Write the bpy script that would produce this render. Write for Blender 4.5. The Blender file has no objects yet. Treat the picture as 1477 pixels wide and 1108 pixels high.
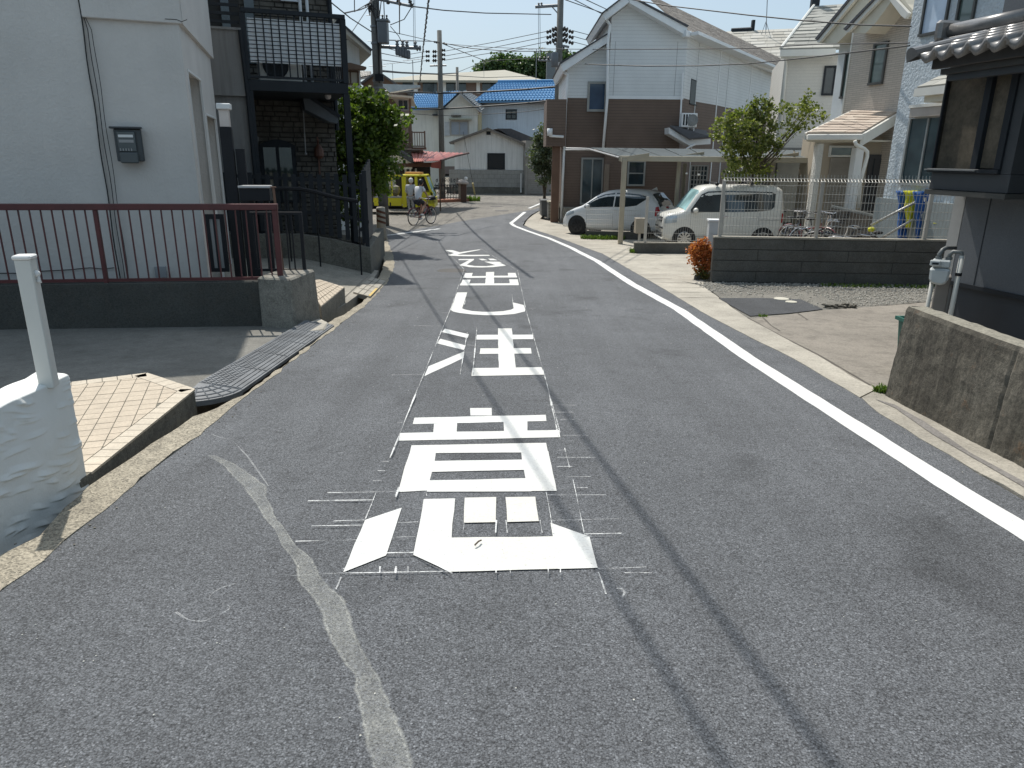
import bpy, bmesh, math, random
from mathutils import Vector as V, Matrix, noise, Quaternion
random.seed(7)
R = math.radians
SC = bpy.context.scene
# ------------------------------------------------------------------ camera, sun, sky, exposure
FPX, PIT, ROL, CAMH, CX, CY = 1040., R(17.6), .0094, 1.5, 738.5, 554.
cr, sr = math.cos(ROL), math.sin(ROL)
cam = bpy.data.cameras.new('camera'); camo = bpy.data.objects.new('camera', cam)
SC.collection.objects.link(camo); SC.camera = camo
cam.sensor_fit = 'HORIZONTAL'; cam.sensor_width = 36; cam.lens = FPX/1477*36
cam.clip_start = .05; cam.clip_end = 6000
_R, _U, _F = V((1,0,0)), V((0,math.sin(PIT),math.cos(PIT))), V((0,math.cos(PIT),-math.sin(PIT)))
_rc, _uc = cr*_R+sr*_U, -sr*_R+cr*_U
m = Matrix((_rc, _uc, -_F)).transposed().to_4x4(); m.translation = V((0,0,CAMH)); camo.matrix_world = m
SUN_AZ, SUN_EL = R(-24), R(60)
SUND = V((math.sin(SUN_AZ)*math.cos(SUN_EL), math.cos(SUN_AZ)*math.cos(SUN_EL), math.sin(SUN_EL)))
sl = bpy.data.lights.new('sun', 'SUN'); sl.energy = 4.4; sl.angle = R(.53); sl.color = (1,.955,.88)
so = bpy.data.objects.new('sun', sl); so.rotation_euler = SUND.to_track_quat('Z','Y').to_euler(); SC.collection.objects.link(so)
W = bpy.data.worlds.new('World'); SC.world = W; W.use_nodes = True
wn = W.node_tree; bg = wn.nodes['Background']; bg.inputs[1].default_value = .12
sk = wn.nodes.new('ShaderNodeTexSky'); sk.sky_type = 'NISHITA'; sk.sun_disc = False
sk.sun_elevation = SUN_EL; sk.sun_rotation = SUN_AZ; sk.altitude = 0; sk.air_density = 1.0; sk.dust_density = 3.2; sk.ozone_density = 2.2
mxs = wn.nodes.new('ShaderNodeMix'); mxs.data_type = 'RGBA'; mxs.inputs[0].default_value = .4; mxs.inputs[7].default_value = (5.2,6.9,7.9,1)
wn.links.new(sk.outputs[0], mxs.inputs[6]); wn.links.new(mxs.outputs[2], bg.inputs[0])
SC.view_settings.view_transform = 'Standard'; SC.view_settings.look = 'None'; SC.view_settings.gamma = 1
SC.view_settings.exposure = .08; SC.view_settings.use_curve_mapping = False
# ------------------------------------------------------------------ pixel -> place helpers
PR = [(-12,.66),(0,0),(10,-.56),(15,-.78),(20,-.98),(25,-1.12),(30,-1.2),(60,-1.2),(5000,-1.2)]
def gz(y):
    if y <= PR[0][0]: return PR[0][1]
    for (a,za),(b,zb) in zip(PR, PR[1:]):
        if y <= b: return za+(zb-za)*(y-a)/(b-a)
    return -1.2
def ray(px, py):
    u = (px-CX)/FPX; v = -(py-CY)/FPX
    r = u*cr-v*sr; up = u*sr+v*cr
    return V((r, math.cos(PIT)+up*math.sin(PIT), -math.sin(PIT)+up*math.cos(PIT)))
def at(px, py, Y):
    d = ray(px, py); t = Y/d.y; return V((d.x*t, Y, CAMH+d.z*t))
def G(px, py, h=0):
    lo, hi = .1, 900.
    for _ in range(50):
        k = (lo+hi)/2
        if at(px, py, k).z > gz(k)+h: lo = k
        else: hi = k
    return at(px, py, lo)
class Fr:
    """vertical wall frame: u along the wall (to the right as seen), n out of the wall, z up"""
    def __init__(s, p0, hd):
        h = R(hd); s.o = V((p0[0], p0[1], 0)); s.u = V((math.sin(h), math.cos(h), 0)); s.n = V((s.u.y, -s.u.x, 0)); s.hd = hd
    def P(s, u, n, z): return s.o+s.u*u+s.n*n+V((0,0,z))
    def px(s, px, py, n=0):
        d = ray(px, py); o = s.o+s.n*n; k = o.dot(s.n)/d.dot(s.n)
        q = V((0,0,CAMH))+d*k-o
        return q.dot(s.u), q.z
    def sub(s, u, n, dh=0):
        q = s.P(u, n, 0); return Fr((q.x, q.y), s.hd+dh)
WF = Fr((0,0), 90)    # world frame: u=+X, n=-Y
# ------------------------------------------------------------------ object helpers
COL = SC.collection; ORG = {}
def setp(o, kw):
    for k, v in kw.items(): o[k] = v
def thing(name, label, cat, loc, **kw):
    o = bpy.data.objects.new(name, None); COL.objects.link(o); o.location = loc; o.empty_display_size = .1
    o['label'] = label; o['category'] = cat; setp(o, kw); ORG[o.name] = V(loc); return o
def org(o):
    return ORG.get(o.name, V((0,0,0))) if o else V((0,0,0))
class MB:
    def __init__(s): s.v = []; s.f = []
    def add(s, vs, fs):
        b = len(s.v); s.v += [V(p) for p in vs]; s.f += [tuple(i+b for i in f) for f in fs]; return s
    def hexa(s, p):
        return s.add(p, [(0,3,2,1),(4,5,6,7),(0,1,5,4),(1,2,6,5),(2,3,7,6),(3,0,4,7)])
    def box(s, fr, u0, u1, n0, n1, z0, z1):
        P = fr.P
        return s.hexa([P(u0,n1,z0),P(u1,n1,z0),P(u1,n0,z0),P(u0,n0,z0),P(u0,n1,z1),P(u1,n1,z1),P(u1,n0,z1),P(u0,n0,z1)])
    def slab(s, pts, d):
        pts = [V(p) for p in pts]; d = V(d); n = len(pts)
        return s.add(pts+[p+d for p in pts], [tuple(range(n)), tuple(range(2*n-1, n-1, -1))]+[(i, n+i, n+(i+1)%n, (i+1)%n) for i in range(n)])
    def poly(s, fr, uz, n0, n1):
        """polygon in the wall plane, from n0 to n1"""
        return s.slab([fr.P(u, n1, z) for u, z in uz], fr.n*(n0-n1))
    def quad(s, a, b, c, d): return s.add([a,b,c,d], [(0,1,2,3)])
    def tube(s, pts, r, seg=8, cap=True):
        pts = [V(p) for p in pts]; n = len(pts); rr = r if isinstance(r, (list, tuple)) else [r]*n
        vs = []; prev = None
        for i, p in enumerate(pts):
            t = (pts[min(i+1,n-1)]-pts[max(i-1,0)]).normalized()
            a = prev if prev is not None else (V((0,0,1)) if abs(t.z) < .9 else V((1,0,0)))
            x = (a-t*a.dot(t)).normalized(); y = t.cross(x); prev = x
            for k in range(seg):
                q = 2*math.pi*k/seg; vs.append(p+(x*math.cos(q)+y*math.sin(q))*rr[i])
        fs = [(i*seg+k, i*seg+(k+1)%seg, (i+1)*seg+(k+1)%seg, (i+1)*seg+k) for i in range(n-1) for k in range(seg)]
        if cap: fs += [tuple(range(seg-1,-1,-1)), tuple(range((n-1)*seg, n*seg))]
        return s.add(vs, fs)
    def lathe(s, c, prof, seg=12, ax=(0,0,1)):
        c = V(c); ax = V(ax); return s.tube([c+ax*z for r, z in prof], [max(r,.0005) for r, z in prof], seg)
    def ball(s, c, r, sx=1, sy=1, sz=1, seg=10, rings=6):
        vs = []; c = V(c)
        for i in range(rings+1):
            a = math.pi*i/rings
            for k in range(seg):
                q = 2*math.pi*k/seg; vs.append(c+V((r*sx*math.sin(a)*math.cos(q), r*sy*math.sin(a)*math.sin(q), r*sz*math.cos(a))))
        fs = [(i*seg+k, (i+1)*seg+k, (i+1)*seg+(k+1)%seg, i*seg+(k+1)%seg) for i in range(rings) for k in range(seg)]
        return s.add(vs, fs)
    def mesh(s, name, mat, off=V((0,0,0)), smooth=False):
        me = bpy.data.meshes.new(name); me.from_pydata([tuple(p-off) for p in s.v], [], s.f); me.materials.append(mat)
        if smooth:
            for p in me.polygons: p.use_smooth = True
        return me
def bevel(me, w, seg=1):
    bm = bmesh.new(); bm.from_mesh(me); bmesh.ops.remove_doubles(bm, verts=bm.verts, dist=1e-5)
    bmesh.ops.bevel(bm, geom=[e for e in bm.edges if len(e.link_faces) == 2 and e.calc_face_angle(0) > .4], offset=w, segments=seg, affect='EDGES', clamp_overlap=True)
    bm.to_mesh(me); bm.free()
def fixn(me):
    bm = bmesh.new(); bm.from_mesh(me); bmesh.ops.recalc_face_normals(bm, faces=bm.faces); bm.to_mesh(me); bm.free()
def part(name, mb, mat, parent=None, bev=0, smooth=False, fix=True, **kw):
    me = mb.mesh(name, mat, org(parent), smooth)
    if fix: fixn(me)
    if bev: bevel(me, bev)
    o = bpy.data.objects.new(name, me); COL.objects.link(o)
    if parent: o.parent = parent; ORG[o.name] = org(parent)
    setp(o, kw); return o
def solo(name, mb, mat, label, cat, base=None, bev=0, smooth=False, **kw):
    """a thing that is one mesh, origin at its base"""
    if base is None:
        c = sum(mb.v, V())/len(mb.v); base = V((c.x, c.y, min(p.z for p in mb.v)))
    me = mb.mesh(name, mat, base, smooth); fixn(me)
    if bev: bevel(me, bev)
    o = bpy.data.objects.new(name, me); COL.objects.link(o); o.location = base; o['label'] = label; o['category'] = cat
    setp(o, kw); ORG[o.name] = V(base); return o
def inst(name, me, parent, loc, rotz=0, scale=None, quat=None, **kw):
    """piece that shares mesh data; loc in world"""
    o = bpy.data.objects.new(name, me); COL.objects.link(o); o.location = V(loc)-org(parent)
    if quat: o.rotation_mode = 'QUATERNION'; o.rotation_quaternion = quat
    else: o.rotation_euler = (0,0,rotz)
    if scale: o.scale = scale
    if parent: o.parent = parent
    ORG[o.name] = V(loc); setp(o, kw); return o
def unitbox(name, mat, sx, sy, sz, bev=0, base=False):
    mb = MB(); z0 = 0 if base else -sz/2
    mb.box(WF, -sx/2, sx/2, -sy/2, sy/2, z0, z0+sz); me = mb.mesh(name, mat); fixn(me)
    if bev: bevel(me, bev)
    return me
def subdiv_poly(xy, step, jit=0, seed=0):
    out = []; n = len(xy)
    for i in range(n):
        a, b = V((xy[i][0], xy[i][1], 0)), V((xy[(i+1)%n][0], xy[(i+1)%n][1], 0)); L = (b-a).length; k = max(1, int(L/step))
        nn = V((-(b-a).y, (b-a).x, 0)).normalized() if L > 0 else V((0,0,0))
        for j in range(k):
            p = a.lerp(b, j/k)
            if jit: p = p+nn*(noise.noise(V((p.x*3+seed, p.y*3, seed)))*jit+noise.noise(V((p.x*13+seed, p.y*13, seed)))*jit*.6)
            out.append((p.x, p.y))
    return out
def sheet(name, xy, mat, h=0, th=.3, parent=None, jit=0, step=.15, **kw):
    if jit: xy = subdiv_poly(xy, step, jit, len(xy)*1.7)
    bm = bmesh.new(); bm.faces.new([bm.verts.new((x, y, 0)) for x, y in xy])
    ys = [p[1] for p in xy]; y0, y1 = min(ys), max(ys)
    cuts = [a for a, z in PR if y0 < a < y1]
    for c in cuts:
        bmesh.ops.bisect_plane(bm, geom=bm.verts[:]+bm.edges[:]+bm.faces[:], plane_co=(0,c,0), plane_no=(0,1,0))
    bmesh.ops.triangulate(bm, faces=bm.faces[:])
    for v in bm.verts: v.co.z = gz(v.co.y)+h
    if th:
        top = bm.faces[:]; r = bmesh.ops.extrude_face_region(bm, geom=top)
        nv = [e for e in r['geom'] if isinstance(e, bmesh.types.BMVert)]
        for v in nv: v.co.z -= th
    bmesh.ops.recalc_face_normals(bm, faces=bm.faces[:])
    if not th:
        for f in bm.faces:
            if f.normal.z < 0: f.normal_flip()
    me = bpy.data.meshes.new(name); 
    if parent:
        for v in bm.verts: v.co -= org(parent)
    bm.to_mesh(me); bm.free(); me.materials.append(mat)
    o = bpy.data.objects.new(name, me); COL.objects.link(o)
    if parent: o.parent = parent; ORG[o.name] = org(parent)
    setp(o, kw); return o
def gpx(pts, h=0): return [tuple(G(x, y, h))[:2] for x, y in pts]
def strip(pts, w, h=.004):
    """flat ribbon polygon (xy) of width w along points"""
    L, Rr = [], []; n = len(pts)
    for i, p in enumerate(pts):
        a, b = pts[max(i-1,0)], pts[min(i+1,n-1)]
        t = V((b[0]-a[0], b[1]-a[1], 0)).normalized(); q = V((-t.y, t.x, 0)); ww = (w[i] if isinstance(w, list) else w)/2
        L.append((p[0]+q.x*ww, p[1]+q.y*ww)); Rr.append((p[0]-q.x*ww, p[1]-q.y*ww))
    return L+Rr[::-1]
# ------------------------------------------------------------------ materials
def nt(name):
    mt = bpy.data.materials.new(name); mt.use_nodes = True; t = mt.node_tree; return mt, t, t.nodes['Principled BSDF']
def N(t, ty, **kw):
    n = t.nodes.new('ShaderNode'+ty)
    for k, v in kw.items():
        if k in n.inputs: n.inputs[k].default_value = v
        else: setattr(n, k, v)
    return n
def noiz(t, co, scale, det=4, rough=.6):
    n = N(t, 'TexNoise', Scale=scale, Detail=det, Roughness=rough); t.links.new(co, n.inputs['Vector']); return n.outputs[0]
def ramp(t, fac, stops):
    n = t.nodes.new('ShaderNodeValToRGB'); e = n.color_ramp.elements
    for i, (p, c) in enumerate(stops):
        if i > 1: e.new(p)
        e[i].position = p; c = (c,c,c) if isinstance(c, (int,float)) else c; e[i].color = (c[0],c[1],c[2],1)
    t.links.new(fac, n.inputs[0]); return n.outputs[0]
def mix(t, fac, a, b, mode='MIX'):
    n = t.nodes.new('ShaderNodeMix'); n.data_type = 'RGBA'; n.blend_type = mode
    for s, v in ((0, fac), (6, a), (7, b)):
        if hasattr(v, 'is_linked') or isinstance(v, bpy.types.NodeSocket): t.links.new(v, n.inputs[s])
        else: n.inputs[s].default_value = v if s == 0 else (v[0],v[1],v[2],1)
    return n.outputs[2]
def mth(t, op, a, b=0.):
    n = t.nodes.new('ShaderNodeMath'); n.operation = op
    for i, v in enumerate((a, b)):
        if isinstance(v, bpy.types.NodeSocket): t.links.new(v, n.inputs[i])
        else: n.inputs[i].default_value = v
    return n.outputs[0]
def bump(t, b, hgt, st=.3, dist=.01):
    n = N(t, 'Bump', Strength=st, Distance=dist); t.links.new(hgt, n.inputs['Height'])
    if b.inputs['Normal'].is_linked: t.links.new(b.inputs['Normal'].links[0].from_socket, n.inputs['Normal'])
    t.links.new(n.outputs[0], b.inputs['Normal'])
def wpos(t): return t.nodes.new('ShaderNodeNewGeometry').outputs['Position']
def M(name, col, rough=.75, var=.12, scale=3, bs=0, bd=.004, bst=.5, metal=0, dirt=0, dirtc=(.05,.045,.035), fine=0, spec=.5, streak=0):
    mt, t, b = nt(name); co = wpos(t); c = tuple(col)
    n1 = noiz(t, co, scale, 5)
    lo = tuple(x*(1-var) for x in c); hi = tuple(min(1, x*(1+var)) for x in c)
    out = ramp(t, n1, [(.3, lo), (.7, hi)])
    if fine:
        n2 = noiz(t, co, fine, 3); out = mix(t, 1, out, ramp(t, n2, [(.3, .78), (.7, 1.0)]), 'MULTIPLY')
    if dirt:
        n3 = noiz(t, co, scale*.7+.4, 6, .7); out = mix(t, mth(t, 'MULTIPLY', ramp(t, n3, [(.45, 0), (.75, 1)]), dirt), out, dirtc)
    if streak:
        mp = t.nodes.new('ShaderNodeMapping'); mp.inputs['Scale'].default_value = (6, 6, .35); t.links.new(co, mp.inputs[0])
        n4 = noiz(t, mp.outputs[0], 1.6, 5, .65); out = mix(t, mth(t, 'MULTIPLY', ramp(t, n4, [(.45, 0), (.7, 1)]), streak), out, dirtc)
    t.links.new(out, b.inputs['Base Color']); b.inputs['Roughness'].default_value = rough; b.inputs['Metallic'].default_value = metal
    b.inputs['Specular IOR Level'].default_value = spec
    if bs: bump(t, b, noiz(t, co, bs, 4), bst, bd)
    return mt
def glassm(name, col=(.02,.03,.035), rough=.06, spec=.8):
    mt, t, b = nt(name); co = wpos(t)
    t.links.new(ramp(t, noiz(t, co, 1.3, 2), [(.35, col), (.7, tuple(x*2.2 for x in col))]), b.inputs['Base Color'])
    b.inputs['Roughness'].default_value = rough; b.inputs['Specular IOR Level'].default_value = spec
    bump(t, b, noiz(t, co, 1.1, 1), .08, .02); return mt
def siding(name, col, per=.12, dark=.6, var=.06, vert=0, depth=.006, rough=.7, brick=None):
    """lap boards: thin dark joints at a period in z"""
    mt, t, b = nt(name); co = wpos(t); sp = t.nodes.new('ShaderNodeSeparateXYZ'); t.links.new(co, sp.inputs[0])
    fr = mth(t, 'FRACT', mth(t, 'DIVIDE', mth(t, 'ADD', sp.outputs[2], 50), per))
    j = ramp(t, fr, [(0, 0), (.26, 1)])
    n1 = noiz(t, co, 1.2, 5); base = ramp(t, n1, [(.3, tuple(x*(1-var) for x in col)), (.7, tuple(x*(1+var) for x in col))])
    n2 = noiz(t, co, 40, 3); base = mix(t, 1, base, ramp(t, n2, [(.3,.85),(.7,1)]), 'MULTIPLY')
    out = mix(t, mth(t, 'MULTIPLY', mth(t, 'SUBTRACT', 1, j), dark), base, tuple(x*.45 for x in col))
    t.links.new(out, b.inputs['Base Color']); b.inputs['Roughness'].default_value = rough
    bump(t, b, fr, .5, depth); bump(t, b, n2, .3, .004); return mt
def asphalt(name, lo, mid, hi, tint=(.95,1.0,1.07), grain=150, patch=.25, rough=.82, bst=.9):
    mt, t, b = nt(name); co = wpos(t)
    vo = N(t, 'TexVoronoi', Scale=grain); t.links.new(co, vo.inputs['Vector'])
    sp = t.nodes.new('ShaderNodeSeparateColor'); t.links.new(vo.outputs['Color'], sp.inputs[0])
    stone = ramp(t, sp.outputs[0], [(0, lo), (.5, mid), (.93, mid*1.2), (.995, hi)])
    f = noiz(t, co, grain*1.05, 3, .7); f2 = noiz(t, co, grain*.3, 4, .7)
    out = mix(t, 1, stone, ramp(t, f, [(.34, .2), (.43, .8), (.52, 1.0), (.68, 1.25)]), 'MULTIPLY'); out = mix(t, 1, out, ramp(t, f2, [(.3, .62), (.45, 1), (.7, 1.1)]), 'MULTIPLY')
    out = mix(t, 1, out, ramp(t, vo.outputs['Distance'], [(.3, 1.06), (.55, .88), (.8, .5)]), 'MULTIPLY')
    p1 = noiz(t, co, .55, 5, .6); out = mix(t, 1, out, ramp(t, p1, [(.25, 1-patch), (.75, 1+patch*.6)]), 'MULTIPLY')
    mp = t.nodes.new('ShaderNodeMapping'); mp.inputs['Scale'].default_value = (3.2, .22, 1); mp.inputs['Rotation'].default_value = (0,0,-.03); t.links.new(co, mp.inputs[0])
    p2 = noiz(t, mp.outputs[0], 1, 4, .6); out = mix(t, 1, out, ramp(t, p2, [(.3, .86), (.7, 1.1)]), 'MULTIPLY')
    p3 = noiz(t, co, 3.7, 6, .75); out = mix(t, 1, out, ramp(t, p3, [(.28, .72), (.42, 1), (.7, 1.06)]), 'MULTIPLY')
    p4 = noiz(t, co, 1.3, 4, .55); out = mix(t, 1, out, ramp(t, p4, [(.26, .6), (.42, 1)]), 'MULTIPLY')
    out = mix(t, 1, out, tint, 'MULTIPLY')
    t.links.new(out, b.inputs['Base Color']); b.inputs['Roughness'].default_value = rough; b.inputs['Specular IOR Level'].default_value = .4
    bump(t, b, f, bst, .006); bump(t, b, vo.outputs['Distance'], bst*.6, .004); return mt
mAsph = asphalt('fresh asphalt', .088, .145, .24)
mAsphO = asphalt('old asphalt', .1, .2, .5, tint=(1.1,1.02,.88), grain=110, patch=.3)
mAsphP = asphalt('patch asphalt', .045, .075, .14, grain=130)
def alpha_out(t, b, fac):
    tp = t.nodes.new('ShaderNodeBsdfTransparent'); ms = t.nodes.new('ShaderNodeMixShader'); t.links.new(fac, ms.inputs[0]); t.links.new(tp.outputs[0], ms.inputs[1]); t.links.new(b.outputs[0], ms.inputs[2]); t.links.new(ms.outputs[0], t.nodes['Material Output'].inputs[0])
mPaint = None
def paintm(name, col, wear, dirty=0):
    mt, t, b = nt(name); co = wpos(t)
    n = noiz(t, co, 70, 5, .7); n2 = noiz(t, co, 2.2, 5, .7)
    base = mix(t, ramp(t, n2, [(.4, 0), (.75, dirty)]), col, (.55,.5,.4))
    hole = ramp(t, mth(t, 'ADD', mth(t, 'MULTIPLY', noiz(t, co, 130, 4, .8), .6), mth(t, 'MULTIPLY', noiz(t, co, 9, 5, .8), .45)), [(.64, 0), (.68, 1)]); alpha_out(t, b, mth(t, 'SUBTRACT', 1, hole))
    k = mth(t, 'MULTIPLY', ramp(t, n, [(.62-wear*.3, 0), (.7, 1)]), wear)
    t.links.new(mix(t, k, base, (.12,.12,.125)), b.inputs['Base Color']); b.inputs['Roughness'].default_value = .7
    bump(t, b, noiz(t, co, 90, 5, .75), .55, .005); return mt
mPaint = paintm('road paint', (.62,.63,.615), .35, .35); mPaintC = paintm('cream road paint', (.6,.6,.565), .3, .4); mLine = paintm('edge line paint', (.66,.67,.66), .16, .3)
def chalkm():
    mt, t, b = nt('chalk'); co = wpos(t)
    k = mth(t, 'MULTIPLY', ramp(t, noiz(t, co, 90, 5, .85), [(.33, 0), (.52, 1)]), ramp(t, noiz(t, co, 7, 4, .8), [(.35, .15), (.55, 1)]))
    b.inputs['Base Color'].default_value = (.68,.69,.68,1); b.inputs['Roughness'].default_value = .9; alpha_out(t, b, k); return mt
mChalk = chalkm()
def dustm():
    mt, t, b = nt('dried slurry'); co = wpos(t); at_ = t.nodes.new('ShaderNodeAttribute'); at_.attribute_name = 'edge'; e = at_.outputs['Fac']
    k = ramp(t, noiz(t, co, 120, 6, .8), [(.36, 0), (.6, 1)]); k2 = ramp(t, noiz(t, co, 6, 5, .75), [(.3, .25), (.65, 1)])
    body = mth(t, 'MULTIPLY', mth(t, 'MULTIPLY', k, k2), .42); line = ramp(t, mth(t, 'ADD', e, mth(t, 'MULTIPLY', mth(t, 'SUBTRACT', noiz(t, co, 15, 6, .85), .5), .8)), [(.6, 0), (.76, 1), (.86, .6), (.95, 0)])
    fade = ramp(t, mth(t, 'ADD', e, mth(t, 'MULTIPLY', mth(t, 'SUBTRACT', noiz(t, co, 15, 6, .85), .5), .8)), [(.76, 1), (.9, 0)])
    f = mth(t, 'MAXIMUM', mth(t, 'MULTIPLY', body, fade), mth(t, 'MULTIPLY', mth(t, 'MULTIPLY', line, k), mth(t, 'MULTIPLY', k2, .8)))
    t.links.new(ramp(t, noiz(t, co, 9, 4), [(.3, (.46,.47,.44)), (.7, (.64,.64,.58))]), b.inputs['Base Color']); b.inputs['Roughness'].default_value = .95; alpha_out(t, b, f); return mt
mDust = dustm()
mChalkF = mChalk.copy(); mChalkF.name = 'faint chalk'
for n_ in mChalkF.node_tree.nodes:
    if n_.type == 'VALTORGB' and n_.color_ramp.elements[1].color[0] > .95: n_.color_ramp.elements[1].color = (.55,.55,.55,1)
def concm(name, col, pebble=0, dirt=.4, scale=1.2, st=.5):
    mt, t, b = nt(name); co = wpos(t)
    n1 = noiz(t, co, scale, 7, .65); n2 = noiz(t, co, 45, 5, .75); n3 = noiz(t, co, scale*3.3+2, 7, .7)
    out = ramp(t, n1, [(.28, tuple(x*.72 for x in col)), (.7, tuple(min(1, x*1.15) for x in col))])
    out = mix(t, 1, out, ramp(t, n2, [(.3, .68), (.55, 1), (.75, 1.12)]), 'MULTIPLY')
    out = mix(t, mth(t, 'MULTIPLY', ramp(t, n3, [(.48, 0), (.72, 1)]), dirt), out, (.07,.062,.05))
    if pebble:
        vo = N(t, 'TexVoronoi', Scale=110); t.links.new(co, vo.inputs['Vector'])
        s = t.nodes.new('ShaderNodeSeparateColor'); t.links.new(vo.outputs['Color'], s.inputs[0])
        out = mix(t, 1, out, ramp(t, s.outputs[0], [(0, 1-.5*pebble), (.5, 1), (1, 1+.3*pebble)]), 'MULTIPLY')
        bump(t, b, vo.outputs['Distance'], .8*pebble, .006)
    t.links.new(out, b.inputs['Base Color']); b.inputs['Roughness'].default_value = .9
    bump(t, b, n2, st, .006); return mt
mConc = concm('worn concrete', (.34,.315,.265), .3, .35); mConcL = concm('light concrete', (.42,.39,.33), .2, .25); mConcD = concm('dark mossy concrete', (.17,.165,.14), .6, .8, 1.8)
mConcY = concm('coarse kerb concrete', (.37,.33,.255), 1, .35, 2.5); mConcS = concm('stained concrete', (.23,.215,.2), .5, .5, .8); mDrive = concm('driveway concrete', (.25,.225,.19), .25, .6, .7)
mGutter = concm('gutter mud', (.06,.06,.06), .4, .6); mGravel = concm('gravel bed', (.2,.19,.165), 1, .3, 2)
mEarth = concm('bare ground', (.2,.18,.14), .5, .4, .5)
# ---- the ground
gm = thing('ground', '', '', (0,0,0)); bpy.data.objects.remove(gm)
base = MB()
ysb = [-12,-4,0,10,15,20,25,30,60,200,3000]
for i in range(len(ysb)-1):
    a, c = ysb[i], ysb[i+1]; wa = 60+max(0,a)*1.2; wc = 60+max(0,c)*1.2
    base.quad((-wa,a,gz(a)-.25),(wa,a,gz(a)-.25),(wc,c,gz(c)-.25),(-wc,c,gz(c)-.25))
ground = part('ground', base, mEarth, fix=False, kind='structure')
# road surface
L = [(-2.3,-11),(-1.9,-4),(-1.9,0),(-1.95,1.6)]+gpx([(95,780),(162,724),(217,680),(287,628),(349,575),(400,537),(469,484),(536,432),(556,409),(566,391),(568,380),(566,368),(560,354),(557,341)])
top = gpx([(574,335),(660,320),(760,304),(779,300)])
Rr = gpx([(779,303),(766,310),(757,319),(754,325),(768,330),(800,340),(868,365),(948,411),(996,440),(1020,454),(1077,484),(1142,516),(1239,572),(1267,595),(1348,644),(1440,700)])+[(2.68,2.6),(2.8,0),(3,-11)]
road = sheet('road', L+top+Rr, mAsph, 0, .2, jit=.014, kind='structure')
# junction: older surface beyond
jx = gpx([(545,345),(557,341.5),(574,335.5),(660,320.5),(760,304.5),(779,300.5)])+[(3.4,36),(12,47),(40,62),(-40,62),(-40,30)]+gpx([(440,330)])
junction = sheet('old_road', jx, mAsphO, -.006, .2, kind='structure')
def painted(name, polys, mat, h=.002, label=None, parent=road, world=False, subs=1):
    bm = bmesh.new()
    for i, pl in enumerate(polys):
        xy = pl if world else gpx(pl)
        xy = subdiv_poly(xy, .12, .006, i+.3)
        b2 = bmesh.new(); b2.faces.new([b2.verts.new((x, y, 0)) for x, y in xy])
        ys = [q[1] for q in xy]
        for c in [a for a, z in PR if min(ys) < a < max(ys)]:
            bmesh.ops.bisect_plane(b2, geom=b2.verts[:]+b2.edges[:]+b2.faces[:], plane_co=(0,c,0), plane_no=(0,1,0))
        bmesh.ops.triangulate(b2, faces=b2.faces[:])
        for v in b2.verts: v.co.z = gz(v.co.y)+h+i*.0003
        for f in b2.faces:
            f.normal_update()
            if f.normal.z < 0: f.normal_flip()
        tmp = bpy.data.meshes.new('t'); b2.to_mesh(tmp); b2.free(); bm.from_mesh(tmp); bpy.data.meshes.remove(tmp)
    me = bpy.data.meshes.new(name); bm.to_mesh(me); bm.free(); me.materials.append(mat)
    o = bpy.data.objects.new(name, me); COL.objects.link(o); o.parent = parent
    if label: o['label'] = label
    return o
def Z(sc, ox, oy, pts): return [(ox+x*sc, oy+y*sc) for x, y in pts]
z8 = lambda *p: Z(.35207, 420, 560, p); z7 = lambda *p: Z(.325, 480, 320, p); zb = lambda *p: Z(.10156, 620, 350, p)
painted('painted_character', [z8((733,82),(822,82),(822,113),(733,113)), z8((505,122),(1043,110),(1046,136),(500,148)), z8((585,147),(680,142),(678,182),(580,186)), z8((870,139),(968,137),(968,176),(872,178)),
    z8((447,185),(1098,173),(1103,203),(437,217)),
    z8((493,236),(1043,226),(1052,264),(593,268),(588,301),(570,380),(588,420),(435,428)), z8((942,262),(1052,260),(1088,424),(965,424),(957,372)), z8((560,381),(970,371),(985,425),(555,427)), z8((585,301),(950,295),(957,337),(572,346))],
    mPaint, label='large white character painted on the asphalt nearest the camera, upper part')
painted('painted_character', [z8((453,493),(390,690),(213,758),(303,543)), z8((543,458),(672,455),(661,615),(650,757),(500,687)), z8((1063,555),(1220,612),(1256,742),(1090,745),(1073,608))], mPaint, h=.0048, label='large white heart radical painted below the box strokes, nearest the camera')
painted('painted_character', [z8((655,616),(1080,611),(1092,744),(648,757)), z8((711,453),(840,450),(838,553),(703,556)), z8((878,450),(1003,449),(1015,550),(883,553))], mPaintC, h=.0058, label='cream strokes of the nearest painted character, still drying')
painted('painted_character', [z7((497,475),(603,500),(597,517),(485,490)), z7((477,520),(590,550),(580,570),(462,540)), z7((583,577),(580,605),(405,687),(425,643)), z7((733,474),(795,474),(812,650),(737,650)),
    z7((640,503),(887,502),(890,522),(638,524)), z7((655,563),(878,562),(882,586),(652,588)), z7((621,651),(925,647),(938,680),(616,686))], mPaint, label='white character with three bars and side drops, second from the camera')
painted('painted_character', [zb((385,710),(530,708),(460,935),(490,950),(600,975),(750,985),(900,985),(1050,975),(1150,955),(1190,935),(1175,850),(1335,890),(1358,960),(1350,980),(1200,1015),(1000,1032),(800,1033),(600,1022),(420,1000),(330,980),(290,955))], mPaint, label='white curved hook character, third from the camera')
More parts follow.
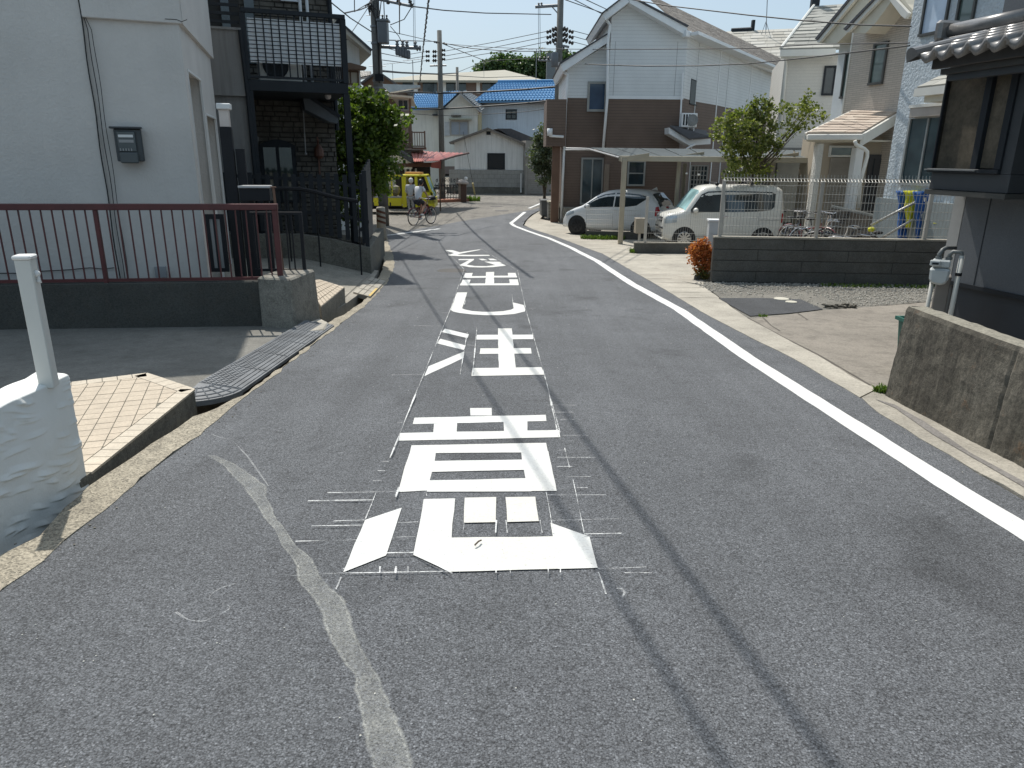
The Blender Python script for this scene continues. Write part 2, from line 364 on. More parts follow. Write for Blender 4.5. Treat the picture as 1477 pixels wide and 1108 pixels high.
painted('painted_character', [zb((505,435),(608,432),(590,503),(472,503)), zb((590,478),(800,476),(800,500),(586,503)), zb((800,420),(912,418),(912,590),(785,590)), zb((912,473),(1120,472),(1120,497),(912,498)), zb((1108,433),(1215,432),(1238,497),(1118,498)),
    zb((465,530),(580,530),(560,590),(437,600)), zb((430,585),(1262,580),(1265,608),(430,612)), zb((1125,525),(1248,525),(1262,585),(1135,585))], mPaint, label='white double-fork character, fourth from the camera')
painted('painted_character', [zb((410,236),(630,233),(622,250),(405,250)), zb((560,249),(622,249),(525,316),(640,334),(800,336),(940,320),(1050,312),(1080,328),(900,350),(730,355),(560,350),(420,322)), zb((770,271),(890,272),(1020,300),(1060,316),(935,322)), zb((690,232),(760,232),(825,252),(735,253)), zb((825,230),(900,230),(965,253),(855,253)), zb((900,272),(990,275),(1022,292),(935,292))], mPaint, label='white rounded kana character with two ticks, fifth from the camera')
painted('painted_character', [zb((213,108),(320,108),(430,140),(350,153)), zb((700,98),(725,103),(430,160),(370,178),(262,182),(345,150)), zb((255,172),(600,176),(840,176),(855,188),(600,195),(400,193),(268,186))], mPaint, label='white forked kana character, farthest of the painted row')
# edge line
el = [(2.62,-6),(2.55,0)]+gpx([(1477,766),(1368,700),(1077,515),(980,447),(912,410),(862,377),(825,358),(790,343),(760,333),(742,326),(737,322)])
painted('edge_line', [strip(el, .155)], mLine, world=True, label='long white line along the right side of the road')
painted('edge_line', [strip(gpx([(737,322),(741,319),(757,306)]), .16)], mLine, h=.003, world=True, label='short white line turning at the corner')
painted('edge_line', [strip(gpx([(763,300.6),(781,293)]), .16)], mLine, h=.005, world=True, label='short white dash beyond the corner')
painted('edge_line', [strip(gpx([(558,339.5),(634,330)]), .14)], mLine, world=True, label='thin white line across the side road')
# chalk
ch = [z8((520,0),(405,290)), z8((350,430),(305,540)), z8((205,780),(185,830)), z8((1050,0),(1095,200)), z8((1120,250),(1140,330)), z8((1155,380),(1200,600)), z8((1045,430),(1075,600)), z8((1258,760),(1290,850)),
 z8((0,775),(215,765)), z8((215,766),(650,758)), z8((1255,747),(1330,746)), z8((1330,746),(1455,741)), z8((1365,765),(1477,765)),
 z8((70,470),(340,465)), z8((175,553),(300,548)), z8((85,573),(300,570)), z8((20,637),(290,630)), z8((150,437),(430,432)), z8((335,388),(370,386)), z8((355,346),(385,346)), z8((370,308),(400,308)), z8((385,272),(407,272)), z8((435,148),(455,148)),
 z8((1090,262),(1125,262)), z8((1090,292),(1245,292)), z8((1088,330),(1150,330)), z8((1130,372),(1225,372)), z8((1170,418),(1215,418)), z8((1050,448),(1290,448)), z8((1060,553),(1350,547)), z8((1200,610),(1350,606)), z8((1050,77),(1170,78)), z8((1070,107),(1160,107)), z8((1100,137),(1160,137)), z8((1110,203),(1215,203)), z8((1110,227),(1160,227)),
 z8((390,690),(500,687)), z8((410,625),(510,622)), z8((435,565),(520,562)), z8((711,560),(703,608)), z8((840,555),(838,608)), z8((880,555),(885,608)), z8((1020,553),(1027,608)), z8((213,758),(395,692)), z8((500,687),(660,775)), z8((440,420),(430,460)), z8((550,428),(555,455)),
 z7((260,690),(405,687)), z7((404,686),(260,1050)), z7((520,400),(404,686)), z7((583,215),(520,400)), z7((500,130),(583,215)), z7((655,122),(815,218)), z7((820,220),(857,398)), z7((857,398),(937,683)), z7((937,683),(1008,950)), z7((640,475),(622,680)), z7((597,500),(565,690)), z7((485,412),(520,412)), z7((580,590),(650,590)), z7((595,555),(655,565)), z7((360,470),(480,472)), z7((850,395),(900,390)),
 z7((585,375),(590,345)), z7((800,370),(795,330))]
for x in (365,430,480,690,840,898,1053,1103): ch.append(z8((x,753),(x-1,780)))
def gseg(p, q, w): return strip(gpx([p, ((p[0]+q[0])/2, (p[1]+q[1])/2), q]), w)
painted('chalk_line', [gseg(a, b, .005) for a, b in ch], mChalk, h=.0072, world=True, label='chalk guide lines and ticks snapped around the painted characters')
sq = [(x*.3684, 700+y*.3684) for x, y in ((690,500),(705,510),(740,530),(790,536),(830,522),(900,485),(870,465),(820,445),(860,408),(935,385))]
sq2 = []
for i in range(len(sq)-1):
    p0_, p1_, p2_, p3_ = sq[max(i-1,0)], sq[i], sq[i+1], sq[min(i+2,len(sq)-1)]
    for k in range(5):
        t_ = k/5; sq2.append(tuple(.5*((2*b_)+(-a+c)*t_+(2*a-5*b_+4*c-d)*t_*t_+(-a+3*b_-3*c+d)*t_**3) for a, b_, c, d in zip(p0_, p1_, p2_, p3_)))
painted('chalk_scribble', [strip(gpx(sq2), .006)], mChalkF, h=.004, world=True, label='loose chalk squiggle left of the characters')
painted('chalk_scribble', [strip(gpx([(306,628),(336,637),(357,659),(372,680),(387,702)]), .008)], mChalkF, h=.004, world=True, label='thin pale curved scrape beside the gutter')
painted('chalk_scribble', [strip(gpx([(890,850),(897,851),(901,856),(898,862)]), .008)], mChalk, h=.004, world=True, label='tiny chalk hook right of the nearest character')
dl = [(296,655),(322,671),(350,700),(368,722),(383,748),(409,785),(429,818),(430,836),(460,873),(479,925),(508,969),(523,1032),(540,1105),(545,1135)]
dr = [(306,656),(338,670),(362,686),(383,703),(385,718),(398,748),(416,774),(448,807),(462,836),(494,866),(505,895),(516,928),(540,970),(553,1002),(575,1046),(593,1106),(600,1135)]
vs = []; fs = []; ev_ = []; K = 8
def xat(pl, y):
    for (x0, y0), (x1, y1) in zip(pl, pl[1:]):
        if y <= y1: return x0+(x1-x0)*(y-y0)/(y1-y0)
    return pl[-1][0]
rows = []; y = 657.
while y < 1135: rows.append((G(xat(dl, y), y), G(xat(dr, y), y))); y += 5
for i, (a, b_) in enumerate(rows):
    w_ = noise.noise(V((i*.21,0,5)))*.015
    for j in range(K+1):
        c = -1.25+2.5*j/K; p = a.lerp(b_, .5+c*.5); vs.append((p.x+w_, p.y, gz(p.y)+.0015)); ev_.append(min(1, abs(c)/1.25))
for i in range(len(rows)-1):
    for j in range(K): fs.append((i*(K+1)+j, i*(K+1)+j+1, (i+1)*(K+1)+j+1, (i+1)*(K+1)+j))
me = bpy.data.meshes.new('slurry_streak'); me.from_pydata(vs, [], fs); me.materials.append(mDust); at_ = me.attributes.new('edge', 'FLOAT', 'POINT')
for i, v_ in enumerate(ev_): at_.data[i].value = v_
for p in me.polygons:
    if p.normal.z < 0: p.flip()
o = bpy.data.objects.new('slurry_streak', me); COL.objects.link(o); o.parent = road; o['label'] = 'pale dried slurry streak snaking down the left lane'
for k, (x, y, rx, ry) in enumerate(((-1.0,2.2,.35,.3),(-1.35,1.55,.3,.25),(-.75,1.75,.22,.3),(1.9,2.4,.18,.1),(1.4,3.3,.1,.06),(-1.2,4.9,.2,.3),(1.7,6,.3,.15),(-1.6,7.5,.12,.5))):
    pass
# debris twig on the paint + specks
tw = MB(); a, b_ = G(685,792), G(694,785); tw.tube([a+V((0,0,.02)), (a+b_)/2+V((.002,0,.026)), b_+V((0,0,.02))], .004, 6)
solo('twig', tw, M('twig', (.1,.07,.05)), 'small dark twig lying on the cream paint', 'twig')
sp = MB()
for i in range(350):
    x = random.uniform(-2, 2.8); y = 1.2+random.random()**2*13; r = random.uniform(.0015, .004)
    sp.ball((x, y, gz(y)+.002), r, 1, random.uniform(.6,1.3), .6, 5, 3)
rg0 = random.Random(77); dm = MB()
for i in range(420):
    y = rg0.uniform(2.4, 9); x = rg0.choice((-2.12,-1.98,-2.28))+rg0.gauss(0,.05); r = rg0.uniform(.002,.006)
    if rg0.random() < .3: x = 2.95+rg0.gauss(0,.06)
    h_ = .004 if x > 0 or x > -2.2 else -.245
    dm.ball((x, y, gz(y)+h_), r, rg0.uniform(.6,1.5), rg0.uniform(.6,1.5), .5, 5, 3)
part('edge_grit', dm, M('dark grit', (.2,.18,.145), .9, .5, 60), road, smooth=True, fix=False, kind='stuff')
part('road_grit', sp, M('pale grit', (.6,.58,.52), .8), road, smooth=True, fix=False, kind='stuff')
# ---- left: rough kerb strip, gutter floor, driveways
kl = gpx([(0,800),(55,774),(100,733),(129,703),(152,684),(190,658),(230,634),(282,602),(352,571),(400,535),(462,486),(470,468),(500,452),(536,425),(546,402),(553,385),(552,352)])
kr = gpx([(558,341),(561,354),(567,369),(569,380),(567,391),(557,409),(537,432),(470,484),(401,537),(350,575),(288,628),(218,680),(163,724),(96,780),(60,811),(0,850)])
kerb = sheet('kerb_strip', [(-2.2,-11),(-2.13,1)]+kl+kr+[(-1.92,1.5),(-1.87,0),(-2.25,-11)], mConcY, .004, .2, jit=.03, step=.1, kind='structure')
dw = gpx([(352,480),(340,556),(300,560)])
drive = sheet('driveway', [(-2.45,5.3),(-2.46,7.75),(-2.36,8.0),(-2.3,8.5),(-2.6,9.2),(-9.5,10.6),(-9.5,5.0),(-3.55,5.0)], concm('shaded driveway concrete', (.2,.192,.17), .3, .5, 1.1), .0, .25, jit=.01, kind='structure')  # base colour lowered to deepen the shade lying on this driveway
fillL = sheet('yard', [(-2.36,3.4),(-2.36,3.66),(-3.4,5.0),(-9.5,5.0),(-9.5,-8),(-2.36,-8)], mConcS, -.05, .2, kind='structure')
# beyond the pier: sloping apron in front of the stone house
apr = gpx([(462,460),(500,425),(535,412),(545,395),(552,384)])
apron = sheet('apron', [(-2.5,9.15),(-2.42,10.2),(-2.46,12.2),(-2.75,14.75),(-3.3,15),(-9,17),(-9,9.9)], mConc, .0, .25, kind='structure')
# ---- right side grounds
rk_in = gpx([(1445,700),(1348,646),(1268,597),(1240,574),(1143,517),(1078,485),(1021,455),(997,441),(949,412),(869,366),(801,341),(769,331),(756,325),(760,318),(768,311),(781,303)])
rk_out = gpx([(785,308),(779,316),(776,322),(790,328),(830,336),(890,352),(930,372),(972,404),(1014,413),(1079,460),(1180,514),(1230,545),(1264,562)])
kerbR = sheet('kerb_gutter', rk_in[3:]+rk_out, mConcL, .006, .2, jit=.01, kind='structure')
near = [tuple(x) for x in rk_in[:4]]
kerbN = sheet('kerb_gutter', [(2.72,2.2),(2.85,-3),(3.2,-3),(3.2,5.5)]+gpx([(1264,563)])+near[::-1], mConc, .005, .2, jit=.02, kind='structure')
painted('kerb_dirt', [gpx([(1262,577),(1290,590),(1345,628),(1420,672),(1477,705),(1477,697),(1400,655),(1330,608),(1290,585)])], mConcS, h=.009, parent=kerbN, world=True)
apF = sheet('forecourt', gpx([(779,316),(776,322),(790,328),(830,336),(890,352),(930,372),(972,404),(1016,411)])+[(3.6,13.6),(9,17.5),(14,22),(14,31),(2,31)], mConcL, .0, .2, jit=.01, kind='structure')
lot = sheet('gravel_lot', gpx([(1016,411.5),(1079,460)])+[(4.3,10.05),(6.3,11.0),(16,12.2),(16,19),(9,17.2),(3.6,13.4)], mGravel, .0, .2, kind='structure')
painted('asphalt_patch', [gpx([(1036,431),(1100,431),(1155,433),(1187,447),(1140,453),(1082,457)])], mAsphP, h=.012, parent=lot, world=True)
cd = sheet('concrete_drive', gpx([(1079,460),(1180,514),(1230,545),(1264,562)])+[(3.2,5.5),(9,5.5),(9,11.3),(6.43,11.01),(4.4,10.1)], mDrive, .002, .2, jit=.012, kind='structure')
# kerb joints: narrow dark grooves
jm = M('joint', (.1,.09,.075), .9)
js = []
for i in range(26):
    y = 11.2+i*.62
    if y > 27: break
    xi = None
    # inner edge x at y
    def xe(pl):
        for (ax, ay), (bx, by) in zip(pl, pl[1:]):
            if min(ay,by) <= y <= max(ay,by) and ay != by: return ax+(bx-ax)*(y-ay)/(by-ay)
    a, c = xe(rk_in[3:]), xe(rk_out)
    if a is None or c is None: continue
    js.append([(a+.02,y),(c-.02,y+.02),(c-.02,y+.035),(a+.02,y+.015)])
painted('kerb_joint', js, jm, h=.009, parent=kerbR, world=True)
cr_ = [[(1079,459),(1130,487),(1180,512),(1255,556)],[(1100,458),(1112,470),(1125,478)],[(1150,452),(1165,462)]]
painted('crack', [strip(gpx(c), .018) for c in cr_], jm, h=.006, parent=cd, world=True)
# manholes
for (px_, py_, r) in ((1127,433,.115),(1141,437.5,.085)):
    c = G(px_, py_); mb = MB(); mb.lathe((c.x,c.y,gz(c.y)+.012), [(r,0),(r,.012),(r*.93,.016)], 24); mb.lathe((c.x,c.y,gz(c.y)+.026), [(r*.8,0),(r*.8,.003)], 24)
    solo('manhole_cover', mb, M('pale cover', (.45,.43,.36)), 'larger pale round cover in the asphalt patch by the gravel' if r > .1 else 'smaller pale round cover beside the larger one in the asphalt patch', 'manhole cover', group='covers in the asphalt patch')
for (px_, py_) in ((716,298),(724,304)):
    c = G(px_, py_); mb = MB(); mb.lathe((c.x,c.y,-1.206), [(.35,0),(.35,.012),(.33,.016)], 20)
    solo('manhole_cover', mb, M('iron cover', (.09,.085,.08)), 'dark iron cover on the far junction, '+('the farther one' if py_ < 300 else 'the nearer one'), 'manhole cover')
c = G(655,391); mb = MB(); mb.lathe((c.x-.05,c.y,gz(c.y)+.001), [(.3,0),(.3,.008),(.28,.01)], 20)
solo('manhole_cover', mb, M('dark iron', (.06,.055,.05)), 'dark round iron cover left of the painted characters', 'manhole cover')
# gravel stones
gv = MB(); rg = random.Random(3)
for i in range(22000):
    x = rg.uniform(3.3, 11.5); y = rg.uniform(10.2, 16.5)
    lo = 10.05+(x-4.3)*.45 if x > 4.3 else 11.4
    hi = 13.35+(x-3.6)*.48-.1
    if y < lo+.06 or y > hi: continue
    if x < 5 and y < 12 and rg.random() < .8: continue
    r = rg.uniform(.006, .024); z = gz(y)+r*.3; a = rg.uniform(0, 3.1)
    q = [V((r*math.cos(a+k*1.57)*rg.uniform(.7,1.2), r*math.sin(a+k*1.57)*rg.uniform(.7,1.2), rg.uniform(-.2,.3)*r)) for k in range(4)]
    p = V((x,y,z)); gv.add([p+q[0],p+q[1],p+q[2],p+q[3],p+V((0,0,r*.8)),p-V((0,0,r))], [(0,1,4),(1,2,4),(2,3,4),(3,0,4),(1,0,5),(2,1,5),(3,2,5),(0,3,5)])
part('gravel', gv, M('gravel stone', (.31,.295,.26), .85, .5, 40), lot, fix=False, kind='stuff')
def OZ(px, py, z):
    d = ray(px, py); t = (z-CAMH)/d.z; return V((d.x*t, d.y*t, z))
# ================= materials for the left side
mStucA = M('pale stucco', (.6,.575,.54), .85, .06, 1.5, bs=28, bd=.012, bst=.7, dirt=.1, dirtc=(.35,.32,.3), streak=.05)
mRecess = M('grey recess panel', (.36,.34,.31), .8, .08)
mBlack = M('black painted metal', (.012,.013,.016), .6, .2, spec=.3)
mDkRed = M('dark red rail paint', (.085,.018,.02), .4, .2, 6)
mCable = M('black cable', (.02,.02,.02), .6)
mWhite = M('white paint', (.72,.72,.7), .5, .05)
mGreyP = M('grey plastic', (.3,.3,.3), .5)
mGlassD = glassm('dark glass')
mWood = M('brown wood', (.13,.07,.035), .6)
# ================= house A: pale rendered house
c0 = at(302,409,9.9); A = Fr((c0.x, c0.y), 68); S = Fr((c0.x, c0.y), -16)
uj, _ = A.px(148,220); ua, zl = A.px(200,31); zt = 6.75
hA = thing('rendered_house', 'large pale rendered house filling the upper left, its front in shade', 'house', A.P(0,0,gz(9.9)))
mb = MB(); mb.box(A, -9, uj, -6, 0, -1.2, zt); mb.box(A, uj, -.004, -.4, -.03, -1.2, zl); part('wall', mb, mStucA, hA)
mb = MB(); mb.box(A, uj+.002, .04, -1.2, .03, zl, zt); part('upper_wall', mb, mStucA, hA, bev=.01)
# side wall with two tall openings
u1 = S.px(276,150)[0]; u2, zo1 = S.px(289,115); u3, zo2 = S.px(296,163); u4 = S.px(310,164)[0]; uE = u4+.12
zo1 = S.px(276,104)[1]; zls = zl
u1, u2, u3, u4, uE = .28, max(.28+.5, u2), u3, u4, u4+.2
mb = MB()
for a, b_, z in ((0,u1,-1.2),(u2,u3,-1.2),(u4,uE,-1.2)): mb.box(S, a, b_, -.3, 0, z, zls)
mb.box(S, u1, u2, -.3, 0, zo1, zls); mb.box(S, u3, u4, -.3, 0, zo2, zls)
part('side_wall', mb, mStucA, hA)
mb = MB(); mb.box(S, .0, uE+.08, -.3, .05, zls+.002, zt); part('side_upper_wall', mb, mStucA, hA)
mb = MB(); mb.box(S, 0.1, uE-.05, -.36, -.3, -1.2, zls-.02); part('recess_panel', mb, mRecess, hA)
for a, b_, z in ((u1,u2,zo1),(u3,u4,zo2)):
    mb = MB(); mb.box(S, a, a+.03, -.02, .012, -1.2, z); mb.box(S, b_-.03, b_, -.02, .012, -1.2, z); mb.box(S, a+.03, b_-.03, -.02, .012, z-.03, z); part('opening_trim', mb, mWhite, hA)
mb = MB(); mb.box(A, -9.4, .04, -6.4, .06, zt, zt+.15); part('roof', mb, M('grey roof edge', (.2,.2,.2)), hA)
mb = MB(); mb.box(S, uE, uE+4, -5, -.6, -1.2, zt); part('rear_wall', mb, mStucA, hA)
# crack line
mb = MB(); pts = [A.P(*[A.px(x,y)[0], .032, A.px(x,y)[1]]) for x, y in ((238,28),(255,29),(262,32),(270,29))]; mb.tube(pts, .004, 4); part('hairline_crack', mb, mCable, hA)
# cables down the wall
for k, (xo, rr) in enumerate(((0,.008),(7,.005),(13,.004))):
    mb = MB(); pts = []
    for i in range(22):
        y = -20+i*21; x = 113+.148*(y)+xo*(1 if y > 30 else .4)+math.sin(y*.05+k)*.8
        u, z = A.px(x, y, .04); pts.append(A.P(u, .02, z))
    mb.tube(pts, rr, 5); solo('wall_cable', mb, mCable, ['thick black cable running down the pale house wall','thin cable just right of the thick one on the pale wall','thinnest cable, rightmost of three on the pale wall'][k], 'cable', group='cables down the pale house wall')
mb = MB(); pts = []
for x, y in ((-10,394),(30,394),(60,391),(100,389),(130,386),(150,388),(165,386)):
    u, z = A.px(x, y); pts.append(A.P(u, .02, z))
mb.tube(pts, .006, 5); solo('wall_cable', mb, mCable, 'thin black cable running level along the wall behind the red railing', 'cable')
# electricity meter box
ul, zb_ = A.px(170,233,.1); ur, _ = A.px(209,233,.1); zt_ = A.px(187,186,.1)[1]
em = thing('electricity_meter', 'dark grey electricity meter box on the pale house wall', 'meter', A.P((ul+ur)/2,0,zb_))
mb = MB(); mb.box(A, ul, ur, 0, .12, zb_, zt_); part('housing', mb, M('meter housing', (.05,.06,.065), .5), em, bev=.012)
mb = MB(); mb.box(A, ul-.04, ur+.015, 0, .16, zt_, zt_+.025); part('hood', mb, M('meter hood', (.04,.045,.05), .4), em, bev=.006)
w = ur-ul; h = zt_-zb_
mb = MB(); mb.box(A, ul+.1*w, ur-.22*w, .12, .15, zb_+.3*h, zt_-.08*h); part('meter_window', mb, glassm('meter glass', (.04,.05,.055)), em, bev=.006)
mb = MB(); mb.box(A, ul+.16*w, ur-.3*w, .15, .155, zt_-.26*h, zt_-.18*h); part('meter_label', mb, mWhite, em)
mb = MB(); mb.box(A, ul+.16*w, ur-.3*w, .15, .155, zt_-.42*h, zt_-.33*h); part('counter', mb, mGreyP, em)
for k in range(5):
    mb = MB(); mb.box(A, ul+(.16+.1*k)*w, ul+(.2+.1*k)*w, .15, .154, zb_+.33*h, zb_+.4*h); part('terminal', mb, mGreyP, em)
mb = MB(); mb.box(A, ul+.12*w, ur-.2*w, .12, .17, zb_-.05*h, zb_+.28*h); part('terminal_cover', mb, M('terminal cover', (.07,.085,.09), .35), em, bev=.012)
ub, zb2 = A.px(232,393,.02)
mb = MB(); mb.box(A, ub-.07, ub+.07, 0, .05, zb2-.07, zb2+.08); solo('junction_box', mb, M('box grey', (.3,.31,.32)), 'small grey box low on the pale wall behind the railing', 'junction box', bev=.005)
# ================= parapet, pier, red railing
PF = Fr((-2.95,8.42), 82)
zp = PF.px(380,406)[1]; 
par = MB(); par.box(PF, -7.5, 0, -.16, 0, -1.3, zp); 
pw = solo('parapet_wall', par, concm('shade-darkened concrete', (.07,.07,.062), .5, .7, 2), 'low dark concrete parapet under the red railing', 'wall', bev=.008)  # base colour darkened for the deep shade on the parapet front
zpp = at(430,403,8.24).z
pr_ = MB(); a_, b2_ = V((-2.98,8.36,0)), V((-2.5,8.22,0)); c_, d_ = V((-2.42,9.0,0)), V((-2.86,9.12,0))
top_ = [p+V((0,0,zpp)) for p in (V((-2.98,8.36,0)), V((-2.56,8.25,0)), V((-2.47,8.98,0)), V((-2.9,9.1,0)))]
bot_ = [p+V((0,0,-.9)) for p in (a_, b2_, c_, d_)]
pr_.hexa(bot_+top_); solo('concrete_pier', pr_, concm('grey pier concrete', (.25,.235,.2), .5, .7, 1.5), 'tapered concrete pier ending the parapet beside the road', 'pier', bev=.02)
zr1 = PF.px(200,294,-.06)[1]; zr0 = PF.px(200,303,-.06)[1]; zbr = PF.px(200,404,-.06)[1]
rl = thing('red_railing', 'dark red metal railing with vertical bars on the parapet', 'railing', PF.P(-3,-.06,zp))
uR = PF.px(396,300,-.06)[0]; uM = PF.px(137,303,-.06)[0]
mb = MB(); mb.box(PF, -7.5, uR+.035, -.1, -.02, zr0, zr1); part('top_rail', mb, mDkRed, rl, bev=.005)
mb = MB(); mb.box(PF, -7.5, uR-.04, -.075, -.045, zbr-.015, zbr+.02); part('bottom_rail', mb, mDkRed, rl)
pm = unitbox('post', mDkRed, .05, .05, 1, .004, base=True); bmm = unitbox('baluster', mDkRed, .014, .014, 1, base=True)
for u in (uR, uM, uM-(uR-uM), uM-2*(uR-uM)):
    q = PF.P(u, -.06, zp-.03); inst('post', pm, rl, q, -R(PF.hd-90), (1.25 if u == uR else .9, 1.25 if u == uR else .9, zr0-zp+.03))
s0 = PF.px(153.8,303,-.06)[0]; s1 = PF.px(308.7,303,-.06)[0]; dsp = (s1-s0)/10
k = 0
for i in range(-42, 16):
    u = s0+i*dsp
    if u > uR-.05: break
    if abs(u-uM) < .03: continue
    q = PF.P(u, -.06, zbr); inst('baluster', bmm, rl, q, -R(PF.hd-90), (1,1,zr0-zbr))
# black low gate on the pier and behind
gtb = Fr((-2.56,8.95), 70)
g1 = thing('black_gate', 'small black barred gate standing open behind the red railing post', 'gate', (-2.9,8.9,zpp))
gf = Fr((-2.9,8.95), 84)
def gp(x, y): return gf.px(x, y)
ua_, za_ = gp(360,307); ub_, zb3 = gp(433,307); _, zc_ = gp(433,391)
mb = MB(); mb.box(gf, ua_, ub_+.02, -.02, .02, za_-.02, za_+.01); mb.box(gf, ua_, ub_-.02, -.015, .015, zc_, zc_+.03); mb.box(gf, ub_-.02, ub_+.02, -.02, .02, zc_-.05, za_-.021); part('frame', mb, mBlack, g1)
for x in (368,385,403,415,423):
    mb = MB(); u = gp(x,350)[0]; mb.box(gf, u-.008, u+.008, -.008, .008, zc_+.03, za_-.02); part('bar', mb, mBlack, g1)
u = gp(401,300)[0]
mb = MB(); mb.tube([gf.P(u,.02,zpp-.02), gf.P(u-.03,.02,gp(398,271)[1])], .016, 6); mb.box(gf, u-.06, u, .0, .04, gp(398,271)[1], gp(398,271)[1]+.015); solo('brown_post', mb, M('rusty post', (.16,.09,.06)), 'thin rusty brown post on the pier behind the red railing', 'post')
g2 = thing('black_gate', 'black framed gate with a grey panel beside the pale house corner', 'gate', (-3.9,9.6,-.5))
gf2 = Fr((-3.9,9.6), 84)
a0, z0 = gf2.px(295,309); a1, _ = gf2.px(322,309); _, z1 = gf2.px(322,392)
mb = MB(); mb.box(gf2, a0, a1, -.02, .02, z0-.06, z0); mb.box(gf2, a0, a0+.05, -.02, .02, z1, z0-.061); mb.box(gf2, a1-.05, a1, -.02, .02, z1, z0-.061); mb.box(gf2, a0+.051, a1-.051, -.02, .02, z1, z1+.05); part('frame', mb, mBlack, g2)
mb = MB(); mb.box(gf2, (a0+a1)/2-.02, (a0+a1)/2+.02, -.02, .02, z1+.051, z0-.061); part('mid_rail', mb, mBlack, g2)
mb = MB(); mb.box(gf2, a0+.05, a1-.05, -.005, .005, z1+.05, z0-.061); part('panel', mb, M('grey gate panel', (.28,.28,.27)), g2)
# tall black entrance pillar with lamp
fp = Fr((-3.85,9.75), 75)
l_, zt2 = fp.px(316,183); r_, _ = fp.px(333,183); r2 = fp.px(346,300)[0]; l2 = fp.px(320,300)[0]
pl_ = thing('entrance_pillar', 'tall black entrance pillar topped by a boxy lamp', 'pillar', fp.P((l_+r_)/2,0,gz(9.75)))
mb = MB(); mb.box(fp, l_, r_, -.16, 0, -.6, zt2); part('pillar_body', mb, mBlack, pl_, bev=.004)
mb = MB(); mb.box(fp, r_+.02, r_+.13, -.16, -.05, -.6, fp.px(350,215)[1]); part('side_plate', mb, mBlack, pl_)
mb = MB(); mb.box(fp, l_+.01, r_-.01, -.15, -.01, zt2, fp.px(323,158)[1]); part('lamp_body', mb, M('lamp beige', (.62,.55,.5), .4), pl_, bev=.006)
mb = MB(); mb.box(fp, l_-.01, r_+.02, -.17, .02, fp.px(323,158)[1], fp.px(323,149)[1]); part('lamp_cap', mb, mWhite, pl_, bev=.01)
# mailbox
mf = Fr((-3.3,9.3), 80); a0, z0 = mf.px(343,268); a1, _ = mf.px(389,268); _, z1 = mf.px(389,290)
mx = thing('mailbox', 'black mailbox with a sunlit top behind the red railing corner', 'mailbox', mf.P((a0+a1)/2,0,-.5))
mb = MB(); mb.box(mf, a0+.01, a1-.01, -.2, 0, z1, z0-.03); part('box', mb, mBlack, mx, bev=.005)
mb = MB(); mb.box(mf, a0, a1, -.22, .02, z0-.028, z0); part('lid', mb, M('sunlit-toned lid', (.4,.4,.4), .35), mx, bev=.004)  # lid of the black box coloured pale to paint in sun on top
mb = MB(); mb.box(mf, a0+.1, a0+.16, -.14, -.08, -.6, z1); mb.box(mf, a1-.1, a1-.04, -.14, -.08, -.6, z1); part('stand', mb, mBlack, mx)
# ================= painted garden wall with white post
pwm, t, b = nt('trowelled white paint'); co = wpos(t)
n0 = noiz(t, co, 1.6, 5); out = ramp(t, n0, [(.3,(.7,.71,.68)),(.7,(.8,.81,.78))])
nd = noiz(t, co, 6, 6, .8); out = mix(t, ramp(t, nd, [(.58,0),(.85,.3)]), out, (.3,.3,.27)); t.links.new(out, b.inputs['Base Color']); b.inputs['Roughness'].default_value = .75
bump(t, b, noiz(t, co, 22, 5, .7), .35, .008)
def roughwall(mb, x0, x1, y0, y1, zb, zt):
    pass
bm = bmesh.new()
# front face as a displaced grid with trowel ridges
rg = random.Random(11)
ridges = [(rg.uniform(2.2,3.6), rg.uniform(-.3,.4), rg.uniform(.03,.13), rg.uniform(-.25,.15)) for _ in range(120)]
def ridge(y, z):
    d = noise.noise(V((y*3, z*4, 1)))*.004+noise.noise(V((y*17, z*17, 4)))*.0015
    for ry, rz, rl_, sl_ in ridges:
        a = y-ry
        if abs(a) < rl_:
            e = (z-rz-sl_*a*.8-.02*math.sin(a*14+ry*5))
            if -.006 < e < .03: d += .0075*(1-abs(a)/rl_)*(1+e/.006 if e < 0 else 1-e/.03)
    return d
NY, NZ = 430, 200; y0w, y1w, zbw, ztw = 2.2, 3.56, -.35, .405
grid = [[None]*(NZ+1) for _ in range(NY+1)]
for i in range(NY+1):
    y = y0w+(y1w-y0w)*i/NY
    for j in range(NZ+1):
        z = zbw+(ztw+.012*noise.noise(V((y*4,0,3)))-zbw)*j/NZ
        grid[i][j] = bm.verts.new((-2.295+ridge(y, z)-(.02*(max(0, j-NZ+3)/3)**2), y, z))
for i in range(NY):
    for j in range(NZ): bm.faces.new((grid[i][j], grid[i+1][j], grid[i+1][j+1], grid[i][j+1]))
